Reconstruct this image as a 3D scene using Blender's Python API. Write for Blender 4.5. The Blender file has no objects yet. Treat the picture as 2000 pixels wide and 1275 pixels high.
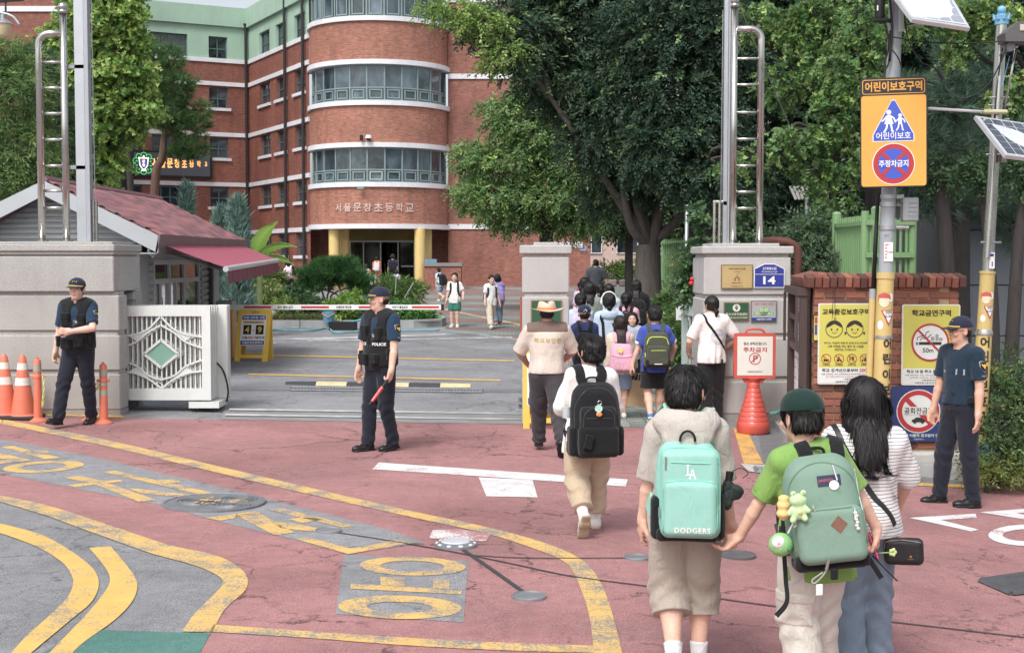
import bpy,bmesh,math,random,time
import numpy as np
from mathutils import Vector,Matrix
T0=time.time()
random.seed(7);RNG=np.random.default_rng(11)
SC=bpy.context.scene
COL=SC.collection
# ------ camera
CAMZ,FPX=2.05,2600.0
PITCH=math.atan(132.5/FPX)
cam=bpy.data.objects.new('camera',bpy.data.cameras.new('camera'))
COL.objects.link(cam)
cam.location=(0,0,CAMZ)
cam.rotation_euler=(math.pi/2-PITCH,0,0)
cam.data.sensor_width=36.0
cam.data.lens=36.0*FPX/2000.0
cam.data.clip_start=0.1
cam.data.clip_end=2000
SC.camera=cam
# ------ sky, sun, exposure
SUN_EL,SUN_AZ=52.0,205.0
W=bpy.data.worlds.new('World');SC.world=W;W.use_nodes=True
_n,_l=W.node_tree.nodes,W.node_tree.links
_sky=_n.new('ShaderNodeTexSky');_sky.sky_type='NISHITA';_sky.sun_disc=False
_sky.sun_elevation=math.radians(SUN_EL);_sky.sun_rotation=math.radians(SUN_AZ)
_sky.dust_density=4.0;_sky.air_density=1.0;_sky.ozone_density=1.0
_hsv=_n.new('ShaderNodeHueSaturation');_hsv.inputs['Saturation'].default_value=0.38
_bg=_n['Background'];_bg.inputs['Strength'].default_value=0.15
_l.new(_sky.outputs[0],_hsv.inputs['Color']);_l.new(_hsv.outputs[0],_bg.inputs[0])
sun_d=bpy.data.lights.new('sun','SUN');sun_d.energy=1.15;sun_d.angle=math.radians(14)
sun_d.color=(1.0,0.99,0.975)
sun=bpy.data.objects.new('sun',sun_d);COL.objects.link(sun)
_a,_e=math.radians(SUN_AZ),math.radians(SUN_EL)
_dir=Vector((math.sin(_a)*math.cos(_e),math.cos(_a)*math.cos(_e),math.sin(_e)))
sun.rotation_euler=(-_dir).to_track_quat('-Z','Y').to_euler()
vs=SC.view_settings
vs.view_transform='Standard';vs.look='None';vs.gamma=1.0;vs.use_curve_mapping=False
vs.exposure=0.54
SC.render.engine='CYCLES'
SC.cycles.max_bounces=6;SC.cycles.diffuse_bounces=3;SC.cycles.glossy_bounces=3
SC.cycles.transmission_bounces=4;SC.cycles.transparent_max_bounces=8
SC.cycles.use_denoising=True
# ------ projection helpers
_cp,_sp=math.cos(PITCH),math.sin(PITCH)
def ray(px,py):
 u,v=(px-1000.0)/FPX,(637.5-py)/FPX
 return np.array([u,_cp+v*_sp,-_sp+v*_cp])
def at(px,py,Y):
 d=ray(px,py);t=Y/d[1]
 return Vector((d[0]*t,Y,CAMZ+d[2]*t))
def px_(px,Y):return at(px,505,Y).x
def pz_(py,Y):return at(1000,py,Y).z
_zy=np.array([-20,0,12,15,17,20,24,29,34,41,48,57,66,75,120.])
_zz=np.array([0,0,0,.02,.06,.08,.11,.18,.28,.40,.54,.78,.90,1.0,1.0])
_fy=np.linspace(-20,120,1401);_fz=np.interp(_fy,_zy,_zz)
_k=np.hanning(31);_k/=_k.sum();_fz=np.convolve(np.pad(_fz,15,mode='edge'),_k,mode='valid')
def _ss(t):t=np.clip(t,0,1);return t*t*(3-2*t)
def gz(x,y):
 x=np.asarray(x,float);y=np.asarray(y,float)
 z=np.interp(y,_fy,_fz)
 z=z-0.018*np.clip(x,-14,14)*(1-_ss((y-22)/16))
 s=np.logaddexp(0,(np.minimum(x,9)-1.7)*2.5)/2.5
 return z-0.055*s*_ss((15.6-y)/3.0)
def G(px,py):
 d=ray(px,py);z=0.0
 for _ in range(25):
  t=(z-CAMZ)/d[2]
  z=float(gz(d[0]*t,d[1]*t))
 return Vector((d[0]*t,d[1]*t,z))
def gp(x,y,dz=0.0):return Vector((x,y,float(gz(x,y))+dz))
SATUR=.88
def lin(*c):
 if len(c)==1:c=c[0]
 q=[((v/255)/12.92 if v/255<=.04045 else((v/255+.055)/1.055)**2.4)for v in c]
 m=.25*q[0]+.62*q[1]+.13*q[2]
 return tuple(m+(v-m)*SATUR for v in q)+(1,)
 # ------ materials
MATS={}
class NT:
 def __init__(s,name):
  s.m=bpy.data.materials.new(name);s.m.use_nodes=True
  s.n=s.m.node_tree.nodes;s.l=s.m.node_tree.links;s.b=s.n['Principled BSDF']
 def new(s,t,**kw):
  k=s.n.new(t)
  for a,v in kw.items():setattr(k,a,v)
  return k
 def link(s,a,b):s.l.new(a,b)
 def coord(s,kind='Object',scale=(1,1,1),rot=(0,0,0)):
  if kind=='World':o=s.new('ShaderNodeNewGeometry').outputs['Position']
  else:o=s.new('ShaderNodeTexCoord').outputs[kind]
  mp=s.new('ShaderNodeMapping');mp.inputs['Scale'].default_value=scale;mp.inputs['Rotation'].default_value=rot
  s.link(o,mp.inputs[0]);return mp.outputs[0]
 def noise(s,co,scale,detail=4,rough=.55,dist=0.0):
  k=s.new('ShaderNodeTexNoise');k.inputs['Scale'].default_value=scale;k.inputs['Detail'].default_value=detail
  k.inputs['Roughness'].default_value=rough;k.inputs['Distortion'].default_value=dist
  s.link(co,k.inputs['Vector']);return k.outputs['Fac']
 def vor(s,co,scale,feature='F1',out='Distance',rnd=1.0):
  k=s.new('ShaderNodeTexVoronoi',feature=feature);k.inputs['Scale'].default_value=scale
  k.inputs['Randomness'].default_value=rnd
  s.link(co,k.inputs['Vector']);return k.outputs[out]
 def ramp(s,f,stops,interp='LINEAR'):
  k=s.new('ShaderNodeValToRGB');e=k.color_ramp.elements;k.color_ramp.interpolation=interp
  while len(e)>1:e.remove(e[-1])
  for i,(p,c)in enumerate(stops):
   q=e[0]if i==0 else e.new(p)
   q.position=p;q.color=c if hasattr(c,'__len__')else(c,c,c,1)
  s.link(f,k.inputs[0]);return k.outputs[0]
 def mix(s,f,a,b,mode='MIX'):
  k=s.new('ShaderNodeMix',data_type='RGBA',blend_type=mode)
  for v,i in((f,0),(a,6),(b,7)):
   if hasattr(v,'is_output')or isinstance(v,bpy.types.NodeSocket):s.link(v,k.inputs[i])
   else:k.inputs[i].default_value=v
  return k.outputs[2]
 def math(s,op,a,b=None,clamp=False):
  k=s.new('ShaderNodeMath',operation=op,use_clamp=clamp)
  for v,i in((a,0),(b,1)):
   if v is None:continue
   if isinstance(v,bpy.types.NodeSocket):s.link(v,k.inputs[i])
   else:k.inputs[i].default_value=v
  return k.outputs[0]
 def bump(s,h,strength=.3,dist=.01):
  k=s.new('ShaderNodeBump');k.inputs['Strength'].default_value=strength;k.inputs['Distance'].default_value=dist
  s.link(h,k.inputs['Height']);s.link(k.outputs[0],s.b.inputs['Normal']);return k
 def set(s,**kw):
  for a,v in kw.items():
   i=s.b.inputs[a.replace('_',' ')]
   if isinstance(v,bpy.types.NodeSocket):s.link(v,i)
   else:i.default_value=v
  return s
def mat(name,rgb,rough=.6,var=.12,vs=6,bump=0,bs=80,metal=0,spec=.5,rnd=.0,emit=0,sheen=0,coat=0,stretch=(1,1,1),grime=0):
 if name in MATS:return MATS[name]
 t=NT(name);c=lin(rgb)
 co=t.coord('Object',stretch)
 f=t.noise(co,vs,5,.6)
 lo=tuple(v*(1-var)for v in c[:3])+(1,);hi=tuple(min(1,v*(1+var))for v in c[:3])+(1,)
 col=t.ramp(f,[(.3,lo),(.7,hi)])
 if rnd:
  oi=t.new('ShaderNodeObjectInfo').outputs['Random']
  col=t.mix(1.0,col,t.ramp(oi,[(0,1-rnd),(1,1+rnd*.6)]),'MULTIPLY')
 if grime:
  g=t.noise(t.coord('Object',(1,1,.25)),2.2,6,.7)
  col=t.mix(t.ramp(g,[(.45,0),(.75,grime)]),col,tuple(v*.45 for v in c[:3])+(1,))
 t.set(Base_Color=col,Roughness=t.ramp(f,[(.3,max(.02,rough-.08)),(.7,min(1,rough+.06))]),Metallic=metal)
 t.b.inputs['Specular IOR Level'].default_value=spec
 if bump:t.bump(t.noise(co,bs,3,.6),bump,.004)
 if sheen:t.b.inputs['Sheen Weight'].default_value=sheen
 if coat:t.b.inputs['Coat Weight'].default_value=coat
 if emit:
  t.b.inputs['Emission Color'].default_value=c;t.b.inputs['Emission Strength'].default_value=emit
 MATS[name]=t.m;return t.m
 # ------ mesh building
class MB:
 def __init__(s):s.v=[];s.f=[];s.n=0;s.mi=[]
 def add(s,v,f,mi=0):
  b=s.n;s.v.append(np.asarray(v,float).reshape(-1,3));s.n+=len(s.v[-1])
  s.f.extend([tuple(int(i)+b for i in q)for q in f]);s.mi.extend([mi]*len(f));return s
 def box(s,c,d,c3=0.0,R=None,mi=0):
  h=np.array(d,float)/2
  if c3<=0:
   v=np.array([[x,y,z]for x in(-1,1)for y in(-1,1)for z in(-1,1)])*h
   f=[(0,1,3,2),(4,6,7,5),(0,4,5,1),(2,3,7,6),(0,2,6,4),(1,5,7,3)]
  else:
   c3=min(c3,h.min()*.9);i=h-c3;v=[];
   for x in(-1,1):
    for y in(-1,1):
     for z in(-1,1):
      sg=np.array([x,y,z])
      for a in range(3):
       q=i.copy();q[a]=h[a];v.append(sg*q)
   I=lambda x,y,z,a:((x>0)*4+(y>0)*2+(z>0))*3+a
   f=[]
   for a in range(3):
    b,c_=[(1,2),(0,2),(0,1)][a]
    for sg in(-1,1):
     q=[]
     for(p,r)in((-1,-1),(1,-1),(1,1),(-1,1)):
      k=[0,0,0];k[a]=sg;k[b]=p;k[c_]=r;q.append(I(*k,a))
     f.append(q)
    for p in(-1,1):
     for r in(-1,1):
      k0=[0,0,0];k0[a]=-1;k0[b]=p;k0[c_]=r;k1=list(k0);k1[a]=1
      f.append([I(*k0,b),I(*k1,b),I(*k1,c_),I(*k0,c_)])
   for x in(-1,1):
    for y in(-1,1):
     for z in(-1,1):f.append([I(x,y,z,0),I(x,y,z,1),I(x,y,z,2)])
   v=np.array(v)
  if R is not None:v=v@np.array(R.to_3x3()if hasattr(R,'to_3x3')else R).T
  return s.add(v+np.array(c,float),f,mi)
 def span(s,a,b,c3=0.0,mi=0):
  a=np.minimum(a,b)*1.0,np.maximum(a,b)*1.0
  return s.box((a[0]+a[1])/2,a[1]-a[0],c3,None,mi)
 def tube(s,pts,r,n=10,caps=True,mi=0,flat=None):
  P=[np.array(p,float)for p in pts];m=len(P)
  r=[r]*m if not hasattr(r,'__len__')else list(r)
  up=None;V=[]
  for i in range(m):
   t=P[min(i+1,m-1)]-P[max(i-1,0)];t/=np.linalg.norm(t)+1e-12
   if up is None:
    k=np.array([0,0,1.0])if abs(t[2])<.9 else np.array([1.0,0,0]);up=k
   a=np.cross(t,up);a/=np.linalg.norm(a)+1e-12;b=np.cross(a,t);up=b
   for j in range(n):
    th=2*math.pi*j/n
    V.append(P[i]+r[i]*(math.cos(th)*a*(flat[0]if flat else 1)+math.sin(th)*b*(flat[1]if flat else 1)))
  F=[(i*n+j,i*n+(j+1)%n,(i+1)*n+(j+1)%n,(i+1)*n+j)for i in range(m-1)for j in range(n)]
  if caps:F+=[tuple(range(n-1,-1,-1)),tuple(range((m-1)*n,m*n))]
  return s.add(V,F,mi)
 def cyl(s,a,b,r0,r1=None,n=12,mi=0):return s.tube([a,b],[r0,r0 if r1 is None else r1],n,True,mi)
 def lathe(s,c,prof,n=24,mi=0,ax='z'):
  V=[]
  for r,z in prof:
   for j in range(n):
    th=2*math.pi*j/n;x,y=r*math.cos(th),r*math.sin(th)
    V.append({'z':(x,y,z),'y':(x,-z,y),'x':(z,x,y)}[ax])
  m=len(prof)
  F=[(i*n+j,i*n+(j+1)%n,(i+1)*n+(j+1)%n,(i+1)*n+j)for i in range(m-1)for j in range(n)]
  F+=[tuple(range(n-1,-1,-1)),tuple(range((m-1)*n,m*n))]
  return s.add(np.array(V)+np.array(c,float),F,mi)
 def prism(s,poly,vec,mi=0):
  p=np.array(poly,float);m=len(p);q=p+np.array(vec,float)
  return s.add(np.vstack([p,q]),[tuple(range(m-1,-1,-1)),tuple(range(m,2*m))]+[(i,(i+1)%m,m+(i+1)%m,m+i)for i in range(m)],mi)
 def poly(s,p,mi=0):return s.add(p,[tuple(range(len(p)))],mi)
 def ball(s,c,r,n=10,m=7,mi=0):
  r=np.array([r,r,r],float)if not hasattr(r,'__len__')else np.array(r,float)
  pr=[(math.sin(math.pi*i/m)+1e-4,-math.cos(math.pi*i/m))for i in range(m+1)]
  b=MB();b.lathe((0,0,0),pr,n);return s.add(np.vstack(b.v)*r+np.array(c,float),b.f,mi)
 def verts(s):return np.vstack(s.v)if s.v else np.zeros((0,3))
 def mesh(s,name,mats,smooth=False,off=None):
  me=bpy.data.meshes.new(name);v=s.verts()
  if off is not None:v=v-np.array(off)
  me.from_pydata(v.tolist(),[],s.f)
  for m in(mats if isinstance(mats,(list,tuple))else[mats]):me.materials.append(m)
  if any(s.mi):me.polygons.foreach_set('material_index',s.mi)
  bm=bmesh.new();bm.from_mesh(me);bmesh.ops.recalc_face_normals(bm,faces=bm.faces);bm.to_mesh(me);bm.free()
  if smooth is True:me.polygons.foreach_set('use_smooth',[True]*len(me.polygons))
  elif smooth:me.polygons.foreach_set('use_smooth',[True]*len(me.polygons));me.set_sharp_from_angle(angle=math.radians(smooth))
  me.update();return me
LBL={}
def tag(o,label=None,cat=None,group=None,kind=None):
 if label:o['label']=label
 if cat:o['category']=cat
 if group:o['group']=group
 if kind:o['kind']=kind
 return o
def link(name,me,parent=None,loc=None):
 o=bpy.data.objects.new(name,me);COL.objects.link(o)
 if parent is not None:o.parent=parent
 if loc is not None:o.location=loc
 return o
def thing(name,label,cat,loc=(0,0,0),rz=0.0,group=None):
 o=bpy.data.objects.new(name,None);COL.objects.link(o);o.empty_display_size=.1
 o.location=loc;o.rotation_euler=(0,0,rz)
 return tag(o,label,cat,group)
def part(name,mb,m,root,world=False,smooth=False):
 off=None
 if world:
  off=np.array(root.location)
  if root.parent is not None:off=off+np.array(root.parent.location)
 return link(name,mb.mesh(name,m,smooth,off),root)
def piece(name,me,parent,loc,rot=None,scale=None):
 o=link(name,me,parent,loc)
 if rot is not None:o.rotation_euler=rot
 if scale is not None:o.scale=scale
 return o
def mono(name,mb,m,label,cat,group=None,smooth=False,origin=None):
 v=mb.verts()
 if origin is None:origin=((v[:,0].min()+v[:,0].max())/2,(v[:,1].min()+v[:,1].max())/2,v[:,2].min())
 return tag(link(name,mb.mesh(name,m,smooth,origin),None,origin),label,cat,group)
def struct(name,mb,m,parent=None,smooth=False,kind='structure'):
 o=link(name,mb.mesh(name,m,smooth),parent)
 if parent is None:o['kind']=kind
 return o
def copy_tree(o,parent=None):
 c=o.copy();COL.objects.link(c)
 if parent is not None:c.parent=parent
 for ch in list(o.children):copy_tree(ch,c)
 return c
 # ------ lettering
_tc={}
def glyphs(body,bold=0.0,space=1.0):
 k=(body,bold,space)
 if k not in _tc:
  cu=bpy.data.curves.new('t','FONT');cu.body=body;cu.resolution_u=3;cu.offset=bold;cu.space_character=space
  cu.fill_mode='FRONT'
  ob=bpy.data.objects.new('t',cu);COL.objects.link(ob)
  dg=bpy.context.evaluated_depsgraph_get();me=bpy.data.meshes.new_from_object(ob.evaluated_get(dg))
  v=np.array([q.co[:]for q in me.vertices]);f=[tuple(p.vertices)for p in me.polygons]
  bpy.data.objects.remove(ob);bpy.data.curves.remove(cu);bpy.data.meshes.remove(me);_tc[k]=(v,f)
 return _tc[k]
class Face:
 def __init__(s,o,right,up):
  s.o=np.array(o,float);s.r=np.array(right,float);s.r/=np.linalg.norm(s.r)
  s.u=np.array(up,float);s.u/=np.linalg.norm(s.u);s.n=np.cross(s.r,s.u)
 def p(s,u,v,w=0.0):return s.o+u*s.r+v*s.u+w*s.n
 def rect(s,mb,u0,v0,u1,v1,w=.004,mi=0):mb.poly([s.p(u0,v0,w),s.p(u1,v0,w),s.p(u1,v1,w),s.p(u0,v1,w)],mi);return mb
 def slab(s,mb,u0,v0,u1,v1,w0,w1,mi=0):
  mb.prism([s.p(u0,v0,w0),s.p(u1,v0,w0),s.p(u1,v1,w0),s.p(u0,v1,w0)],s.n*(w1-w0),mi);return mb
 def rslab(s,mb,u0,v0,u1,v1,rad,w0,w1,mi=0):
  mb.prism([s.p(a,b,w0)for a,b in rrect(u0,v0,u1,v1,rad)],s.n*(w1-w0),mi);return mb
 def poly(s,mb,pts,w=.004,mi=0):mb.poly([s.p(a,b,w)for a,b in pts],mi);return mb
 def disc(s,mb,u,v,r,w=.004,n=28,mi=0,ry=None):
  ry=ry or r
  mb.poly([s.p(u+r*math.cos(2*math.pi*i/n),v+ry*math.sin(2*math.pi*i/n),w)for i in range(n)],mi);return mb
 def ring(s,mb,u,v,r0,r1,w=.004,n=32,a0=0,a1=360,mi=0):
  full=abs(a1-a0)>=360;k=n if full else n+1
  A=[math.radians(a0+(a1-a0)*i/n)for i in range(k)]
  V=[s.p(u+r*math.cos(a),v+r*math.sin(a),w)for a in A for r in(r0,r1)]
  F=[(2*i,2*i+1,(2*i+3)%(2*k),(2*i+2)%(2*k))for i in range(n)]
  mb.add(V,F,mi);return mb
 def line(s,mb,pts,t,w=.004,mi=0):
  for(a,b)in zip(pts[:-1],pts[1:]):
   a=np.array(a,float);b=np.array(b,float);d=b-a;L=np.linalg.norm(d)
   if L<1e-9:continue
   n=np.array([-d[1],d[0]])/L*t/2
   s.poly(mb,[a-n,b-n,b+n,a+n],w,mi)
  return mb
 def text(s,mb,body,u,v,h,w=.005,width=None,align='C',bold=0.0,mi=0,space=1.0):
  gv,gf=glyphs(body,bold,space)
  if not len(gv):return mb
  x0,x1=gv[:,0].min(),gv[:,0].max();y0,y1=gv[:,1].min(),gv[:,1].max()
  sy=h/(y1-y0);sx=(width/(x1-x0))if width else sy
  X=(gv[:,0]-x0)*sx;Wd=(x1-x0)*sx
  X=X+u-{'C':Wd/2,'L':0,'R':Wd}[align];Y=(gv[:,1]-y0)*sy+v
  mb.add(s.o+X[:,None]*s.r+Y[:,None]*s.u+w*s.n,gf,mi);return mb
def rrect(u0,v0,u1,v1,r,n=5):
 P=[]
 for cx,cy,a in((u1-r,v0+r,-90),(u1-r,v1-r,0),(u0+r,v1-r,90),(u0+r,v0+r,180)):
  for i in range(n+1):
   t=math.radians(a+90*i/n);P.append((cx+r*math.cos(t),cy+r*math.sin(t)))
 return P
def fpart(name,mb,m,root,world=True):
 me=bpy.data.meshes.new(name);off=np.array(root.location)if world else np.zeros(3)
 me.from_pydata((mb.verts()-off).tolist(),[],mb.f)
 for q in(m if isinstance(m,(list,tuple))else[m]):me.materials.append(q)
 if any(mb.mi):me.polygons.foreach_set('material_index',mb.mi)
 return link(name,me,root)
 # ------ sheets laid on the ground
def gsheet(name,polys,m,lift,cell=.25,kind='structure',parent=None):
 bm=bmesh.new()
 for P in polys:
  P=[np.array((p[0],p[1]))for p in P]
  f=bm.faces.new([bm.verts.new((p[0],p[1],0))for p in P])
 bmesh.ops.triangulate(bm,faces=bm.faces)
 for ax in(0,1):
  lo=min(v.co[ax]for v in bm.verts);hi=max(v.co[ax]for v in bm.verts)
  k=math.ceil(lo/cell)
  while k*cell<hi:
   co=[0,0,0];no=[0,0,0];co[ax]=k*cell;no[ax]=1
   bmesh.ops.bisect_plane(bm,geom=bm.verts[:]+bm.edges[:]+bm.faces[:],plane_co=co,plane_no=no,dist=1e-5);k+=1
 for v in bm.verts:v.co.z=float(gz(v.co.x,v.co.y))+lift
 for f in bm.faces:
  if f.normal.z<0:f.normal_flip()
 me=bpy.data.meshes.new(name);bm.to_mesh(me);bm.free();me.materials.append(m)
 me.polygons.foreach_set('use_smooth',[True]*len(me.polygons))
 o=link(name,me,parent)
 if parent is None:o['kind']=kind
 return o
def gpoly(pts):return[G(*p)for p in pts]
def spline(pts,n=8):
 P=[np.array(p,float)for p in pts];out=[]
 Q=[2*P[0]-P[1]]+P+[2*P[-1]-P[-2]]
 for i in range(1,len(Q)-2):
  a,b,c,d=Q[i-1:i+3]
  for k in range(n):
   t=k/n
   out.append(.5*(2*b+(c-a)*t+(2*a-5*b+4*c-d)*t*t+(3*b-a-3*c+d)*t**3))
 return out+[P[-1]]
def stripe(center_pts,w,n=6):
 P=spline([(p[0],p[1])for p in center_pts],n)if n>1 else[np.array((p[0],p[1]))for p in center_pts]
 L,R=[],[]
 for i,p in enumerate(P):
  t=P[min(i+1,len(P)-1)]-P[max(i-1,0)];t=t/np.linalg.norm(t);nn=np.array([-t[1],t[0]])*w/2
  L.append(p+nn);R.append(p-nn)
 return[[L[i],R[i],R[i+1],L[i+1]]for i in range(len(P)-1)]
 # ------ implicit surfaces -> meshes
f32=np.float32
def sdfm(f,lo,hi,h,B=8):
 lo=np.array(lo,float);n=np.maximum(1,np.ceil((np.array(hi)-lo)/(h*B)).astype(int));N=n*B+1
 bc=np.stack(np.meshgrid(*[np.arange(k)for k in n],indexing='ij'),-1).reshape(-1,3)
 cen=(lo+(bc+.5)*B*h).astype(f32)
 dc=f(cen);D=np.repeat(np.repeat(np.repeat(dc.reshape(n),B,0),B,1),B,2)
 D=np.pad(D,((0,1),)*3,mode='edge').astype(f32)
 act=bc[np.abs(dc)<B*h*.87*1.25+.008]
 if not len(act):return np.zeros((0,3)),np.zeros((0,4),int)
 o=np.stack(np.meshgrid(*[np.arange(B+1)]*3,indexing='ij'),-1).reshape(-1,3)
 for c0 in range(0,len(act),400):
  a=act[c0:c0+400]
  I=(a[:,None,:]*B+o[None]).reshape(-1,3)
  D[I[:,0],I[:,1],I[:,2]]=f((lo+I*h).astype(f32))
 S=D<0
 c=[S[x:N[0]-1+x,y:N[1]-1+y,z:N[2]-1+z]for x in(0,1)for y in(0,1)for z in(0,1)]
 cnt=sum(k.astype(np.int8)for k in c);idx=np.argwhere((cnt>0)&(cnt<8))
 if not len(idx):return np.zeros((0,3)),np.zeros((0,4),int)
 offs=np.array([(x,y,z)for x in(0,1)for y in(0,1)for z in(0,1)])
 cv=np.stack([D[idx[:,0]+a,idx[:,1]+b,idx[:,2]+d]for a,b,d in offs],1)
 acc=np.zeros((len(idx),3));k=np.zeros(len(idx))
 for i in range(8):
  for j in range(i+1,8):
   if np.abs(offs[i]-offs[j]).sum()!=1:continue
   m=(cv[:,i]<0)!=(cv[:,j]<0)
   t=np.where(m,cv[:,i]/np.where(m,cv[:,i]-cv[:,j],1),0)
   acc+=np.where(m[:,None],offs[i]+t[:,None]*(offs[j]-offs[i]),0);k+=m
 V=lo+(idx+acc/k[:,None])*h
 im=np.full(N-1,-1,np.int32);im[idx[:,0],idx[:,1],idx[:,2]]=np.arange(len(idx))
 Fs=[]
 for ax in range(3):
  sl0=[slice(1,N[q]-1)for q in range(3)];sl0[ax]=slice(0,N[ax]-1)
  sl1=list(sl0);sl1[ax]=slice(1,N[ax])
  A,Bq=S[tuple(sl0)],S[tuple(sl1)]
  e=np.argwhere(A!=Bq)
  if not len(e):continue
  flip=A[e[:,0],e[:,1],e[:,2]]
  for q in range(3):
   if q!=ax:e[:,q]+=1
  b,c_=[(1,2),(2,0),(0,1)][ax]
  def g(db,dc_):
   r=e.copy();r[:,b]-=db;r[:,c_]-=dc_;return im[r[:,0],r[:,1],r[:,2]]
  q=np.stack([g(1,1),g(0,1),g(0,0),g(1,0)],1)
  q[~flip]=q[~flip][:,::-1];Fs.append(q)
 F=np.vstack(Fs);F=F[(F>=0).all(1)]
 return V,F
def npm(name,V,F,m,smooth=True,col=None):
 me=bpy.data.meshes.new(name);F=np.asarray(F,np.int32);k=F.shape[1]
 me.vertices.add(len(V));me.vertices.foreach_set('co',np.asarray(V,f32).ravel())
 me.loops.add(F.size);me.loops.foreach_set('vertex_index',F.ravel())
 me.polygons.add(len(F));me.polygons.foreach_set('loop_start',np.arange(0,F.size,k,dtype=np.int32))
 try:me.polygons.foreach_set('loop_total',np.full(len(F),k,np.int32))
 except Exception:pass
 me.polygons.foreach_set('use_smooth',np.full(len(F),bool(smooth)))
 for q in(m if isinstance(m,(list,tuple))else[m]):me.materials.append(q)
 if col is not None:
  a=me.color_attributes.new('Col','FLOAT_COLOR','POINT')
  a.data.foreach_set('color',np.concatenate([col,np.ones((len(col),1))],1).astype(f32).ravel())
 me.update(calc_edges=True);me.validate();return me
def V3(*a):return np.array(a,f32)
def nrm(v):v=np.asarray(v,float);return v/(np.linalg.norm(v)+1e-12)
def d_cap(P,a,b,r0,r1=None):
 a=np.asarray(a,f32);b=np.asarray(b,f32);ab=b-a;pa=P-a
 t=np.clip(pa@ab/f32(ab@ab+1e-12),0,1);r1=r0 if r1 is None else r1
 return np.linalg.norm(pa-t[:,None]*ab,axis=1)-(f32(r0)+t*f32(r1-r0))
def d_ell(P,c,r):
 r=np.asarray(r,f32);q=(P-np.asarray(c,f32))/r
 k0=np.linalg.norm(q,axis=1);k1=np.linalg.norm(q/r,axis=1)
 return np.where(k1<1e-6,-r.min(),k0*(k0-1)/np.maximum(k1,1e-6))
def d_box(P,c,h,r,R=None):
 q=P-np.asarray(c,f32)
 if R is not None:q=q@np.asarray(R,f32)
 q=np.abs(q)-(np.asarray(h,f32)-r)
 return np.linalg.norm(np.maximum(q,0),axis=1)+np.minimum(q.max(1),0)-f32(r)
def smin(a,b,k):
 h=np.clip(.5+.5*(b-a)/k,0,1);return b+(a-b)*h-k*h*(1-h)
def smax(a,b,k):return-smin(-a,-b,k)
def gated(P,d,lo,hi,g,k,pad=.05):
 lo=np.asarray(lo,f32)-pad;hi=np.asarray(hi,f32)+pad
 m=((P>lo)&(P<hi)).all(1)
 c=(lo+hi)/2;q=np.abs(P-c)-(hi-lo)/2
 far=np.linalg.norm(np.maximum(q,0),axis=1)+pad*.6
 r=np.minimum(d,far)
 if m.any():
  e=g(P[m]);r[m]=smin(d[m],e,k)if k>0 else np.minimum(d[m],e)
 return r
def folds(P,amp,fr,seed=0,sx=1.,sz=1.):
 x,y,z=P[:,0]*fr*sx,P[:,1]*fr*sx,P[:,2]*fr*sz
 s=seed*1.7
 a=np.sin(x*1.3+2.1*np.sin(z*.7+s)+s)+np.sin(z*1.1+1.7*np.sin(x*.9+y*1.1+s*2))
 b=np.sin((x+z)*1.9+1.3*np.sin(y*1.7-s)+2*s)+np.sin((y-z)*2.3+s+1.5*np.sin(x*1.1))
 return f32(amp)*(a*.32+b*.2-np.abs(np.sin(x*.8-z*1.6+s+1.2*np.sin(y*2)))*.35)
def ik(p0,p2,l1,l2,hint):
 p0,p2=np.asarray(p0,float),np.asarray(p2,float);d=p2-p0;L=np.linalg.norm(d)
 if L>(l1+l2)*.998:p2=p0+d/L*(l1+l2)*.998;d=p2-p0;L=np.linalg.norm(d)
 a=(l1*l1-l2*l2+L*L)/(2*L);hh=math.sqrt(max(0,l1*l1-a*a))
 u=d/L;n=np.asarray(hint,float)-u*np.dot(hint,u);n=nrm(n)
 return p0+u*a+n*hh,p2
def rotm(yaw=0,pitch=0,roll=0):
 y,p,r=math.radians(yaw),math.radians(-pitch),math.radians(roll)
 return np.array(Matrix.Rotation(y,3,'Z')@Matrix.Rotation(p,3,'X')@Matrix.Rotation(r,3,'Y'))
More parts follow.
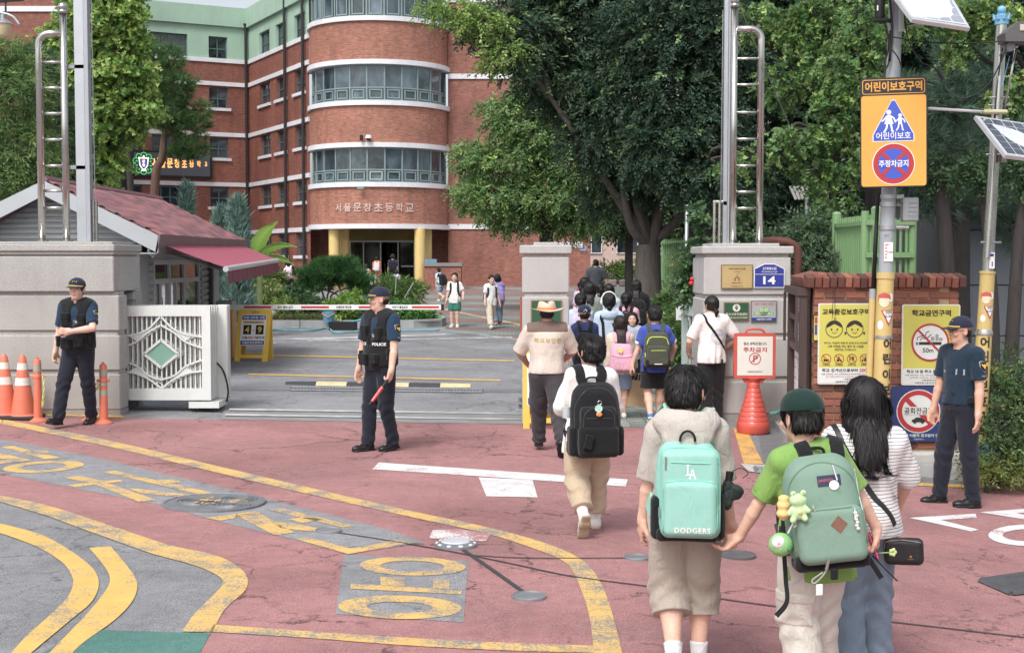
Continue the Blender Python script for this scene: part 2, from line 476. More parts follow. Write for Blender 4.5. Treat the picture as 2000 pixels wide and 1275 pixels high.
 # ------ skeleton
class Body:
 def __init__(s,H,child=False,pose=None,female=False,build=1.0):
  p=pose or{};s.H=H;s.child=child;s.b=build;s.p=p
  s.hh=H*(.162 if child else .135)
  zs=(.785 if child else .815)*H;zh=(.50 if child else .52)*H
  sw=(.089 if child else(.096 if female else .108))*H;s.ar=.87 if child else .97;hw=.048*H
  lean=p.get('lean',0);tw=p.get('twist',0)
  drop=p.get('drop',0)*H
  s.hip=np.array([p.get('sway',0)*H,0,zh-drop])
  Rb=rotm(tw,lean,p.get('tilt',0));s.Rb=Rb
  up=lambda x,y,z:s.hip+Rb@np.array([x,y,z])
  s.up=up
  s.pelvis=s.hip+V3(0,0,.02*H);s.belly=up(0,.004*H,.09*H);s.chest=up(0,0,zs-zh-.085*H)
  s.neck=up(0,-.006*H,zs-zh+.03*H)
  s.Rh=rotm(p.get('hyaw',0)+tw*.5,p.get('hpitch',0),p.get('hroll',0))
  hz=H-zh-s.hh*.5
  s.head=s.hip+Rb@np.array([0,.012*H,hz-.01*H])+s.Rh@np.array([0,0,.01*H])
  s.sh,s.el,s.wr,s.hipj,s.kn,s.an,s.hd,s.hn,s.ft={},{},{},{},{},{},{},{},{}
  ua,fa,th,sk=[(.162,.138,.235,.225),(.17,.145,.245,.232)][not child]
  for S,sg in(('R',1),('L',-1)):
   s.sh[S]=up(sg*sw,-.004*H,zs-zh+p.get('shrug'+S,0)*H)
   w=p.get('wr'+S,(sg*.135,.025,.49 if not child else .475))
   s.el[S],s.wr[S]=ik(s.sh[S],np.array(w)*H,ua*H,fa*H,p.get('elh'+S,(sg*.5,-1,-.2)))
   s.hd[S]=nrm(p.get('hd'+S,s.wr[S]-s.el[S]));s.hn[S]=nrm(p.get('hn'+S,(-sg,.25,0)))
   s.hipj[S]=s.hip+V3(sg*hw,0,0)
   a=np.array(p.get('an'+S,(sg*.045,-.01,.045)))*H
   s.kn[S],s.an[S]=ik(s.hipj[S],a,th*H,sk*H,p.get('knh'+S,(sg*.12,1,0)))
   s.ft[S]=p.get('ft'+S,(sg*8,0))
 def toe(s,S):
  y,pt=s.ft[S];R=rotm(-y,pt);return R
  # --- skin
 def head_sdf(s,P):
  hh=s.hh;q=((P-s.head.astype(f32))@s.Rh.astype(f32))/f32(hh)
  d=d_ell(q,(0,-.05,.12),(.355,.42,.38))
  d=smin(d,d_ell(q,(0,.09,-.17),(.27,.285,.315)),.12)
  d=smin(d,d_cap(q,(-.06,.25,-.40),(.06,.25,-.40),.085),.10)
  d=smin(d,d_ell(q,(0,.29,.10),(.24,.085,.05)),.06)
  for sg in(1,-1):
   d=smax(d,-(np.linalg.norm(q-V3(sg*.145,.44,.035),axis=1)-.095),.07)
   d=smin(d,d_ell(q,(sg*.145,.318,.03),(.075,.05,.05)),.02)
   d=smin(d,d_ell(q,(sg*.20,.27,-.11),(.10,.09,.09)),.08)
   R=rotm(sg*25,0,0)
   e=d_ell((q-V3(sg*.365,-.06,-.02))@R.astype(f32),(0,0,0),(.032,.095,.15))
   e=smax(e,-d_ell((q-V3(sg*.395,-.04,.0))@R.astype(f32),(0,0,0),(.025,.055,.095)),.02)
   d=smin(d,e,.03)
  d=smin(d,d_cap(q,(0,.350,.06),(0,.432,-.12),.020,.034),.045)
  for sg in(1,-1):d=smin(d,d_ell(q,(sg*.042,.395,-.135),(.032,.034,.026)),.03)
  d=smin(d,d_ell(q,(0,.365,-.245),(.11,.05,.028)),.025)
  d=smin(d,d_ell(q,(0,.355,-.295),(.09,.05,.03)),.02)
  d=smax(d,-d_ell(q,(0,.43,-.27),(.11,.05,.006)),.01)
  return d*f32(hh)
 def hand_sdf(s,P,S):
  H=s.H;sg=1 if S=='R' else-1;k=H*s.p.get('handk',1.0)
  d_=s.hd[S];n=s.hn[S]-d_*np.dot(s.hn[S],d_);n=nrm(n);t=np.cross(n,d_)*sg
  R=np.stack([t,n,d_],1);w=s.wr[S]
  q=((P-w.astype(f32))@R.astype(f32))/f32(k)
  d=d_box(q,(0,.001,.030),(.0235,.0085,.030),.0082)
  d=smin(d,d_cap(q,(0,0,-.012),(0,.0,.012),.0155,.017),.012)
  d=smin(d,d_cap(q,(.012,.004,.012),(.021,.006,.034),.0095,.009),.01)
  c=s.p.get('curl'+S,.45);L=(.043,.048,.045,.036)
  for i in range(4):
   x=.0175-i*.0117;b=np.array([x,.001,.057-abs(i-1.2)*.0022])
   spread=(.012,.003,-.005,-.014)[i]*1.2
   p0=b;a=c*(.55+.12*i)*.9
   for j,(fr,rr)in enumerate(((.46,.0066),(.31,.0060),(.25,.0053))):
    dd=nrm((spread,math.sin(a),math.cos(a)));p1=p0+dd*L[i]*fr
    d=smin(d,d_cap(q,p0,p1,rr,rr-.0005),.0025 if j else .004)
    p0=p1;a+=c*(.95 if j==0 else .7)
  tc=s.p.get('thumb'+S,.55)
  p0=np.array([.021,.004,.022]);dd=nrm((math.cos(tc)*.72,.28+tc*.25,.75));p1=p0+dd*.027
  p2=p1+nrm((.25,.35+tc*.2,.9))*.022
  d=smin(d,d_cap(q,p0,p1,.0090,.0076),.006);d=smin(d,d_cap(q,p1,p2,.0076,.0062),.003)
  return d*f32(k)
 def torso(s,P,o=0.0,k=.045):
  H=s.H;b=s.b
  Rb=s.Rb.astype(f32);q=(P-s.hip.astype(f32))@Rb;ch=s.child
  zs=s.sh['R'];zsl=((s.sh['R']+s.sh['L'])/2-s.hip)@s.Rb;zt=zsl[2]
  d=d_ell(P,s.pelvis,V3(.088*b*H+o,.066*b*H+o,.075*H+o))
  d=smin(d,d_ell(q,(0,.006*H,.10*H),V3(.080*b*H+o,.060*b*H+o,.10*H+o)),k*H)
  d=smin(d,d_ell(q,(0,.0,zt-.085*H),V3(.094*b*H+o,.062*b*H+o,.10*H+o)),k*H)
  d=smin(d,d_cap(q,(-.07*H,-.006*H,zt-.012*H),(.07*H,-.006*H,zt-.012*H),.036*H+o),.04*H)
  n=(s.neck-s.hip)@s.Rb
  for sg in(1,-1):d=smin(d,d_cap(q,(sg*.02*H,-.008*H,n[2]),(sg*.088*H,-.006*H,zt+.008*H),.026*H+o,.026*H+o),.03*H)
  return d
 def skin(s,P):
  H=s.H;d=s.torso(P,-.006)
  hc=s.head+s.Rh@V3(0,-.05,-.28)*s.hh
  d=smin(d,d_cap(P,s.neck-V3(0,0,.02*H),hc,(.033 if s.child else .036)*H,(.031 if s.child else .034)*H),.02*H)
  for S in 'RL':
   d=smin(d,d_cap(P,s.sh[S],s.el[S],.031*H*s.b*s.ar,.0245*H*s.b*s.ar),.012*H)
   m=s.el[S]+(s.wr[S]-s.el[S])*.28
   d=smin(d,d_cap(P,s.el[S],m,.0235*H*s.b*s.ar,.0255*H*s.b*s.ar),.004*H)
   d=smin(d,d_cap(P,m,s.wr[S],.0255*H*s.b*s.ar,.0165*H),.004*H)
   d=smin(d,d_cap(P,s.hipj[S],s.kn[S],.050*H*s.b,.033*H*s.b),.03*H)
   m=s.kn[S]+(s.an[S]-s.kn[S])*.32-V3(0,.006*H,0)
   d=smin(d,d_cap(P,s.kn[S],m,.032*H*s.b,.0345*H*s.b),.015*H)
   d=smin(d,d_cap(P,m,s.an[S],.0345*H*s.b,.021*H),.015*H)
   R=s.toe(S);t=s.an[S]+R@V3(0,.085*H,-.025*H)
   d=smin(d,d_cap(P,s.an[S]+R@V3(0,-.01*H,-.015*H),t,.024*H,.018*H),.01*H)
  for S in 'RL':
   w=s.wr[S];t=w+s.hd[S]*.11*H
   lo=np.minimum(w,t)-.045*H;hi=np.maximum(w,t)+.045*H
   d=gated(P,d,lo,hi,lambda p:s.hand_sdf(p,S),.008*H,.03)
  r=s.hh*.62
  d=gated(P,d,s.head-r,s.head+r,s.head_sdf,.02*H,.03)
  return d
 def bounds(s,pad=.06):
  A=[s.head+V3(0,0,s.hh*.55),s.head-V3(0,s.hh*.5,0),s.head+V3(0,s.hh*.6,0),s.pelvis-V3(0,.09*s.H,0),s.pelvis+V3(0,.09*s.H,0)]
  for S in 'RL':A+=[s.sh[S],s.el[S],s.wr[S],s.wr[S]+s.hd[S]*.11*s.H,s.kn[S],s.an[S],s.an[S]+s.toe(S)@V3(0,.14*s.H,-.03*s.H)]
  A=np.array(A);return A.min(0)-pad*s.H,A.max(0)+pad*s.H
 def hl(s,P):return((P-s.head)@s.Rh)/s.hh
 def hw(s,q):return s.head+(np.asarray(q,float)*s.hh)@s.Rh.T
 # --- clothes
 def shirt_sdf(s,P,o=.012,hem=.47,sleeve=.62,so=.010,neck=.05,fold=.006,seed=1,flare=.0,long=False,collar=0.,cuff=0.):
  H=s.H;d=s.torso(P,o)
  q=(P-s.hip.astype(f32))@s.Rb.astype(f32)
  zz=np.clip((.13*H-q[:,2])/(.18*H),0,1)
  zq=np.clip((.15*H-q[:,2])/(.12*H),0,1);rx=(.068+.018*zq)*s.b*H+o+flare*H*zz;ry=(.050+.016*zq)*s.b*H+o+flare*H*zz
  kx=np.sqrt((q[:,0]/rx)**2+(q[:,1]/ry)**2)
  dc=np.maximum((kx-1)*np.minimum(rx,ry),q[:,2]-.15*H)
  d=smin(d,dc,.03*H)
  for S in 'RL':
   a,e,w=s.sh[S],s.el[S],s.wr[S]
   if not long:
    c=a+(e-a)*sleeve;u=nrm(e-a).astype(f32)
    da=d_cap(P,a,e,.031*H*s.b*s.ar+so,.029*H*s.b*s.ar+so+cuff)
    da=smax(da,(P-c.astype(f32))@u,.004)
   else:
    da=smin(d_cap(P,a,e,.031*H*s.b*s.ar+so,.027*H*s.b*s.ar+so),d_cap(P,e,w,.027*H*s.b*s.ar+so,.021*H+so),.008)
    ww=e+(w-e)*sleeve;u=nrm(w-e).astype(f32);da=smax(da,(P-ww.astype(f32))@u,.004)
   d=smin(d,da,.018*H)
  if fold:
   d=d+folds(P,fold,14/max(H,.8),seed,1.0,.8)+folds(P,fold*.5,34/max(H,.8),seed+1,1.0,.6)
   th=np.arctan2(q[:,0]/rx,q[:,1]/ry);low=np.clip((.22*H-q[:,2])/(.25*H),0,1)
   d=d+f32(fold*.9)*low*np.sin(9*th+3*np.sin(2*th+seed)+q[:,2]*6)
  d=smax(d,f32(hem*H)-P[:,2],.004)
  nb=s.neck;nt=s.head+s.Rh@V3(0,-.05,-.28)*s.hh
  d=smax(d,-d_cap(P,nb+(nb-nt)*.05+V3(0,.01*H,.0),nt+(nt-nb)*.6,neck*H*.82,neck*H),.008)
  if collar:
   u=nrm(nt-nb);c0=nb+u*-.012*H;c1=nb+u*collar*H
   e=np.abs(d_cap(P,c0,c1,.043*H,.046*H))-.005
   t=(P-c0.astype(f32))@u.astype(f32);e=np.maximum(e,np.maximum(t-collar*H-np.clip(-(P-nb)[:,1],-.03,.03)*.5,-t))
   d=np.minimum(d,e)
  return d
 def pants_sdf(s,P,o=.008,top=.57,end=.96,r=(.056,.044,.034),fold=.005,seed=2,bell=0.):
  H=s.H;b=s.b
  d=d_ell(P,s.pelvis,V3(.090*b*H+o,.069*b*H+o,.09*H+o))
  q=(P-s.hip.astype(f32))@s.Rb.astype(f32)
  kx=np.sqrt((q[:,0]/(.083*b*H+o))**2+((q[:,1]-.003*H)/(.063*b*H+o))**2)
  d=smin(d,np.maximum((kx-1)*.064*H,np.maximum(q[:,2]-.12*H,-q[:,2])),.02*H)
  L=s.H*.47
  for S in 'RL':
   a,k,n=s.hipj[S],s.kn[S],s.an[S]
   if end>.5:
    e=n+(k-n)*(1-end)*2
    if end>1:e=n-(k-n)*(end-1)
    dl=smin(d_cap(P,a,k,r[0]*H*b+o,r[1]*H*b+o),d_cap(P,k,n,r[1]*H*b+o,r[2]*H+o+bell),.005*H)
    u=nrm(n-k).astype(f32)
   else:
    e=a+(k-a)*end*2;dl=d_cap(P,a,k,r[0]*H*b+o,r[1]*H*b+o+bell);u=nrm(k-a).astype(f32)
    if end>.42:dl=smin(dl,d_cap(P,k,n,r[1]*H*b+o+bell,r[1]*H*b+o+bell),.01)
   f=np.linalg.norm
   if fold:
    kz=np.exp(-((P[:,2]-k[2]*.95)/(.07*H))**2)+1.3*np.exp(-((P[:,2]-n[2])/(.07*H))**2)
    dl=dl+folds(P,fold,11/max(H,.8),seed+(S=='L')*3,1.,1.1)+f32(fold*.55)*kz*np.sin(P[:,2]*95/H+3*np.sin(P[:,0]*22+seed)+2*np.sin(P[:,1]*19))
   dl=smax(dl,(P-e.astype(f32))@u,.003)
   d=smin(d,dl,(.022 if end>.7 else .012)*H)
  d=smax(d,P[:,2]-f32(top*H),.004)
  return d
 def shoe_sdf(s,P,S,o=0.,sole=False):
  H=s.H;R=s.toe(S).astype(f32);q=(P-s.an[S].astype(f32))@R/f32(H)
  q=q+V3(0,0,0)
  if sole:
   d=smin(d_box(q,(0,-.005,-.038),(.0235,.035,.007),.006),d_box(q,(0,.055,-.038),(.0285,.045,.007),.006),.02)
   d=smin(d,d_ell(q,(0,.085,-.038),(.027,.03,.008)),.01)
  else:
   d=d_cap(q,(0,-.016,-.020),(0,.03,-.022),.0255,.0265)
   d=smin(d,d_ell(q,(0,.068,-.025),(.0275,.048,.0205)),.02)
   d=smin(d,d_cap(q,(0,-.006,-.015),(0,.002,.012),.0245,.0255),.015)
   d=smax(d,-(q[:,2]+.0365),.004);d=smax(d,q[:,2]-.016,.003)
  return(d-o)*f32(H)
  # --- hair
 def hair_sdf(s,P,style,seed=3):
  hh=s.hh;q=((P-s.head.astype(f32))@s.Rh.astype(f32))/f32(hh);x,y,z=q.T
  n=folds(q,.022,7.5,seed)+folds(q,.012,19,seed+2)
  cap=d_ell(q,(0,-.065,.130),(.382,.445,.41))
  cap=smin(cap,d_ell(q,(0,-.17,-.10),(.33,.32,.27)),.1)
  face=d_ell(q,(0,.50,-.16),(.36,.46,.44))
  fringe=.0
  if style in('short','crop','tucked'):
   d=smax(cap+n,-face,.03)
   d=smax(d,-(z+.27+.35*np.clip(y+.2,0,1)),.03)
   for sg in(1,-1):d=smax(d,-d_ell(q,(sg*.40,.0,-.16),(.13,.17,.25)),.03)
   if style=='crop':d=d+.035
   if style=='tucked':d=d+.02
  else:
   face=d_ell(q,(0,.52,-.16),(.34,.45,.50))
   d=smax(cap+n,-face,.03)
   L={'long':1.75,'bob':.62,'pony':.42,'bun':.42,'mid':1.0}[style]
   if style in('long','mid','bob'):
    w={'long':.40,'mid':.41,'bob':.41}[style]
    e=d_ell(q,(0,-.14,-.1),(w,.34,.42))
    zz=np.clip(-z,0,L)
    half=w*(1-.25*zz/L)+.03*np.sin(x*9+seed)
    yb=-.20-.16*np.sin(np.clip(zz/L,0,1)*1.6)*(1 if style=='long' else .3)
    th=.20-.10*zz/L
    sh=np.maximum(np.sqrt((x/half)**2+((y-yb)/th)**2)-1,-1)*.16
    sh=np.maximum(sh,np.maximum(-z-L+.10*np.sin(x*13+seed)+.06*np.sin(x*31),z-.1))
    d=smin(d,smin(e,sh,.06)+n*1.2,.05)
    d=smax(d,-face,.03)
   else:
    d=smax(d,-(z+.30+.5*np.clip(y+.2,0,1)),.03)
    if style=='pony':
     for a,b,r0,r1 in(((0,-.50,.16),(0,-.66,-.02),.10,.14),((0,-.66,-.02),(.02,-.62,-.42),.14,.11),((.02,-.62,-.42),(.03,-.55,-.72),.11,.02)):
      d=smin(d,d_cap(q,a,b,r0,r1)+n,.05)
    if style=='bun':
     for a,b,r0,r1 in(((0,-.42,-.26),(0,-.56,-.36),.08,.12),((0,-.56,-.36),(.02,-.50,-.56),.12,.07)):
      d=smin(d,d_cap(q,a,b,r0,r1)+n,.05)
  return d*f32(hh)
 def hair_bounds(s,style):
  e=2.3 if style=='long' else 1.4
  return s.head-V3(.65,.9,e)*s.hh,s.head+V3(.65,.75,.75)*s.hh
 def cap_sdf(s,P):
  q=((P-s.head.astype(f32))@s.Rh.astype(f32))/f32(s.hh)
  d=d_ell(q,(0,-.06,.21),(.425,.485,.40));d=smax(d,-(q[:,2]-.16+.04*q[:,1]),.02)
  return d*f32(s.hh)
 def visor_sdf(s,P):
  q=((P-s.head.astype(f32))@s.Rh.astype(f32))/f32(s.hh);x,y,z=q.T
  zz=z-(.185-.16*(y-.3))+.5*x*x
  d=np.maximum(np.abs(zz)-.018,np.sqrt((x/.40)**2+((y-.28)/.50)**2)*.45-.45)
  d=np.maximum(d,.26-y)
  return d*f32(s.hh)*f32(.8)
  # ------ cloth, skin, hair materials
def skin_mat():
 if 'skin' in MATS:return MATS['skin']
 t=NT('skin');a=t.new('ShaderNodeVertexColor');a.layer_name='Col'
 f=t.noise(t.coord('Object'),60,4,.6)
 t.set(Base_Color=t.mix(1.0,a.outputs[0],t.ramp(f,[(.3,(.9,.88,.87,1)),(.7,(1.05,1.04,1.04,1))]),'MULTIPLY'),Roughness=.48)
 t.b.inputs['Subsurface Weight'].default_value=.06;t.b.inputs['Subsurface Radius'].default_value=(.012,.005,.003)
 t.b.inputs['Specular IOR Level'].default_value=.4
 t.bump(t.noise(t.coord('Object'),240,3),.12,.002);MATS['skin']=t.m;return t.m
def cloth(name,rgb,var=.10,rough=.85,fine=420,sheen=.15,wr=.6):
 if name in MATS:return MATS[name]
 t=NT(name);c=lin(rgb);co=t.coord('Object')
 big=t.noise(co,5,5,.62,.4);wv=t.noise(co,fine,2)
 lo=tuple(v*(1-var)for v in c[:3])+(1,);hi=tuple(min(1,v*(1+var*.7))for v in c[:3])+(1,)
 t.set(Base_Color=t.mix(.5,t.ramp(big,[(.3,lo),(.7,hi)]),t.ramp(wv,[(.3,lo),(.7,hi)])),Roughness=rough)
 t.b.inputs['Sheen Weight'].default_value=sheen;t.b.inputs['Specular IOR Level'].default_value=.25
 cr=t.noise(t.coord('Object',(1,1,.55)),13,5,.55,1.2)
 h=t.math('ADD',t.math('MULTIPLY',t.math('ABSOLUTE',t.math('SUBTRACT',cr,.5)),2.2),t.math('MULTIPLY',wv,.05))
 t.bump(h,wr,.016);MATS[name]=t.m;return t.m
def scloth(name,base,line,n,width=.22):
 t=NT(name);co=t.coord('Object')
 sp=t.new('ShaderNodeSeparateXYZ');t.link(co,sp.inputs[0])
 wob=t.math('MULTIPLY',t.noise(co,4,3),.03)
 s=t.math('FRACT',t.math('MULTIPLY',t.math('ADD',sp.outputs[2],wob),n))
 k=t.ramp(t.math('LESS_THAN',s,width),[(0,lin(base)),(1,lin(line))])
 t.set(Base_Color=k,Roughness=.88);t.b.inputs['Specular IOR Level'].default_value=.2
 t.bump(t.noise(t.coord('Object',(1,1,.5)),13,5,.55,1.1),.5,.014);MATS[name]=t.m;return t.m
def hair_mat(name='black_hair',rgb=(26,23,23)):
 if name in MATS:return MATS[name]
 t=NT(name);c=lin(rgb)
 f=t.noise(t.coord('Object',(60,60,5)),3,5,.6,.3)
 t.set(Base_Color=t.ramp(f,[(.25,tuple(v*.55 for v in c[:3])+(1,)),(.75,tuple(v*1.5 for v in c[:3])+(1,))]),Roughness=t.ramp(f,[(.3,.42),(.7,.6)]))
 t.b.inputs['Specular IOR Level'].default_value=.38
 t.b.inputs['Anisotropic'].default_value=.5
 t.bump(f,.5,.006);MATS[name]=t.m;return t.m
SKIN=(228,184,160)
def skc(b,V,face=True,tone=SKIN,cap=False):
 base=np.array(lin(tone)[:3]);q=b.hl(V);x,y,z=q.T
 col=np.tile(base,(len(V),1))*(1+.05*np.sin(V[:,2:3]*40)*np.sin(V[:,0:1]*31))
 def blend(m,c,a=1.0):
  m=np.clip(m,0,1)[:,None]*a;col[:]=col*(1-m)+np.array(lin(c)[:3])*m
 head=np.abs(z)<.62
 red=np.array((206,140,118))
 blend(head*np.exp(-((np.abs(x)-.2)**2+(z+.1)**2)/.016)*(y>.1),red,.35)
 blend(head*np.exp(-(x**2+(z+.1)**2)/.006)*(y>.36),red,.35)
 blend(head*(np.abs(x)>.345)*(y<.1)*(y>-.25),(205,138,118),.4)
 for S in 'RL':
  d=np.linalg.norm(V-(b.wr[S]+b.hd[S]*.07*b.H),axis=1);blend(np.exp(-(d/(.05*b.H))**2),(212,152,130),.45)
 if face:
  f=head&(y>.15)
  s=lambda v,w,k:1/(1+np.exp((np.abs(v)-w)/k))
  blend(f*s(x,.105-.9*np.abs(z+.268),.012)*s(z+.268,.045,.008),(190,122,112),.55)
  blend(f*s(x,.075,.012)*s(z+.268,.005,.005),(120,72,66),.5)
  ax=np.abs(x)-.148
  blend(f*s(ax,.085,.012)*s(z-.118+.45*(ax-.0)**2*6,.017,.008),(48,38,36),.85)
  blend(f*s(ax,.062,.01)*s(z-.03+ax*ax*3,.020,.006),(238,232,228),.8)
  blend(f*s(ax,.028,.008)*s(z-.03,.024,.006),(30,24,22),.95)
  blend(f*s(ax,.072,.01)*s(z-.052+ax*ax*4,.008,.005),(36,28,28),.85)
  for sg in(1,-1):blend(f*np.exp(-((x-sg*.035)**2+(z+.165)**2)/.0004),(120,70,60),.7)
 blend(head*(1/(1+np.exp((y-(.02+.30*np.clip(z-.05,0,1)))/.03)))*(z>-.30)*(np.abs(x)<.34),(40,34,33),.75 if not cap else .5)
 return col
def grad(f,P,e=.004):
 P=np.asarray(P,f32);g=np.stack([f(P+V3(*(e if i==j else 0 for j in range(3))))-f(P-V3(*(e if i==j else 0 for j in range(3))))for i in range(3)],1)
 return g/(np.linalg.norm(g,axis=1,keepdims=True)+1e-9)
def settle(f,P,off,it=6):
 P=np.asarray(P,f32).copy()
 for _ in range(it):P-=np.clip(f(P)-off,-.05,.05)[:,None]*grad(f,P)
 return P
def ribbon(mb,P,N,w,t,mi=0):
 P=np.asarray(P,float);V=[]
 for i in range(len(P)):
  d=nrm(P[min(i+1,len(P)-1)]-P[max(i-1,0)]);s=nrm(np.cross(d,N[i]));n=nrm(np.cross(s,d));ww=w[i]if hasattr(w,'__len__')else w
  for a,c in((-1,0),(-.85,1),(.85,1),(1,0)):V.append(P[i]+s*ww/2*a+n*t*c)
 m=len(P);F=[(i*4+j,i*4+(j+1)%4,i*4+4+(j+1)%4,i*4+4+j)for i in range(m-1)for j in range(4)]
 F+=[(0,1,2,3),tuple(range(4*m-1,4*m-5,-1))]
 return mb.add(V,F,mi)
def strapo(mb,f,pts,w,t,off=.002,n=7):
 P=np.array(spline(pts,n));Q=settle(f,P,off);N=grad(f,Q,.01);return ribbon(mb,Q,N,w,t)
def strands(b,f,style,count,seed,length=.06):
 rng=np.random.default_rng(seed);lo,hi=b.hair_bounds(style)
 P=[];hh=b.hh
 for _ in range(4):
  c=(lo+rng.random((count*6,3))*(hi-lo)).astype(f32);d=f(c);P.append(c[np.abs(d)<.02])
 P=np.vstack(P)
 if len(P)>count:P=P[rng.choice(len(P),count,replace=False)]
 P=settle(f,P,.001,3);crown=b.hw((0.02,-.18,.60))
 mb=MB();k=5;Q=[P];cur=P.copy();side=rng.normal(0,.35,(len(P),3)).astype(f32)
 lift=rng.random(len(P))**3*4+.3;L=(length*rng.uniform(.5,1.15,len(P)))[:,None].astype(f32)
 for i in range(k):
  N=grad(f,cur,.006);d=(cur-crown.astype(f32));d=d/np.linalg.norm(d,axis=1,keepdims=True)
  d[:,2]-=.75;d=d+side*.5;d=d-N*(d*N).sum(1,keepdims=True);d/=np.linalg.norm(d,axis=1,keepdims=True)+1e-9
  cur=cur+d*L/k
  cur=settle(f,cur,.002+.0011*i*lift,1);Q.append(cur.copy())
 Q=np.stack(Q,1);N=grad(f,P,.006)
 d=Q[:,-1]-Q[:,0];s=np.cross(d,N);s/=np.linalg.norm(s,axis=1,keepdims=True)+1e-9
 w=rng.uniform(.0022,.0050,len(P))[:,None]*(hh/.22)
 prof=[.55,1,1,.85,.5,.03];V=[]
 for i in range(k+1):V+=[Q[:,i]-s*w*prof[i],Q[:,i]+s*w*prof[i]]
 V=np.stack(V,1).reshape(-1,3);nb=2*(k+1)
 F=(np.arange(len(P))[:,None,None]*nb+np.array([(2*i,2*i+1,2*i+3,2*i+2)for i in range(k)])[None]).reshape(-1,4)
 return V,F
 # ------ figure
def figure(label,x,Y,yaw,H,child=True,pose=None,shirt=None,pants=None,shoes=None,hair='short',hairm=None,cap=None,res=.008,group=None,female=False,build=1.0,face=True,tone=SKIN,socks=None,seed=1,extra=None,nstr=0,dz=0.0):
 b=Body(H,child,pose,female,build);rz=math.radians(yaw)
 z=float(gz(x,Y))+dz
 r=thing('person',label,'person',(x,Y,z),rz,group);b.root=r;b.res=res
 lo,hi=b.bounds()
 V,F=sdfm(b.skin,lo,hi,res)
 link('body',npm('body',V,F,skin_mat(),True,skc(b,V,face,tone,cap is not None)),r)
 b.fs=None
 def add(name,f,lo,hi,m,h=None,smooth=True):
  V,F=sdfm(f,lo,hi,h or res*1.15)
  if len(V):return link(name,npm(name,V,F,m,smooth),r)
 b.add=add
 if shirt:
  kw=dict(shirt);m=kw.pop('m');nm=kw.pop('name','shirt');b.fs=lambda P:b.shirt_sdf(P,seed=seed,**kw)
  add(nm,b.fs,lo-.03,hi+.03,m)
 if pants:
  kp=dict(pants);m=kp.pop('m');nm=kp.pop('name','trousers');b.fp=lambda P:b.pants_sdf(P,seed=seed+5,**kp)
  add(nm,b.fp,lo-.03,V3(hi[0]+.03,hi[1]+.03,.66*H),m)
 if shoes:
  m,ms=shoes
  for S in 'RL':
   c=b.an[S];e=.16*H
   add('shoe',lambda P:b.shoe_sdf(P,S),c-e,c+e,m,min(res,.009))
   add('sole',lambda P:b.shoe_sdf(P,S,0,True),c-e,c+e,ms,min(res,.007))
 if socks:
  for S in 'RL':
   a,k=b.an[S],b.kn[S];u=k-a
   add('sock',lambda P:np.maximum(d_cap(P,a-u*.05,a+u*socks[1],.024*H,.031*H),np.maximum((P-(a+u*socks[1]).astype(f32))@nrm(u).astype(f32),-1)),np.minimum(a,k)-.08,np.maximum(a,k)+.08,socks[0])
 hm=hairm or hair_mat();st=hair if isinstance(hair,str)else hair[0]
 fh=lambda P:b.hair_sdf(P,st,seed)
 if cap:
  fh0=fh;fh=lambda P:smax(fh0(P)+.002,((P-b.head.astype(f32))@b.Rh.astype(f32))[:,2]-.18*b.hh,.004)
 l2,h2=b.hair_bounds(st)
 if st in('long','mid')and b.fs is not None:
  fh1=fh;Lh=(1.28 if st=='long' else 1.0)*b.hh
  def fh(P):
   q=(P-b.head.astype(f32))@b.Rh.astype(f32);s0=b.fs(P);k=q[:,2]
   n=folds(P,.0028,44,seed+4,1.,.12)
   e=np.maximum(s0-.030+n,-s0-.02);hw_=(.30+.02*np.sin(k*14))*b.hh*(1-.28*np.clip((-k-.3*b.hh)/Lh,0,1))
   e=np.maximum(e,np.abs(q[:,0])-hw_+n);e=np.maximum(e,q[:,1]+.02)
   e=np.maximum(e,np.maximum(k+.2*b.hh,-k-Lh+.02*np.sin(q[:,0]*60+seed)+.014*np.sin(q[:,0]*150)))
   return smin(fh1(P),e,.022)
 ho=add('hair',fh,l2,h2,hm,res)
 if nstr:
  V,F=strands(b,fh,st,nstr,seed,.075 if st=='short' else .16)
  link('hair_lock',npm('hair_lock',V,F,hm,True),ho)['kind']='stuff'
 if cap:
  co=add('cap',b.cap_sdf,b.head-b.hh,b.head+b.hh,cap[0],res*.8)
  vo=add('visor',b.visor_sdf,b.head-b.hh,b.head+b.hh*1.1,cap[1],res*.6)
  vo.parent=co;b.cap=co
 return b
def onb(b,mb,f,name,m,parent=None,direction=(0,-1,0),start=.35,off=.003):
 V=mb.verts().astype(f32);d=np.asarray(direction,f32);V=V-d*start
 for _ in range(40):
  s=f(V)-off;V+=d*np.clip(s*.8,-.02,.05)[:,None]
 me=bpy.data.meshes.new(name);me.from_pydata(V.tolist(),[],mb.f);me.materials.append(m)
 return link(name,me,parent or b.root)
def bky(b,z,f,x=0.0,sign=-1):
 y=np.linspace(.45,-.1,220)*1.0;P=np.stack([np.full(220,x),y*sign,np.full(220,z)],1).astype(f32)
 d=f(P);k=np.argmax(d<0);return float(y[k]*sign)
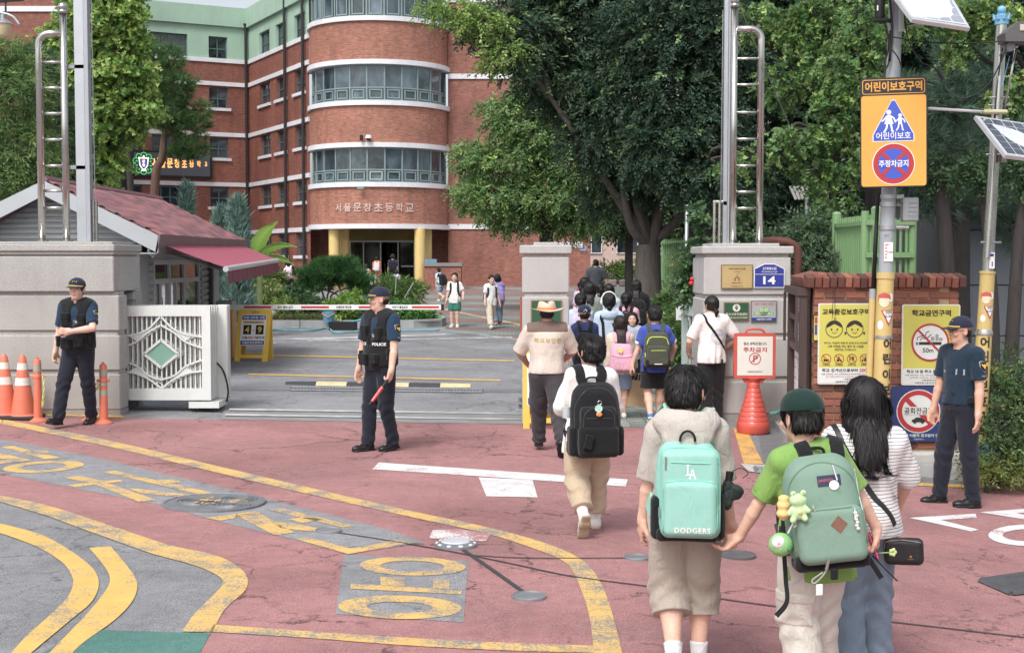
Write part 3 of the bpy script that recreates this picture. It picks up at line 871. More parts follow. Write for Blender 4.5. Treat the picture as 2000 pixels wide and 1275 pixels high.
def bagon(b,label,m,trim,w,h,d,top,cat='backpack',group=None,strapm=None,sw=.05,tilt=4,shape='round',res=.007,off=.0,straps=True,sx=1.0,s0=.12,dx=0.):
 r=thing('backpack',label,cat,b.root.location,b.root.rotation_euler.z,group)
 H=b.H;zt=top*H;zc=zt-h/2;f=b.fs
 yb=max(min(bky(b,zc+h*.3,f),bky(b,zc,f)),-.3)+.012
 Rz=rotm(b.p.get('twist',0)+off,0,0)@rotm(0,tilt,b.p.get('bagroll',0));R=Rz.astype(f32)
 cx=b.hip[0]+(b.chest-b.hip)[0]*.7+dx
 c=np.array([cx,0,zc])+Rz@np.array([0,yb-d/2-abs(b.hip[1])*0,0])
 loc=lambda P:(P-c.astype(f32))@R
 def body(P):
  q=loc(P);zz=q[:,2]/(h/2)
  s=np.ones_like(zz)
  if shape=='round':
   wq=q.copy();k=1-.16*np.clip(zz,0,1)**2+.03*np.clip(-zz,0,1);wq[:,0]/=k;wq[:,1]=wq[:,1]+.25*d*np.clip(zz,0,1)*np.where(q[:,1]<0,-.6,0)
   e=d_box(wq,(0,0,0),(w/2,d/2,h/2),min(w,h,d*1.6)*.32)
  else:e=d_box(q,(0,0,0),(w/2,d/2,h/2),min(d,w)*.28)
  return e+folds(P,.0035,13,4)
 V,F=sdfm(body,c-np.array([w,d+.1,h])*.75,c+np.array([w,d+.1,h])*.75,res)
 bo=link('main_bag',npm('main_bag',V,F,m),r)
 def sub(name,cc,hs,rad,mm,hh=None):
  g=lambda P:d_box(loc(P),cc,hs,rad)+folds(P,.002,15,2)
  C=c+Rz@np.array(cc);e=max(hs)*1.5+.02
  V,F=sdfm(g,C-e,C+e,hh or res);return link(name,npm(name,V,F,mm),r),g
 P3=lambda x,y,z:c+Rz@np.array([x,y,z])
 if straps:
  zs=((b.sh['R']+b.sh['L'])/2)[2]/H
  for sg in(1,-1):
   mb=MB();k=sg*H*sx
   pts=[P3(sg*w*s0,d*.5,h*.40),b.up(.052*k,-.05*H,0)*[1,1,0]+V3(0,0,(zs+.006)*H),b.up(.060*k,-.01*H,0)*[1,1,0]+V3(0,0,(zs+.045)*H),b.up(.066*k,.05*H,0)*[1,1,0]+V3(0,0,(zs-.03)*H),b.up(.072*k,.07*H,0)*[1,1,0]+V3(0,0,(zs-.13)*H),b.up(.088*k,.02*H,0)*[1,1,0]+V3(0,0,(zs-.22)*H),P3(sg*w*.45,d*.45,-h*.40)]
   Q=np.array(spline(pts,7));i0=4;mid=settle(f,Q[i0:-4],.003);Q[i0:-4]=mid;N=grad(f,Q,.012);kk=np.clip(1-np.arange(len(Q))/11.0,0,1)[:,None];N=N*(1-kk)+kk*(Rz@np.array([0,-.85,.5]))
   ribbon(mb,Q,N,sw,.012);part('shoulder_strap',mb,strapm or trim,r,smooth=40)
  mb=MB();mb.tube(spline([P3(-w*.13,d*.42,h*.46),P3(-w*.10,d*.40,h*.55),P3(w*.10,d*.40,h*.55),P3(w*.13,d*.42,h*.46)],5),.008,8);part('grab_handle',mb,strapm or trim,r,smooth=True)
 return r,dict(c=c,R=Rz,w=w,h=h,d=d,P3=P3,sub=sub,body=body,loc=loc)
def zipl(K,r,pts,m,rad=.004,name='zip'):
 P=np.array([K['P3'](x,-K['d']*.5-.04,z)for x,z in spline(pts,6)]);g=K.get('g',K['body']);Q=P.astype(f32);dr=(K['R']@np.array([0,1,0])).astype(f32)
 for _ in range(30):Q=Q+dr*np.clip(g(Q)-.001,-.02,.03)[:,None]
 mb=MB();mb.tube(Q,rad,6);return part(name,mb,m,r,smooth=True)
def bag_print(K,r,mb2,m,name='lettering',off=.002):
 v=mb2.verts();P=np.array([K['P3'](a,-K['d']*.5-.05,q)for a,_,q in v]).astype(f32);g=K.get('g',K['body']);dr=(K['R']@np.array([0,1,0])).astype(f32)
 for _ in range(30):P=P+dr*np.clip(g(P)-off,-.02,.03)[:,None]
 me=bpy.data.meshes.new(name);me.from_pydata(P.tolist(),[],mb2.f);me.materials.append(m);return link(name,me,r)
BF=lambda:Face((0,0,0),(1,0,0),(0,0,1))
M_WHITE=mat('white_print',(232,232,230),.6,.03);M_YEL=mat('yellow_print',(238,190,44),.55,.05);M_SILV=mat('silver_metal',(190,190,192),.28,.05,metal=1)
M_ORNG=mat('orange_print',(240,130,50),.6,.05);M_GREYP=mat('grey_print',(150,152,155),.6,.05);M_BLKP=mat('black_print',(24,24,26),.6,.05);M_NAVYP=mat('navy_print',(36,42,78),.6,.05)
M_REDP=mat('red_print',(206,44,48),.5,.05)
# ====== GROUND
def asphalt(name,rgb,spk=.35,cracks=.5,blotch=.25,red=False,wear=0.0,under=(128,127,126)):
 t=NT(name);co=t.coord('World');c=lin(rgb)[:3]
 fine=t.noise(co,130,2,.6);v=t.vor(co,75);mid=t.noise(co,9,6,.65);big=t.noise(co,.55,5,.6,.6)
 sc=lambda k:tuple(min(1,q*k)for q in c)+(1,)
 col=t.ramp(big,[(.3,sc(1-blotch)),(.55,sc(1)),(.75,sc(1+blotch*.7))])
 col=t.mix(1.0,col,t.ramp(mid,[(.3,.86),(.7,1.12)]),'MULTIPLY')
 col=t.mix(1.0,col,t.ramp(fine,[(.32,1-spk),(.5,1),(.68,1+spk)]),'MULTIPLY')
 if red:
  w=t.math('MULTIPLY',t.ramp(t.noise(co,42,4,.75),[(.50,0),(.64,1)]),t.ramp(t.noise(co,.8,5,.6),[(.36,.08),(.66,.75)]))
  col=t.mix(w,col,lin(under))
  tr=t.noise(t.coord('World',(.9,.12,1),(0,0,.9)),2.0,4,.6);col=t.mix(t.ramp(tr,[(.56,0),(.72,.22)]),col,sc(.62))
 h=t.math('ADD',fine,t.math('MULTIPLY',v,.6))
 if cracks:
  wp=t.new('ShaderNodeVectorMath',operation='ADD');nn=t.new('ShaderNodeTexNoise');nn.inputs['Scale'].default_value=2.3;nn.inputs['Detail'].default_value=7;nn.inputs['Roughness'].default_value=.68
  t.link(co,nn.inputs['Vector']);sc_=t.new('ShaderNodeVectorMath',operation='SCALE');sc_.inputs[3].default_value=.55;t.link(nn.outputs['Color'],sc_.inputs[0]);t.link(co,wp.inputs[0]);t.link(sc_.outputs[0],wp.inputs[1])
  e1=t.vor(wp.outputs[0],.62,'DISTANCE_TO_EDGE');e2=t.vor(wp.outputs[0],1.9,'DISTANCE_TO_EDGE')
  m1=t.math('MULTIPLY',t.ramp(e1,[(0,1),(.006,.9),(.013,0)]),t.ramp(t.noise(co,.7,3),[(.46,0),(.56,1)]))
  m2=t.math('MULTIPLY',t.ramp(e2,[(0,1),(.010,.8),(.022,0)]),t.ramp(t.noise(co,.45,4),[(.49,0),(.57,1)]))
  m=t.math('MULTIPLY',t.math('MAXIMUM',m1,m2),cracks);br=t.ramp(t.noise(co,14,3),[(.38,.1),(.55,1)]);m=t.math('MULTIPLY',m,br)
  col=t.mix(m,col,lin(46,43,43));h=t.math('SUBTRACT',h,t.math('MULTIPLY',m,2.0))
 t.set(Base_Color=col,Roughness=.9);t.b.inputs['Specular IOR Level'].default_value=.3
 t.bump(h,.35,.006);MATS[name]=t.m;return t.m
def road_paint(name,rgb,wear=.45,under=(132,131,130),patch=.5):
 t=NT(name);co=t.coord('World');c=lin(rgb)[:3]
 a=t.noise(co,60,5,.75);b=t.noise(co,3.2,6,.7);tot=t.math('ADD',t.math('MULTIPLY',a,.55),t.math('MULTIPLY',b,.45))
 th=.60-wear*.18
 m=t.ramp(tot,[(th-.03,0),(th+.03,1)])
 k=t.ramp(t.noise(co,5,5,.6),[(.3,tuple(q*.86 for q in c)+(1,)),(.7,tuple(min(1,q*1.06)for q in c)+(1,))])
 dirt=t.ramp(t.noise(co,1.3,6,.7),[(.55,0),(.75,.35)]);k=t.mix(dirt,k,tuple(q*.5 for q in c)+(1,))
 wp=t.vor(t.coord('World'),2.2,'DISTANCE_TO_EDGE')
 k=t.mix(t.math('MULTIPLY',t.ramp(wp,[(0,1),(.012,0)]),t.ramp(t.noise(co,1.1,3),[(.5,0),(.6,.9)])),k,lin(60,56,48))
 t.set(Base_Color=t.mix(m,k,lin(under)),Roughness=.75);t.bump(t.noise(co,130,2),.3,.005);MATS[name]=t.m;return t.m
A_GREY=asphalt('grey_asphalt',(140,140,143),.5,.6,.3);A_DARK=asphalt('dark_asphalt',(122,122,124),.35,.5,.2);A_YARD=asphalt('yard_asphalt',(158,160,164),.22,.75,.32)
A_RED=asphalt('red_surfacing',(168,117,116),.40,.75,.3,True,0,(150,132,130));A_TEAL=asphalt('teal_surfacing',(78,128,118),.3,.3,.2,True,0,(120,130,126))
P_YEL=road_paint('worn_yellow_paint',(224,180,92),.46);P_YEL2=road_paint('yellow_paint',(226,182,84),.22);P_YELR=road_paint('kerb_yellow_paint',(226,176,70),.3,(168,112,112));P_WHT=road_paint('white_paint',(222,221,220),.2,(176,124,122));P_WHT2=road_paint('scuffed_white_paint',(218,216,214),.6,(172,116,116));P_WYARD=road_paint('yard_white_paint',(206,208,210),.5)
def axis(lo,hi,fine,f0,f1,far):
 a=list(np.arange(f0,f1+1e-6,fine));d,x=fine,f0
 while x>lo:d*=1.18;x-=d;a.insert(0,x)
 d,x=fine,f1
 while x<hi:d*=1.18;x+=d;a.append(x)
 return np.array(a)
gx,gy=axis(-420,420,.25,-11,11,0),axis(-60,700,.25,2,64,0)
XX,YY=np.meshgrid(gx,gy);ZZ=gz(XX,YY)
V=np.stack([XX,YY,ZZ],-1).reshape(-1,3);nx,ny=len(gx),len(gy)
J,I=np.meshgrid(np.arange(ny-1),np.arange(nx-1),indexing='ij');F=np.stack([J*nx+I,J*nx+I+1,(J+1)*nx+I+1,(J+1)*nx+I],-1).reshape(-1,4)
def np_mesh0(name,V,F,m):
 me=bpy.data.meshes.new(name);me.from_pydata(V.tolist(),[],F.tolist());me.materials.append(m);me.polygons.foreach_set('use_smooth',[True]*len(F));return me
link('ground',np_mesh0('ground',V,F,A_GREY))['kind']='structure'
def edges(up,lo):return[[up[i],lo[i],lo[i+1],up[i+1]]for i in range(len(up)-1)]
def pxstrip(up,lo,n=5):
 U,L=spline([G(*p)[:2]for p in up],n),spline([G(*p)[:2]for p in lo],n);return edges(U,L)
B_UP=[(-100,945),(0,968),(100,990),(230,1032),(330,1065),(420,1085),(465,1108),(483,1130),(478,1155),(440,1190),(415,1235)]
B_LO=[(-100,957),(0,981),(90,1008),(200,1048),(290,1080),(380,1105),(425,1125),(435,1140),(420,1160),(380,1200),(355,1235)]
red=[(-700,786),(0,813),(230,816),(440,820),(700,824),(1020,829),(1200,832),(1432,834),(1452,880),(1462,912),(1548,932),(1660,942),(1765,950),(2000,959),(2450,985)]
mid=[(470,1118),(474,1140),(450,1172),(410,1215),(398,1240),(375,1290)]
bup=[(440,1094),(420,1086),(330,1066),(230,1034),(100,994),(0,971),(-100,948),(-700,860)]
far=[G(*p)for p in red];lowl=[G(*p)for p in mid]
P=[(p.x,p.y)for p in far]+[(9.0,9.0),(9.0,-3.0),(-1.2,-3.0)]+[(p.x,p.y)for p in reversed(lowl)]+[(p.x,p.y)for p in(G(*q)for q in bup)]
gsheet('roadway',[P],A_RED,.0022,.25)
gsheet('road_panel',[gpoly([(-150,842),(0,858),(170,890),(340,930),(500,968),(620,1000),(760,1035),(828,1060),(680,1083),(575,1055),(400,1012),(330,990),(150,955),(0,925),(-150,898)]),gpoly([(672,1083),(915,1096),(905,1216),(655,1200)])],A_GREY,.0044,.25)
gsheet('road_patch',[gpoly([(165,1230),(412,1237),(376,1300),(40,1300)])],A_TEAL,.0044,.25)
gsheet('pavement',[gpoly([(1478,834),(1512,832),(1560,908),(1545,930),(1508,912),(1492,908)])],A_DARK,.0044,.25)
gsheet('gutter',[gpoly([(1600,908),(1765,928),(2000,950),(2450,985),(2450,982),(2000,957),(1765,948),(1560,930)])],A_DARK,.0044,.25)
LF=.0065
YL=lambda nm,polys,m=P_YEL:gsheet(nm,polys,m,LF,.25)
YL('yellow_line',pxstrip([(-100,800),(0,818),(200,858),(400,905),(600,952),(800,998),(950,1030),(1060,1060),(1130,1090),(1165,1125),(1190,1180),(1215,1275),(1225,1330)],[(-100,812),(0,828),(200,870),(400,918),(600,965),(800,1010),(950,1043),(1050,1075),(1105,1100),(1128,1135),(1150,1200),(1160,1275),(1165,1330)]))
YL('yellow_line',pxstrip(B_UP,B_LO));YL('yellow_line',pxstrip([(417,1221),(600,1234),(800,1247),(1000,1257),(1160,1262)],[(408,1235),(600,1247),(800,1262),(1000,1272),(1160,1276)]))
YL('yellow_line',pxstrip([(-60,1010),(0,1023),(80,1045),(140,1078),(180,1110),(193,1140),(180,1175),(140,1210),(80,1260),(45,1290)],[(-60,1028),(0,1042),(70,1068),(120,1098),(140,1125),(142,1145),(130,1170),(95,1205),(50,1245),(10,1290)]),P_YEL2)
YL('yellow_line',pxstrip([(216,1068),(235,1090),(262,1125),(268,1150),(255,1180),(220,1215),(160,1258),(130,1290)],[(174,1071),(192,1092),(212,1120),(213,1142),(195,1170),(165,1205),(110,1262),(82,1290)]),P_YEL2)
YL('yellow_line',pxstrip([(-200,799),(0,806),(120,809),(240,812)],[(-200,803),(0,810),(120,813),(240,816)],2),P_YELR)
YL('yellow_line',[gpoly([(1432,835),(1456,835),(1491,907),(1453,906)])],P_YELR);YL('yellow_line',pxstrip([(1745,942),(1880,947),(2000,951),(2300,966)],[(1745,947),(1880,953),(2000,958),(2300,975)],2),P_YELR)
for(a,b)in(((485,730),(978,742)),((527,693),(1005,704))):YL('yellow_line',[gpoly([a,b,(b[0],b[1]+2.6),(a[0],a[1]+2.6)])],P_YEL2)
YL('white_line',[gpoly([(740,904),(985,921),(1226,937),(1222,951),(985,934),(727,917)]),gpoly([(935,933),(1040,938),(1050,972),(950,970)])],P_WHT)
YL('white_line',[gpoly([(1776,1012),(1905,1004),(1908,1012),(1837,1016),(1911,1035),(1898,1039)]),gpoly([(1913,1001),(2060,990),(2060,997),(1985,1003),(2060,1018),(2060,1024)])],P_WHT)
_c=[(2010+80*math.cos(t),1046+21*math.sin(t))for t in np.linspace(0,2*math.pi,25)];_d=[(2010+52*math.cos(t),1046+12*math.sin(t))for t in np.linspace(0,2*math.pi,25)]
YL('white_line',edges(gpoly(_c),gpoly(_d)),P_WHT)
YL('white_smear',[gpoly([(845,1036),(900,1034),(958,1044),(950,1058),(915,1056),(838,1052)])],P_WHT2)
for q in([(500,663),(880,651),(900,653),(620,664)],[(600,665),(1000,658),(1000,660),(600,667)],[(450,667),(540,669),(540,671),(450,669)]):YL('white_line',[gpoly(q)],P_WYARD)
def road_letter(rings,polys,kx,ky,oy):
 out=[]
 for cx,cy,rx,ry,ix,iy,tl in rings:
  T=np.linspace(0,2*math.pi,33);E=lambda a,b:[(kx*(cx+a*math.cos(q)),oy+ky*(cy+b*math.sin(q)-tl*a*math.cos(q)))for q in T]
  out+=edges(gpoly(E(rx,ry)),gpoly(E(ix,iy)))
 for p in polys:out.append(gpoly([(kx*x,oy+ky*y)for x,y in p]))
 gsheet('road_letter',out,P_YEL,.0075,.25)
road_letter([(1612,614,208,37,124,21,-.02),(1562,775,243,46,130,21,-.02)],[[(1370,681),(1805,710),(1800,724),(1368,702)],[(1485,655),(1580,660),(1582,694),(1487,688)],[(1690,665),(1755,668),(1757,706),(1692,701)]],.5,.5,800)
road_letter([],[[(800,425),(1000,398),(1022,406),(862,436)],[(915,412),(1010,406),(1150,482),(1075,494)],[(1050,438),(1140,445),(1268,470),(1240,480),(1100,466)],[(1040,392),(1105,388),(1382,455),(1340,463)],[(1130,430),(1215,420),(1262,432),(1180,446)],[(1150,506),(1205,501),(1372,545),(1570,509),(1632,520),(1360,567)]],.5,.5,800)
road_letter([],[[(490,334),(622,321),(810,362),(725,380)],[(520,393),(940,350),(962,366),(590,409)],[(730,382),(850,380),(1230,512),(1085,525)],[(1000,420),(1090,424),(1490,470),(1430,489),(1100,456)],[(805,291),(900,281),(1690,460),(1600,476)],[(1150,356),(1350,345),(1430,370),(1240,386)]],.25,.25,850)
road_letter([(340,250,318,44,178,26,.06)],[[(10,96),(105,87),(472,180),(350,191)],[(230,126),(370,124),(395,142),(290,152)],[(-160,132),(-20,136),(245,196),(165,210),(-160,160)],[(-60,205),(60,196),(180,204),(-20,232)]],.25,.25,850)
M_SLOT=mat('black_joint_sealant',(62,62,64),.7,.2,20);M_IRON=mat('cast_iron',(120,122,126),.55,.18,10,.3,60,metal=.15);M_IRON2=mat('dull_steel_plate',(150,153,157),.45,.15,8,.15,60,metal=.5)
for k,pts in enumerate(([(650,1040),(760,1057),(880,1078),(980,1098),(1118,1127),(1271,1147),(1403,1170),(1546,1190),(1674,1208),(2000,1246),(2300,1280)],[(915,1085),(1030,1091),(1222,1091)],[(905,1075),(960,1113),(1030,1163)])):
 gsheet('cable_joint',stripe([G(*p)for p in pts],.034 if k==2 else .02,4),M_SLOT,.0088,.25)
def disc_cover(name,px,py,r,m,label,lift=.016,rings=False,cat='manhole cover'):
 c=G(px,py);n=40;t=thing(name,label,cat,c)
 mb=MB();mb.lathe((0,0,0),[(.001,-.02),(r,-.02),(r,lift),(r*.94,lift+.004),(r*.93,lift-.002),(.001,lift-.002)],n);part('cover',mb,m,t,smooth=30)
 if rings:
  mb=MB()
  for cx,cy,k in((-.3,.05,5),(.42,.30,4),(.42,-.34,4)):
   for j in range(k):
    q=r*(.10+.085*j)
    P=[(r*cx+q*math.cos(a),r*cy+q*math.sin(a),lift)for a in np.linspace(0,2*math.pi,25)];P=[p for p in P if math.hypot(p[0],p[1])<r*.88]
    if len(P)>3:mb.tube(P,.007,5)
  part('raised_pattern',mb,m,t)['kind']='stuff'
  mb=MB();F=Face((-.5*r,-.4*r,0),(1,0,0),(0,1,0));
  for k in range(26):F.disc(mb,r*RNG.uniform(.2,1.25),r*RNG.uniform(.1,.8),r*RNG.uniform(.03,.08),lift+.0075,7)
  fpart('paint_splash',mb,P_YEL,t,world=False)['kind']='stuff'
 return t
disc_cover('manhole_cover',418,983,.42,M_IRON,'round iron manhole cover with ring pattern and yellow paint on it',rings=True)
disc_cover('manhole_cover',1440,1086,.13,mat('dark_iron',(98,96,98),.6,.2,12,metal=.2),'dark round cover in the red road beside the two joined hands',rings=False)
disc_cover('road_plate',642,1038,.10,M_IRON2,'small round steel plate at the near end of the yellow lettering',cat='road stud');disc_cover('road_plate',1033,1167,.105,M_IRON2,'small round steel plate where the diagonal road joint ends',cat='road stud');disc_cover('road_plate',1243,1091,.085,M_IRON2,'small round steel plate left of the mint backpack boy',cat='road stud')
c=G(890,1066);t=thing('road_stud','round silver road stud with reflectors under the white paint smear','road stud',c)
mb=MB();mb.lathe((0,0,0),[(.001,-.01),(.155,-.01),(.150,.018),(.115,.034),(.001,.036)],36);part('base',mb,M_IRON,t,smooth=30);mb=MB();mb.lathe((0,0,.035),[(.001,0),(.105,0),(.095,.008),(.001,.010)],32);part('top_disc',mb,mat('grey_disc',(190,193,198),.5),t,smooth=30)
for k in range(10):
 a=2*math.pi*k/10;mb=MB();mb.box((.133*math.cos(a),.133*math.sin(a),.024),(.02,.03,.014),.004,rotm(math.degrees(a)));part('reflector',mb,mat('white_reflector',(226,228,230),.3),t)
def grate(name,label,quad,nb,m):
 Q=[np.array(G(*p))for p in quad];c=sum(Q)/4;t=thing(name,label,'drain',c);mb=MB();up=np.array([0,0,.012])
 for a,b in zip(Q,Q[1:]+Q[:1]):mb.tube([a+up,b+up],.022,4)
 part('frame',mb,m,t,world=True);mb=MB();mb.poly([q+np.array([0,0,.0085])for q in Q]);part('pit',mb,mat('drain_pit',(30,30,31),.9),t,world=True)
 for i in range(1,nb):
  k=i/nb;a,b=Q[0]+(Q[1]-Q[0])*k,Q[3]+(Q[2]-Q[3])*k;mb=MB();mb.tube([a+up,b+up],.011,4);part('bar',mb,m,t,world=True)
grate('street_drain','iron street drain grate at the right edge of the red road',[(1915,1137),(2030,1120),(2090,1150),(1975,1163)],16,mat('dark_iron2',(92,92,96),.55,.2,12,metal=.3));grate('street_drain','small drain grate in the concrete apron below the grey pavement',[(1474,915),(1546,922),(1550,930),(1478,924)],12,M_IRON)
M_CONC=mat('worn_concrete',(186,182,176),.85,.14,5,.35,70,grime=.3)
gsheet('drain_apron',[gpoly([(1446,907),(1510,910),(1560,922),(1562,937),(1462,922)])],M_CONC,.012,1.0)
def kerb(name,px,h,w,m,back=(0,1,0)):
 P=[np.array(G(*p))for p in px];mb=MB();b=nrm(back)*w
 for i in range(len(P)-1):
  n=max(1,int(np.linalg.norm(P[i+1]-P[i])/.9))
  for k in range(n):
   a,c=P[i]+(P[i+1]-P[i])*(k+.01)/n,P[i]+(P[i+1]-P[i])*(k+.99)/n
   mb.prism([a-V3(0,0,.1),c-V3(0,0,.1),c+b-V3(0,0,.1),a+b-V3(0,0,.1)],(0,0,h+.1))
 return struct(name,mb,m)
M_KERB=mat('granite_kerb',(168,168,166),.8,.14,9,.3,90,grime=.3)
kerb('kerb',[(1590,905),(1690,917),(1790,930),(1900,941),(2000,949),(2300,975)],.12,.18,M_KERB)
kerb('kerb',[(1512,834),(1536,868),(1558,906)],.09,.14,M_KERB,(1,0,0))
M_RAIL=mat('steel_rail',(168,168,168),.35,.1,6,metal=.8);M_RCONC=mat('rail_bed',(134,133,132),.85,.15,6,.3,60)
gsheet('rail_bed',[gpoly([(440,799),(1020,808),(1021,829),(430,820)])],M_RCONC,.006,.5)
for a,b in(((448,803),(1020,810.5)),((440,813.5),(1020,821.5))):
 mb=MB();A,Bp=G(*a),G(*b);mb.tube([A+Vector((0,0,.02)),Bp+Vector((0,0,.012))],.018,4);mono('gate_rail',mb,M_RAIL,'steel sliding-gate rail nearer the yard' if a[1]<810 else 'steel sliding-gate rail nearer the red road','rail')
for q,l in(([(450,757),(563,757),(568,763),(450,763)],'steel cover plate in the asphalt by the folded gate'),([(942,761),(1020,762),(1020,767),(942,767)],'steel cover plate in the asphalt by the middle pillar')):
 mb=MB();Q=[np.array(G(*p))for p in q];mb.prism([p+V3(0,0,.004)for p in Q],(0,0,.012));mono('cover_plate',mb,M_IRON2,l,'cover plate')
grate('channel_drain','long narrow channel drain across the driveway',[(568,758.5),(942,763),(942,767.5),(568,763.5)],60,M_IRON)
M_BUMPB=mat('black_rubber',(64,66,70),.8,.15,8,.4,40);M_BUMPY=mat('dirty_yellow_rubber',(214,194,142),.8,.16,7,.4,40)
A,Bp=np.array(G(558,750)),np.array(G(920,755));t=thing('speed_bump','low black and yellow rubber speed bump across the driveway','speed bump',Vector(A));n=6
for i in range(n):
 a,c=A+(Bp-A)*(i+.01)/n,A+(Bp-A)*(i+.99)/n;mb=MB();pr=[(-.17,0),(-.11,.032),(-.04,.046),(.04,.046),(.11,.032),(.17,0)]
 e0,e1=(.55 if i==0 else 1),(.55 if i==n-1 else 1)
 V=[a+V3(0,y*e0,z*e0**.3+.001)for y,z in pr]+[c+V3(0,y*e1,z+.001)for y,z in pr];mb.add(V,[(j,j+1,j+7,j+6)for j in range(5)]+[tuple(range(5,-1,-1)),tuple(range(6,12))])
 o=part('block',mb,M_BUMPY if i%2 else M_BUMPB,t,world=True,smooth=30)
 for k in(.3,.7):mb=MB();p=a+(c-a)*k;mb.lathe(p+V3(0,0,.045),[(.001,0),(.014,0),(.012,.004),(.001,.004)],8);q=part('bolt',mb,M_IRON,o,False);q.data.transform(Matrix.Translation(-Vector(A)))
def paving(name,c1,c2,c3,sx,sy,rot=0):
 t=NT(name);co=t.coord('World',(1,1,1),(0,0,rot));b=t.new('ShaderNodeTexBrick');t.link(co,b.inputs['Vector']);b.inputs['Scale'].default_value=1;b.inputs['Brick Width'].default_value=sx;b.inputs['Row Height'].default_value=sy;b.inputs['Mortar Size'].default_value=.01
 for i,c in((1,c1),(2,c2),(3,c3)):b.inputs[i].default_value=lin(c)
 big=t.noise(co,.5,4);k=t.mix(1,b.outputs[0],t.ramp(big,[(.3,.8),(.7,1.12)]),'MULTIPLY');k=t.mix(1,k,t.ramp(t.noise(co,30,3),[(.3,.85),(.7,1.1)]),'MULTIPLY')
 t.set(Base_Color=k,Roughness=.85);t.bump(t.math('ADD',t.math('MULTIPLY',b.outputs[1],-1.0),t.noise(co,60,2)),.4,.006);return t.m
PV_RED=paving('red_block_paving',(150,118,112),(132,108,106),(112,104,100),.4,.2);PV_GRN=paving('green_grey_paving',(140,152,146),(126,142,136),(110,112,108),.2,.2);PV_PATH=paving('path_paving',(124,132,126),(108,118,112),(84,88,84),.22,.22);PV_CREAM=paving('tactile_cream',(206,186,140),(198,178,134),(150,140,110),.3,.3)
gsheet('plaza',[gpoly([(872,642),(930,652),(1020,664),(1120,668),(1120,600),(1150,566),(1000,556),(640,556),(640,575),(800,585),(845,612)])],PV_RED,.006,1.0)
for y0,y1 in((566,568),(573,576),(582,586),(592,597),(604,610),(618,625),(634,642),(649,656)):
 gsheet('plaza_band',[gpoly([(870+(y0<600)*-40,y0-3),(1120,y0),(1120,y1),(870+(y0<600)*-40,y1-3)])],PV_GRN,.010,1.0)
gsheet('tactile_strip',[gpoly([(870,604),(1020,634),(1020,638),(868,606)])],PV_CREAM,.014,1.0)
kerb('kerb',[(876,645),(930,653),(1022,665)],.02,.14,M_KERB)
gsheet('path',[[(.72,16.0),(2.55,16.0),(2.7,20),(2.9,24),(2.9,34),(2.2,44),(3.6,50),(8,56),(8,60),(2,58),(1.5,44),(1.4,34),(.9,24)]],PV_PATH,.005,1.0)
t=thing('paved_walkway','grey green paving blocks of the footway between the gate pillars','paving',gp(1.6,17.5));t['kind']='structure'
PM=[mat('paver_%s'%k,c,.85,.14,9,.4,60,rnd=.18)for k,c in(('green',(134,144,136)),('grey',(148,150,146)),('dark',(118,126,120)))]
mb=MB();mb.box((0,0,0),(.212,.212,.06),.006);PME=[mb.mesh('paver',m)for m in PM]
for j in range(22):
 for i in range(9):
  x,y=.78+i*.22+(j%2)*.0,16.02+j*.22;p=gp(x+.11,y+.11,-.016+RNG.uniform(-.002,.003));o=piece('paver',PME[int(RNG.choice(3,p=(.5,.3,.2)))],t,p-t.location,(RNG.uniform(-.01,.01),RNG.uniform(-.01,.01),0))
  # ====== SCHOOL BUILDING
def uvs(me,fn):
 v=np.array([q.co[:]for q in me.vertices]);li=np.array([l.vertex_index for l in me.loops])
 me.uv_layers.new(name='UVMap').data.foreach_set('uv',fn(v)[li].astype(f32).ravel())
def brick_mat(name,c1,c2,mortar,bw=.225,bh=.075,stain=.55,relief=.6):
 t=NT(name);uv=t.coord('UV');b=t.new('ShaderNodeTexBrick');t.link(uv,b.inputs['Vector']);b.inputs['Scale'].default_value=1
 b.inputs['Brick Width'].default_value=bw;b.inputs['Row Height'].default_value=bh;b.inputs['Mortar Size'].default_value=.008;b.inputs['Mortar Smooth'].default_value=.2;b.inputs['Bias'].default_value=-.1
 for i,c in((1,c1),(2,c2),(3,mortar)):b.inputs[i].default_value=lin(c)
 co=t.coord('World');n1=t.noise(co,.55,6,.65);st=t.noise(t.coord('World',(1.6,1.6,.22)),1.2,6,.7);n3=t.noise(t.coord('UV',(4.4,13.3,1)),1,1)
 k=t.mix(1,b.outputs[0],t.ramp(n1,[(.3,.80),(.7,1.14)]),'MULTIPLY');k=t.mix(1,k,t.ramp(n3,[(.3,.78),(.7,1.16)]),'MULTIPLY')
 k=t.mix(t.ramp(st,[(.48,0),(.76,stain)]),k,lin(84,52,46));k=t.mix(t.ramp(t.noise(co,.8,5,.7,.5),[(.62,0),(.8,.3)]),k,lin(206,160,140))
 t.set(Base_Color=k,Roughness=.72);t.bump(t.math('MULTIPLY',b.outputs[1],-1.0),relief,.01);MATS[name]=t.m;return t.m
BRK=brick_mat('tower_brick',(186,114,88),(166,96,72),(158,138,124));BRK2=brick_mat('shaded_wing_brick',(158,90,70),(142,78,62),(118,92,82));BRK3=brick_mat('gable_brick',(164,98,80),(148,84,68),(138,114,102))  # wing brick colour is darkened for its shadier walls as well as its glaze
M_BAND=mat('white_painted_band',(222,222,226),.7,.05,3,grime=.25);M_GREEN=mat('mint_green_render',(158,190,168),.85,.06,1.2,.15,30,grime=.22);M_WFR=mat('teal_window_frame',(78,104,108),.5,.08,5);M_WFR2=mat('grey_teal_frame',(126,146,146),.45,.07,5)
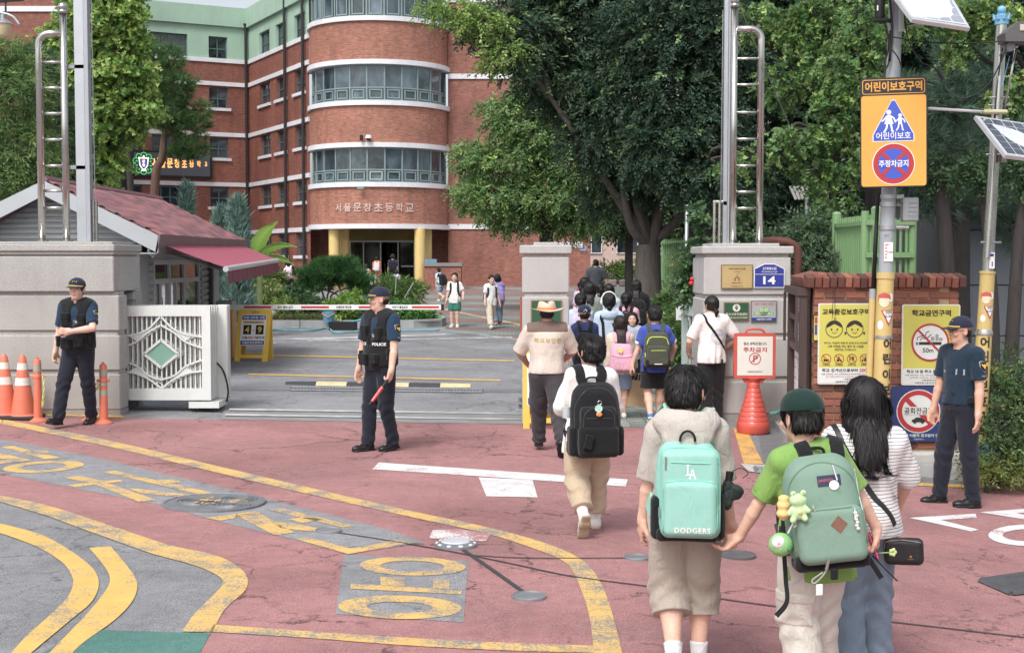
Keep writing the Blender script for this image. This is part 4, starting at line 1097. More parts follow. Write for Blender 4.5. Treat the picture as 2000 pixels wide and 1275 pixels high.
def glass_mat(name,tint,blinds,refl=.06):
 t=NT(name);co=t.coord('World',(1,1,.6));oi=t.new('ShaderNodeObjectInfo').outputs['Random']
 n=t.noise(co,1.1,4,.6,.8);c=t.ramp(n,[(.35,lin(tint)),(.62,lin(blinds))]);k=t.mix(1,c,t.ramp(oi,[(0,.55),(.5,1.0),(1,1.5)]),'MULTIPLY')
 t.set(Base_Color=k,Roughness=refl);t.b.inputs['Specular IOR Level'].default_value=.6;t.b.inputs['Coat Weight'].default_value=.25;t.b.inputs['Coat Roughness'].default_value=.03
 t.bump(t.noise(t.coord('World'),.9,2),.06,.05);MATS[name]=t.m;return t.m
GLS=glass_mat('dark_window_glass',(28,36,40),(62,72,78));GLS2=glass_mat('tower_window_glass',(40,56,64),(92,108,118));GLS_D=glass_mat('door_glass',(30,36,36),(58,66,60))
school=thing('school_building','four-storey red brick school with round entrance tower and mint green top floor','school building',(-6,60,.8))
def wholes(F,u0,u1,v0,v1,holes,depth,mb):
 us=sorted({u0,u1,*[h[0]for h in holes],*[h[2]for h in holes]});vs_=sorted({v0,v1,*[h[1]for h in holes],*[h[3]for h in holes]})
 for a,b in zip(us,us[1:]):
  for c,d in zip(vs_,vs_[1:]):
   m=((a+b)/2,(c+d)/2)
   if any(h[0]<m[0]<h[2]and h[1]<m[1]<h[3]for h in holes):continue
   n=max(1,int((b-a)/3))
   for i in range(n):F.rect(mb,a+(b-a)*i/n,c,a+(b-a)*(i+1)/n,d,0)
 for a,c,b,d in holes:
  for q in(((a,c),(b,c)),((b,c),(b,d)),((b,d),(a,d)),((a,d),(a,c))):
   mb.poly([F.p(*q[0],0),F.p(*q[1],0),F.p(*q[1],-depth),F.p(*q[0],-depth)])
def window(F,a,c,b,d,depth,nc=2,nr=2,split=.5,root=None,fm=M_WFR,gm=GLS,sill=True):
 root=root or school;mb=MB();w=.055;z0,z1=-depth+.01,-depth+.07
 for(p,q,r,s)in((a,c,b,c+w),(a,d-w,b,d),(a,c+w,a+w,d-w),(b-w,c+w,b,d-w)):F.slab(mb,p,q,r,s,z0,z1)
 vm=c+(d-c)*split
 if nr>1:F.slab(mb,a+w,vm-w/2,b-w,vm+w/2,z0+.004,z1-.004)
 for i in range(1,nc):
  u=a+(b-a)*i/nc;F.slab(mb,u-w/2,c+w,u+w/2,d-w,z0+.007,z1-.007)
 wo=part('window',mb,fm,root,True)
 rows=[(c,vm),(vm,d)]if nr>1 else[(c,d)]
 for i in range(nc):
  for lo,hi in rows:
   mb=MB();F.rect(mb,a+(b-a)*i/nc+w*.4,lo+w*.4,a+(b-a)*(i+1)/nc-w*.4,hi-w*.4,z0+.02)
   me=bpy.data.meshes.new('pane');me.from_pydata((mb.verts()-np.array(root.location)).tolist(),[],mb.f);me.materials.append(gm);link('pane',me,wo)
 if sill:
  mb=MB();F.slab(mb,a-.14,c-.15,b+.14,c-.01,.003,.10);q=MB();part('sill',mb,M_BAND,wo,False);o=wo.children[-1];o.data.transform(Matrix.Translation(-Vector(root.location)))
def wing(p0,p1,bands,cols,mname,base=.4):
 p0,p1=np.array([*p0,0.]),np.array([*p1,0.]);d=p1-p0;L=np.linalg.norm(d);F=Face(p0,d,(0,0,1))
 rows=[(12.0,13.08,True),(9.56,10.58,False),(7.08,8.08,False),(4.64,5.60,False),(2.2,3.2,False)]
 hb,hg=[],[]
 for u0,u1,n in cols:
  for c,dd,top in rows:(hg if top else hb).append((u0,c,u1,dd))
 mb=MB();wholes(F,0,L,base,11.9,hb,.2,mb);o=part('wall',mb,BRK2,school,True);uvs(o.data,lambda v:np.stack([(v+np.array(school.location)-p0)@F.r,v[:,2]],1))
 mb=MB();wholes(F,0,L,11.9,13.6,hg,.2,mb);part('upper_wall',mb,M_GREEN,school,True)
 mb=MB();F.slab(mb,-.1,13.6,L+.1,14.55,-.3,.16);part('parapet',mb,M_GREEN,school,True)
 for z in bands:mb=MB();F.slab(mb,0,z-.10,L,z+.10,-.02,.07);part('band',mb,M_BAND,school,True)
 for u0,u1,n in cols:
  for i,(c,dd,top)in enumerate(rows):window(F,u0,c,u1,dd,.2,n,2,.45,sill=not top)
 return F,L
WB0,WB1=np.array((-9.0,59.6)),np.array((-13.3,67.7));LB=np.linalg.norm(WB1-WB0)
def ub(px):
 k=(px-1000)/FPX;s=(k*WB0[1]-WB0[0])/((WB1-WB0)[0]-k*(WB1-WB0)[1]);return(1-s)*LB
FB,_=wing(WB1,WB0,(11.9,10.75,8.24,5.76,3.36),[(ub(511),ub(531),2),(ub(543),ub(563),2),(ub(579),ub(599),2)],'b')
da=np.array((-4.856,-2.6))/5.508;WA1=WB1+da*13.0
def ua(px):
 k=(px-1000)/FPX;t=(WB1[0]-k*WB1[1])/(k*da[1]-da[0]);return 13.0-t
FA,_=wing(WA1,WB1,(11.9,10.75,8.24,5.76,3.36),[(ua(413),ua(449),2),(ua(300),ua(372),4),(ua(222),ua(280),3)],'a')
M_PIPE=mat('black_downpipe',(44,42,44),.5,.1,5)
for F,u,top in((FB,.14,13.6),(FB,ub(566),14.2),(FB,ub(601),15.5)):
 mb=MB();mb.tube([F.p(u,1.0,.16),F.p(u,top,.16)],.07,8);mb.tube([F.p(u,top,.16),F.p(u,top+.2,.16)],[.08,.14],8);part('downpipe',mb,M_PIPE,school,True,40)
TC,TR=np.array((-5.92,60.0)),3.1
def cyl_wall(z0,z1,r,m,name,a0=-92,a1=92,th=.0,n=48):
 A=np.radians(np.linspace(a0,a1,n+1));mb=MB()
 P=[np.array((TC[0]+r*math.sin(a),TC[1]-r*math.cos(a),0))for a in A]
 for i in range(n):mb.poly([P[i]+V3(0,0,z0),P[i+1]+V3(0,0,z0),P[i+1]+V3(0,0,z1),P[i]+V3(0,0,z1)])
 if th:
  Q=[np.array((TC[0]+(r-th)*math.sin(a),TC[1]-(r-th)*math.cos(a),0))for a in A]
  for i in range(n):
   mb.poly([P[i]+V3(0,0,z1),P[i+1]+V3(0,0,z1),Q[i+1]+V3(0,0,z1),Q[i]+V3(0,0,z1)]);mb.poly([Q[i]+V3(0,0,z0),Q[i+1]+V3(0,0,z0),P[i+1]+V3(0,0,z0),P[i]+V3(0,0,z0)])
 o=part(name,mb,m,school,True,50);loc=np.array(school.location)
 uvs(o.data,lambda v:np.stack([np.arctan2((v+loc)[:,0]-TC[0],-((v+loc)[:,1]-TC[1]))*r,v[:,2]],1));return o
for z0,z1 in((3.52,5.12),(6.96,8.56),(10.46,12.12)):cyl_wall(z0,z1,TR,BRK,'tower_wall',th=.3)
for z in(3.43,5.2,6.88,8.65,10.38,12.2):cyl_wall(z-.10,z+.10,TR+.10,M_BAND,'tower_band',th=.5)
cyl_wall(15.6,18,TR,BRK,'tower_wall',th=.3)
def tower_windows(z0,z1,opened=None):
 zm=z0+(z1-z0)*.36;r=TR-.14;mb=MB();E=[-4.8+14.5*k for k in range(-6,7)]
 pt=lambda a,z,rr=r:np.array((TC[0]+rr*math.sin(math.radians(a)),TC[1]-rr*math.cos(math.radians(a)),z))
 for a in E:mb.box((pt(a,0)+V3(0,0,(z0+z1)/2)),(.065,.09,z1-z0),.008,rotm(a))
 for a,b in zip(E,E[1:]):
  for z,w in((z0+.03,.06),(zm,.06),(z1-.03,.06)):
   A,B_=pt(a,z),pt(b,z);mb.box((A+B_)/2,(np.linalg.norm(B_-A)-.05,.07,w),.006,rotm((a+b)/2))
 wo=part('tower_window',mb,M_WFR2,school,True)
 for k,(a,b)in enumerate(zip(E,E[1:])):
  for lo,hi in((z0+.05,zm-.03),(zm+.03,z1-.05)):
   A,B_=pt(a,0,r+.005),pt(b,0,r+.005);u=(B_-A);L=np.linalg.norm(u);F=Face(A,u,(0,0,1));mb=MB();F.rect(mb,.03,lo,L-.03,hi,0)
   me=bpy.data.meshes.new('pane');me.from_pydata((mb.verts()-np.array(school.location)).tolist(),[],mb.f);me.materials.append(GLS2);link('pane',me,wo)
   if hi<zm:
    mb=MB();s=.05;e=.10
    tilt=.16 if(opened==k)else 0.0
    for q in((e,lo+.04,L-e,lo+.04+s),(e,hi-.04-s,L-e,hi-.04),(e,lo+.04+s,e+s,hi-.04-s),(L-e-s,lo+.04+s,L-e,hi-.04-s)):F.slab(mb,*q,.01,.055)
    v=mb.verts();
    if tilt:k_=np.clip((hi-v[:,2])/(hi-lo),0,1);v[:,:2]+=k_[:,None]*tilt*F.n[:2];mb.v=[v]
    o=part('hopper',mb,M_WFR2,wo,False);o.data.transform(Matrix.Translation(-Vector(school.location)))
tower_windows(5.30,6.78,6);tower_windows(8.76,10.28);tower_windows(12.30,15.6)
def plain(p0,p1,z0,z1,m,bands,name='gable_wall',dep=8):
 p0,p1=np.array([*p0,0.]),np.array([*p1,0.]);F=Face(p0,p1-p0,(0,0,1));L=np.linalg.norm(p1-p0);mb=MB()
 F.rect(mb,0,z0,L,z1,0);F2=Face(F.p(L,0,0),-F.n,(0,0,1));F2.rect(mb,0,z0,dep,z1,0);F3=Face(F.p(0,0,-dep),F.n,(0,0,1));F3.rect(mb,0,z0,dep,z1,0);mb.poly([F.p(0,z1,0),F.p(L,z1,0),F.p(L,z1,-dep),F.p(0,z1,-dep)])
 o=part(name,mb,m,school,True);loc=np.array(school.location);uvs(o.data,lambda v:np.stack([(v+loc-p0)@F.r+((v+loc-p0)@F.n),v[:,2]],1))
 for z in bands:mb=MB();F.slab(mb,0,z-.11,L+.03,z+.11,-.01,.07);part('band',mb,M_BAND,school,True)
 return F
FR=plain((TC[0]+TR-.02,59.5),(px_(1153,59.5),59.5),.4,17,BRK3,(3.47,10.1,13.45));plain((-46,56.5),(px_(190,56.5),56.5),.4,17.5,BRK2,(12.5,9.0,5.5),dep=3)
mb=MB();mb.prism([(WA1[0],WA1[1],14.3),(WB1[0],WB1[1],14.3),(WB0[0],WB0[1],14.3),(-5.9,61,14.3),(-4,76,14.3),(-26,80,14.3)],(0,0,.1));part('roof',mb,M_CONC,school,True)
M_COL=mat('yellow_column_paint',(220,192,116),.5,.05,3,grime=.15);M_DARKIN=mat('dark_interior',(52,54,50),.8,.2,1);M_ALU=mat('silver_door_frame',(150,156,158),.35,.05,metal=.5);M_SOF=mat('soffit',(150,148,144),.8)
for px,Y,r in((653,57.9,.24),(672,58.6,.24),(820,57.6,.235),(834,58.8,.22)):
 x=px_(px,Y);mb=MB();z=float(gz(x,Y))-.1;mb.lathe((x,Y,z),[(r,0),(r,3.34-z)],20);part('column',mb,M_COL,school,True,40)
mb=MB();A=np.radians(np.linspace(-90,90,25));mb.poly([(TC[0]+(TR-.05)*math.sin(a),TC[1]-(TR-.05)*math.cos(a),3.40)for a in A]+[(TC[0]+TR,62.5,3.40),(TC[0]-TR,62.5,3.40)]);part('soffit',mb,M_SOF,school,True)
yd=61.2;xl,xr=px_(683,yd),px_(812,yd);zf=float(gz(-6,61))-.02
mb=MB();F=Face((TC[0]-TR-.4,yd,zf),(1,0,0),(0,0,1));a,b=xl-(TC[0]-TR-.4),xr-(TC[0]-TR-.4);
for q in((0,a),(b,2*TR+.8)):mb=MB();F.slab(mb,q[0],0,q[1],2.7,-.3,0);o=part('entrance_wall',mb,BRK3,school,True);uvs(o.data,lambda v:v[:,[0,2]])
mb=MB();F.slab(mb,a,2.06,b,2.62,-.02,.02);part('entrance_header',mb,mat('dull_yellow_panel',(120,106,44),.6,.2,2),school,True)
mb=MB();w=b-a
for u in(0,.20,.46,.74,.985):F.slab(mb,a+w*u-(.05 if u>.5 else 0),0,a+w*u+.06-(.05 if u>.5 else 0),2.06,-.06,.03)
for q in((0,1.98,1,2.06),(0,2.62,1,2.70),(0,0,.2,.10),(.76,0,1,.10),(.78,.85,1,.92)):F.slab(mb,a+w*q[0],q[1],a+w*q[2],q[3],-.055,.025)
part('door_frame',mb,M_ALU,school,True)
for u0,u1 in((.02,.20),(.22,.46),(.77,.98)):
 mb=MB();F.rect(mb,a+w*u0,.08,a+w*u1,1.98,-.01);part('door_glass',mb,GLS_D,school,True)
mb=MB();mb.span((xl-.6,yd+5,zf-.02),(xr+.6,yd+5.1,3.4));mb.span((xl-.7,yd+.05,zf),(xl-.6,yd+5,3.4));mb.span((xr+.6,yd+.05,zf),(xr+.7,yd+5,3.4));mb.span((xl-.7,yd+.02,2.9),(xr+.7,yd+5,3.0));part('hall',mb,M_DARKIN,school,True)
mb=MB()
for i in range(7):mb.tube([(px_(756,63)+i*.13,63.2,zf+.1),(px_(756,63)+i*.13,63.2,zf+2.5)],.06,6)
part('curtain',mb,mat('olive_curtain',(92,110,50),.8),school,True,True)
Y=56.2;x0,x1=px_(829,Y),px_(900,Y);zg=float(gz(-3,Y))-.1;zt=pz_(520,Y);t=thing('low_brick_wall','low red brick planter wall beside the right yellow column','wall',(x0,Y,zg))
F=Face((x0,Y,0),(1,0,0),(0,0,1));mb=MB();F.slab(mb,0,zg,x1-x0,zt,-1.2,0);o=part('brickwork',mb,BRK3,t,True);uvs(o.data,lambda v:np.stack([v[:,0]+v[:,1],v[:,2]],1));mb=MB();F.slab(mb,-.06,zt,x1-x0+.06,zt+.14,-1.25,.06);part('coping',mb,mat('grey_coping',(128,130,128),.8,.1),t,True)
mb=MB();F.slab(mb,.0,zt+.14,.5,zt+.30,-.6,-.2);mono('plant_tray',mb,mat('blue_tray',(96,140,160),.5),'pale blue tray on the low brick wall by the entrance','tray')
c=np.array((TC[0]+.02,TC[1]-TR-.13,7.16));t=thing('security_camera','white dome security camera above the lower tower window','security camera',Vector(c));mb=MB();mb.lathe((-.17,-.12,-.02),[(.01,.13),(.10,.12),(.13,.05),(.13,-.02)],16);mb.box((-.17,.0,.02),(.08,.22,.06),.01);part('housing',mb,M_WHITE,t,smooth=40);mb=MB();mb.ball((-.17,-.12,-.05),(.10,.10,.09));part('dome',mb,M_BLKP,t,smooth=True)
mb=MB();mb.box(c+V3(-.48,-.05,.0),(.13,.16,.24),.02);mono('speaker_box',mb,M_BLKP,'small black box beside the dome camera on the tower','speaker')
c=np.array((TC[0]-.5,TC[1]-TR-.2,5.02));mb=MB();mb.box(c,(.30,.16,.09),.02);mb.tube([c+V3(0,.05,.02),c+V3(0,.2,.12)],.02,6);mono('wall_lamp',mb,M_WFR2,'small grey floodlight under the lower tower window','lamp')
t=thing('tower_sign','pale name lettering on the curved brick above the entrance','lettering',(TC[0],TC[1]-TR,4.3));M_LET=mat('pale_letter',(206,178,168),.6)
for i,ch in enumerate('서울문창초등학교'):
 a=math.radians(-29+58*i/7);F=Face((TC[0]+(TR+.02)*math.sin(a),TC[1]-(TR+.02)*math.cos(a),4.05),(math.cos(a),math.sin(a),0),(0,0,1));mb=MB();F.text(mb,ch,0,0,.36,.02,bold=.02);fpart('letter',mb,M_LET,t)
F=Face((px_(1078,59.4),59.38,pz_(484,59.4)),(1,0,0),(0,0,1));t=thing('kindergarten_sign','pale blue kindergarten name letters on the brick gable','lettering',Vector(F.o));mb=MB();F.text(mb,'병설유치원',.68,0,.27,.02,width=1.36,bold=.03);fpart('lettering',mb,mat('pale_blue_letter',(206,226,236),.5),t);mb=MB();F.rect(mb,1.22,-.12,1.52,-.06,.02);F.rect(mb,1.46,-.06,1.52,.08,.02);fpart('corner_mark',mb,mat('cyan_mark',(90,170,210),.5),t)
F=Face((px_(1130,59.4),59.38,pz_(462,59.4)),(1,0,0),(0,0,1));mb=MB();F.slab(mb,0,0,.4,.35,.0,.06);mono('wall_box',mb,mat('blue_white_box',(206,216,228),.5),'pale square board under the white band of the brick gable','board')
k0,k1=ua(258),ua(415);zt,zb=7.30,6.02;F=Face(FA.p(k0,zb,.12),FA.r,(0,0,1));wd,hg=k1-k0,zt-zb
t=thing('led_board','black LED board with orange school name and green crest','LED sign',Vector(FA.p(k0,zb,.0)));mb=MB();F.slab(mb,0,0,wd,hg,-.10,.10);part('case',mb,M_BLKP,t,True)
mb=MB();F.rect(mb,.12,.10,wd-.12,hg-.10,.106);fpart('screen',mb,mat('led_screen',(72,76,84),.5,.06,emit=.15),t)
LO=mat('led_orange',(255,170,80),.5,emit=1.2);LG=mat('led_green',(70,230,120),.5,emit=.45);LW=mat('led_white',(250,240,200),.5,emit=1.0);LBm=mat('led_blue',(70,80,190),.5,emit=.6)
hs=[.52,.50,.50,.48,.44,.40,.34,.22];xs=np.linspace(wd*.29,wd-.32,8)
mb=MB()
for ch,x,h in zip('서울문창초등학교',xs,hs):F.text(mb,ch,x,.72-h*.5,h*.92,.112,width=(xs[1]-xs[0])*.80*h/.5,bold=.02)
fpart('lettering',mb,LO,t)
mb=MB();cx,cy=wd*.15,hg*.5
for k in range(10):
 a=2*math.pi*k/10+.3;F.ring(mb,cx+.40*math.cos(a),cy+.40*math.sin(a),.115,.150,.111,12,math.degrees(a)-110,math.degrees(a)+110);F.line(mb,[(cx+.30*math.cos(a),cy+.30*math.sin(a)),(cx+.40*math.cos(a),cy+.40*math.sin(a))],.05,.111)
fpart('crest_ring',mb,LG,t);mb=MB();F.line(mb,[(cx-.26,cy+.26),(cx+.26,cy+.26)],.06,.113);F.line(mb,[(cx-.22,cy+.26),(cx-.18,cy-.1),(cx-.05,cy-.28),(cx+.05,cy-.28),(cx+.18,cy-.1),(cx+.22,cy+.26)],.05,.113);F.rect(mb,cx-.12,cy-.36,cx+.12,cy-.30,.113);F.disc(mb,cx,cy+.33,.05,.113,10);fpart('crest_shield',mb,LW,t)
mb=MB();F.rect(mb,cx-.14,cy-.18,cx+.14,cy+.2,.1125);fpart('crest_field',mb,LBm,t);mb=MB();F.text(mb,'문',cx,cy+.02,.15,.114,bold=.02);F.text(mb,'창',cx,cy-.16,.15,.114,bold=.02);fpart('crest_lettering',mb,LW,t)
t=thing('far_building','pale pink building far behind the trees beyond the brick gable','building',(6,92,1));F=Face((3.0,92,.8),(1,0,0),(0,0,1));mb=MB();F.slab(mb,0,0,26,13,-8,0);part('wall',mb,mat('pink_render',(196,168,156),.8,.1),t,True)
for u in(1.0,4.2,7.4):
 for v in(1.6,5.0,8.4):window(F,u,v,u+2.2,v+1.6,-.02-.03,3,1,.5,t,M_BAND,GLS,False)
 # ====== GATE: pillars, folded gate, ladders, booth, barrier
def granite(name,rgb,spk=.3):
 t=NT(name);co=t.coord('World');c=lin(rgb)[:3];sc=lambda k:tuple(min(1,q*k)for q in c)+(1,)
 f=t.noise(co,95,2,.7);v=t.vor(co,120);st=t.noise(t.coord('World',(1.5,1.5,.3)),1.4,6,.7)
 k=t.ramp(f,[(.33,sc(1-spk)),(.5,sc(1)),(.66,sc(1+spk*.7))]);k=t.mix(1,k,t.ramp(t.noise(co,1.1,4),[(.3,.88),(.7,1.08)]),'MULTIPLY')
 k=t.mix(t.ramp(v,[(.0,.35),(.18,0)]),k,sc(.45));k=t.mix(t.ramp(st,[(.5,0),(.8,.45)]),k,sc(.55))
 t.set(Base_Color=k,Roughness=.8);t.bump(f,.25,.004);MATS[name]=t.m;return t.m
GR_L=granite('left_granite',(174,171,166));GR_M=granite('pillar_granite',(186,183,180),.22);GR_D=granite('darker_granite',(160,156,152),.25)  # base stones, upper left joint and rear wall get a slightly darker granite
M_STEEL=mat('stainless_tube',(196,194,188),.22,.06,14,metal=1,rnd=.0);M_ALUM=mat('anodised_channel',(186,190,196),.38,.06,4,metal=.7)
def stones(t,x0,x1,Y,dep,courses,m,inset=.02):
 for z0,z1,k in courses:
  mb=MB();i={'s':0,'g':.028,'c':-.03,'b':.02}[k];mb.span((x0+i,Y+i,z0),(x1-i,Y+dep-i,z1),.012 if k!='g' else 0)
  part({'s':'stone_block','g':'joint_course','c':'cap_stone','b':'base_stone'}[k],mb,m,t,True,False)
def pz(Y):return lambda py:pz_(py,Y)
# --- left pillar wall
Y=16.2;z=pz(Y);xl,xr=px_(-330,Y),px_(231,Y);zg=float(gz(-5,Y))-.15
t=thing('granite_pillar_wall','long grey granite gate wall at the left, behind the woman officer','gate pillar',(xl,Y,zg))
stones(t,xl,xr,Y,.34,[(z(800),z(731),'s'),(z(731),z(723),'g'),(z(723),z(655),'s'),(z(655),z(646),'g'),(z(646),z(577),'s'),(z(577),z(570),'g')],GR_L)
mb=MB();mb.span((xl,Y-.01,zg),(xr+.0,Y+.34,z(800)-.002));part('base_stone',mb,GR_D,t,True)
xr2=px_(223,Y);D2=1.12
mb=MB();mb.span((xl,Y-.03,z(570)),(xr2,Y+D2,z(501)),.012);part('stone_block',mb,GR_L,t,True)
mb=MB();mb.span((xl,Y+.0,z(501)+.001),(xr2-.025,Y+D2-.03,z(497)));part('joint_course',mb,GR_D,t,True)
mb=MB();mb.span((xl,Y-.03,z(497)),(xr2+.002,Y+D2,z(491)),.005);part('stone_block',mb,GR_L,t,True)
mb=MB();mb.span((xl,Y-.06,z(491)),(xr2+.02,Y+D2+.03,z(477)),.012);part('cap_stone',mb,GR_L,t,True)
mb=MB();mb.span((xl,Y+.08,z(477)+.001),(px_(226,Y+.2),Y+D2-.2,z(472)),.006);part('top_slab',mb,GR_L,t,True)
mb=MB();mb.span((xl,Y+D2-.25,zg),(px_(231,Y)-.02,Y+D2-.04,z(571)));mb.span((xr2-.17,Y+D2-.30,zg),(xr2-.01,Y+D2-.02,z(571)-.02),.01);mb.span((xr2-.2,Y+D2-.33,z(571)-.12),(xr2+.01,Y+D2-.0,z(571)-.03),.01);part('rear_wall',mb,GR_D,t,True)
# --- middle pillar
Y=16.2;z=pz(Y);x0,x1=px_(1020,Y),px_(1112,Y);zg=float(gz(.4,Y))-.1;dep=.56
t=thing('gate_pillar','narrow granite gate pillar in front of the zelkova trees, behind the school guard','gate pillar',(x0,Y,zg))
mb=MB();mb.span((px_(1043,Y),Y+.05,z(479)),(px_(1090,Y),Y+dep-.05,z(473)),.004);part('top_slab',mb,GR_M,t,True)
stones(t,x0,x1,Y,dep,[(z(496),z(479),'c'),(z(502),z(496),'g'),(z(572),z(502),'s'),(z(580),z(572),'g'),(z(648),z(580),'s'),(z(656),z(648),'g'),(z(735),z(656),'s'),(z(742),z(735),'g'),(zg,z(742),'s')],GR_M)
def plaque(name,label,F,w,h,field,border,txt=None,cat='plaque',th=.015,bw=.012):
 t=thing(name,label,cat,Vector(F.o));mb=MB();F.slab(mb,0,0,w,h,0,th);part('plate',mb,border,t,True);mb=MB();F.rect(mb,bw,bw,w-bw,h-bw,th+.002);fpart('field',mb,field,t)
 for(m,items)in(txt or[]):
  mb=MB()
  for it in items:
   if it[0]=='T':F.text(mb,it[1],it[2],it[3],it[4],th+.004,width=it[5]if len(it)>5 else None,bold=.015)
   elif it[0]=='D':F.disc(mb,it[1],it[2],it[3],th+.003,20)
   elif it[0]=='R':F.rect(mb,*it[1:],th+.003)
   elif it[0]=='P':F.poly(mb,it[1],th+.0045)
   elif it[0]=='O':F.ring(mb,it[1],it[2],it[3],it[4],th+.0045,20)
  fpart('lettering' if any(i[0]=='T' for i in items)else 'emblem',mb,m,t)
 return t
def FP(pxl,pyb,Y,dy=-.012):return Face((px_(pxl,Y),Y+dy,pz_(pyb,Y)),(1,0,0),(0,0,1))
PX=16.2/FPX
M_GRN=mat('green_enamel',(38,88,62),.45,.06);M_BRASS=mat('brass_frame',(150,126,84),.4,.1,12,metal=.6);M_GOLDP=mat('gold_plate',(206,178,118),.35,.08,6,metal=.35);M_BLUE=mat('deep_blue_enamel',(44,58,150),.45,.04);M_IVORY=mat('ivory_letter',(226,222,196),.5)
plaque('name_plaque','dark green name plaque with gold letters on the narrow middle pillar',FP(1037,672,Y),60*PX,86*PX,M_GRN,M_BRASS,[(mat('gold_letter',(214,190,116),.4),[('T',c,30*PX,(64-i*19)*PX,.085)for i,c in enumerate('서울문창')])])
mb=MB();mb.span((px_(1016,Y),Y+.15,z(655)),(px_(1020,Y)-.002,Y+.3,z(580)),.004);mono('side_box',mb,mat('red_brown_box',(176,84,62),.6),'thin red-brown strip on the left side of the middle pillar','strip')
mb=MB();mb.tube([(px_(1016,16.3),16.3,z(800)),(px_(1016,16.3),16.3,z(778))],.022,8);mb.tube([(px_(1013,16.3),16.28,z(790)),(px_(1019,16.3),16.28,z(790))],.02,6);mono('gate_latch',mb,M_IRON,'dark iron gate latch at the foot of the middle pillar','latch')
# --- right pillar
Y=16.2;x0,x1=px_(1375,Y),px_(1545,Y);zg=float(gz(2.8,Y))-.15;dep=1.0
t=thing('gate_pillar','wide granite gate pillar with plaques and steel ladder, right of the footway','gate pillar',(x0,Y,zg))
mb=MB();mb.span((px_(1392,Y),Y+.06,z(481)),(px_(1524,Y),Y+dep-.1,z(475)),.005);part('top_slab',mb,GR_M,t,True)
stones(t,x0,x1,Y,dep,[(z(496),z(481),'c'),(z(503),z(496),'g'),(z(576),z(503),'s'),(z(584),z(576),'g'),(z(652),z(584),'s'),(z(660),z(652),'g'),(z(736),z(660),'s'),(z(745),z(736),'g'),(z(808),z(745),'s')],GR_M)
mb=MB();mb.span((x0-.005,Y-.005,zg),(x1+.005,Y+dep,z(808)-.002));part('base_stone',mb,GR_D,t,True)
u=PX
OR=mat('logo_orange',(230,140,60),.5);TQ=mat('logo_green',(70,170,130),.5);DBR=mat('dark_brown_letter',(96,74,50),.5)
plaque('gold_plaque','gold safety certificate plaque with a house logo on the right pillar',FP(1408,564,Y),62*u,47*u,M_GOLDP,M_BRASS,[(DBR,[('T','교육시설안전인증',31*u,37*u,.026,33*u),('T','(우수등급)',31*u,31.5*u,.017),('T','서울문창초등학교',31*u,10*u,.018,22*u),('T','서울특별시교육청',31*u,4*u,.014,24*u)]),(OR,[('P',[(22*u,17*u),(25*u,17*u),(28*u,24*u),(25*u,22*u)]),('P',[(40*u,17*u),(37*u,17*u),(34*u,24*u),(37*u,22*u)])]),(TQ,[('P',[(28*u,26*u),(31*u,30*u),(34*u,26*u),(31*u,27.5*u)])]),(DBR,[('P',[(26.5*u,15*u),(28*u,15*u),(28*u,20*u),(31*u,23*u),(34*u,20*u),(34*u,15*u),(35.5*u,15*u),(35.5*u,20.5*u),(31*u,25*u),(26.5*u,20.5*u)])])])
F=FP(1472,562,Y);t2=thing('house_number_plate','blue pentagon house number plate with white 14 on the right pillar','number plate',Vector(F.o));W_,H1,H2=60*u,37*u,47*u;pen=lambda e:[(e,e),(W_-e,e),(W_-e,H1-e*.4),(W_/2+.06,H2-e),(W_/2-.06,H2-e),(e,H1-e*.4)]
mb=MB();mb.prism([F.p(a,b,0)for a,b in pen(0)],F.n*.016);part('plate',mb,M_WHITE,t2,True);mb=MB();F.poly(mb,pen(.010),.018);fpart('field',mb,M_BLUE,t2);mb=MB();F.rect(mb,.01,26*u,W_-.01,26.8*u,.020);F.text(mb,'신대방2길',W_/2,35*u,5.4*u,.020,bold=.02,width=27*u);F.text(mb,'Sindaebang 2-gil',W_/2,29.5*u,3.2*u,.020,width=30*u,bold=.01);F.text(mb,'14',W_/2,7*u,15.5*u,.020,bold=.03,width=24*u);fpart('lettering',mb,M_WHITE,t2)
plaque('green_plaque','green special-education centre plaque on the right pillar',FP(1414,625,Y),49*u,35*u,M_GRN,M_BRASS,[(M_IVORY,[('T','특수교육지원센터',24.5*u,9*u,5.2*u,42*u),('T','서울특별시동작관악교육지원청',24.5*u,3.5*u,2.8*u,42*u),('D',24.5*u,24*u,7.4*u)]),(M_BLUE,[('P',[(20*u,26*u),(24.5*u,19*u),(29*u,26*u),(24.5*u,24*u)]),('D',24.5*u,27*u,2.2*u)])])
plaque('child_plaque','silver plaque with red arched words and green band on the right pillar',FP(1467,627,Y),50*u,40*u,mat('silver_plate',(196,200,200),.35,.08,6,metal=.4),mat('silver_edge',(150,152,152),.4,metal=.6),[(mat('lawn_green',(120,180,90),.5),[('R',5*u,12*u,45*u,17*u),('D',25*u,19*u,9*u)]),(M_BLUE,[('R',1*u,1*u,49*u,7*u)]),(M_REDP,[('T','기본이 바로된 어린이',25*u,31*u,5*u,40*u)]),(M_WHITE,[('T','서울특별시교육청',25*u,2.2*u,3.2*u,30*u),('O',20.5*u,22*u,2.2*u,3.2*u),('O',29.5*u,22*u,2.2*u,3.2*u),('T','깨끗한우리학교',25*u,13*u,3.2*u,34*u)])])
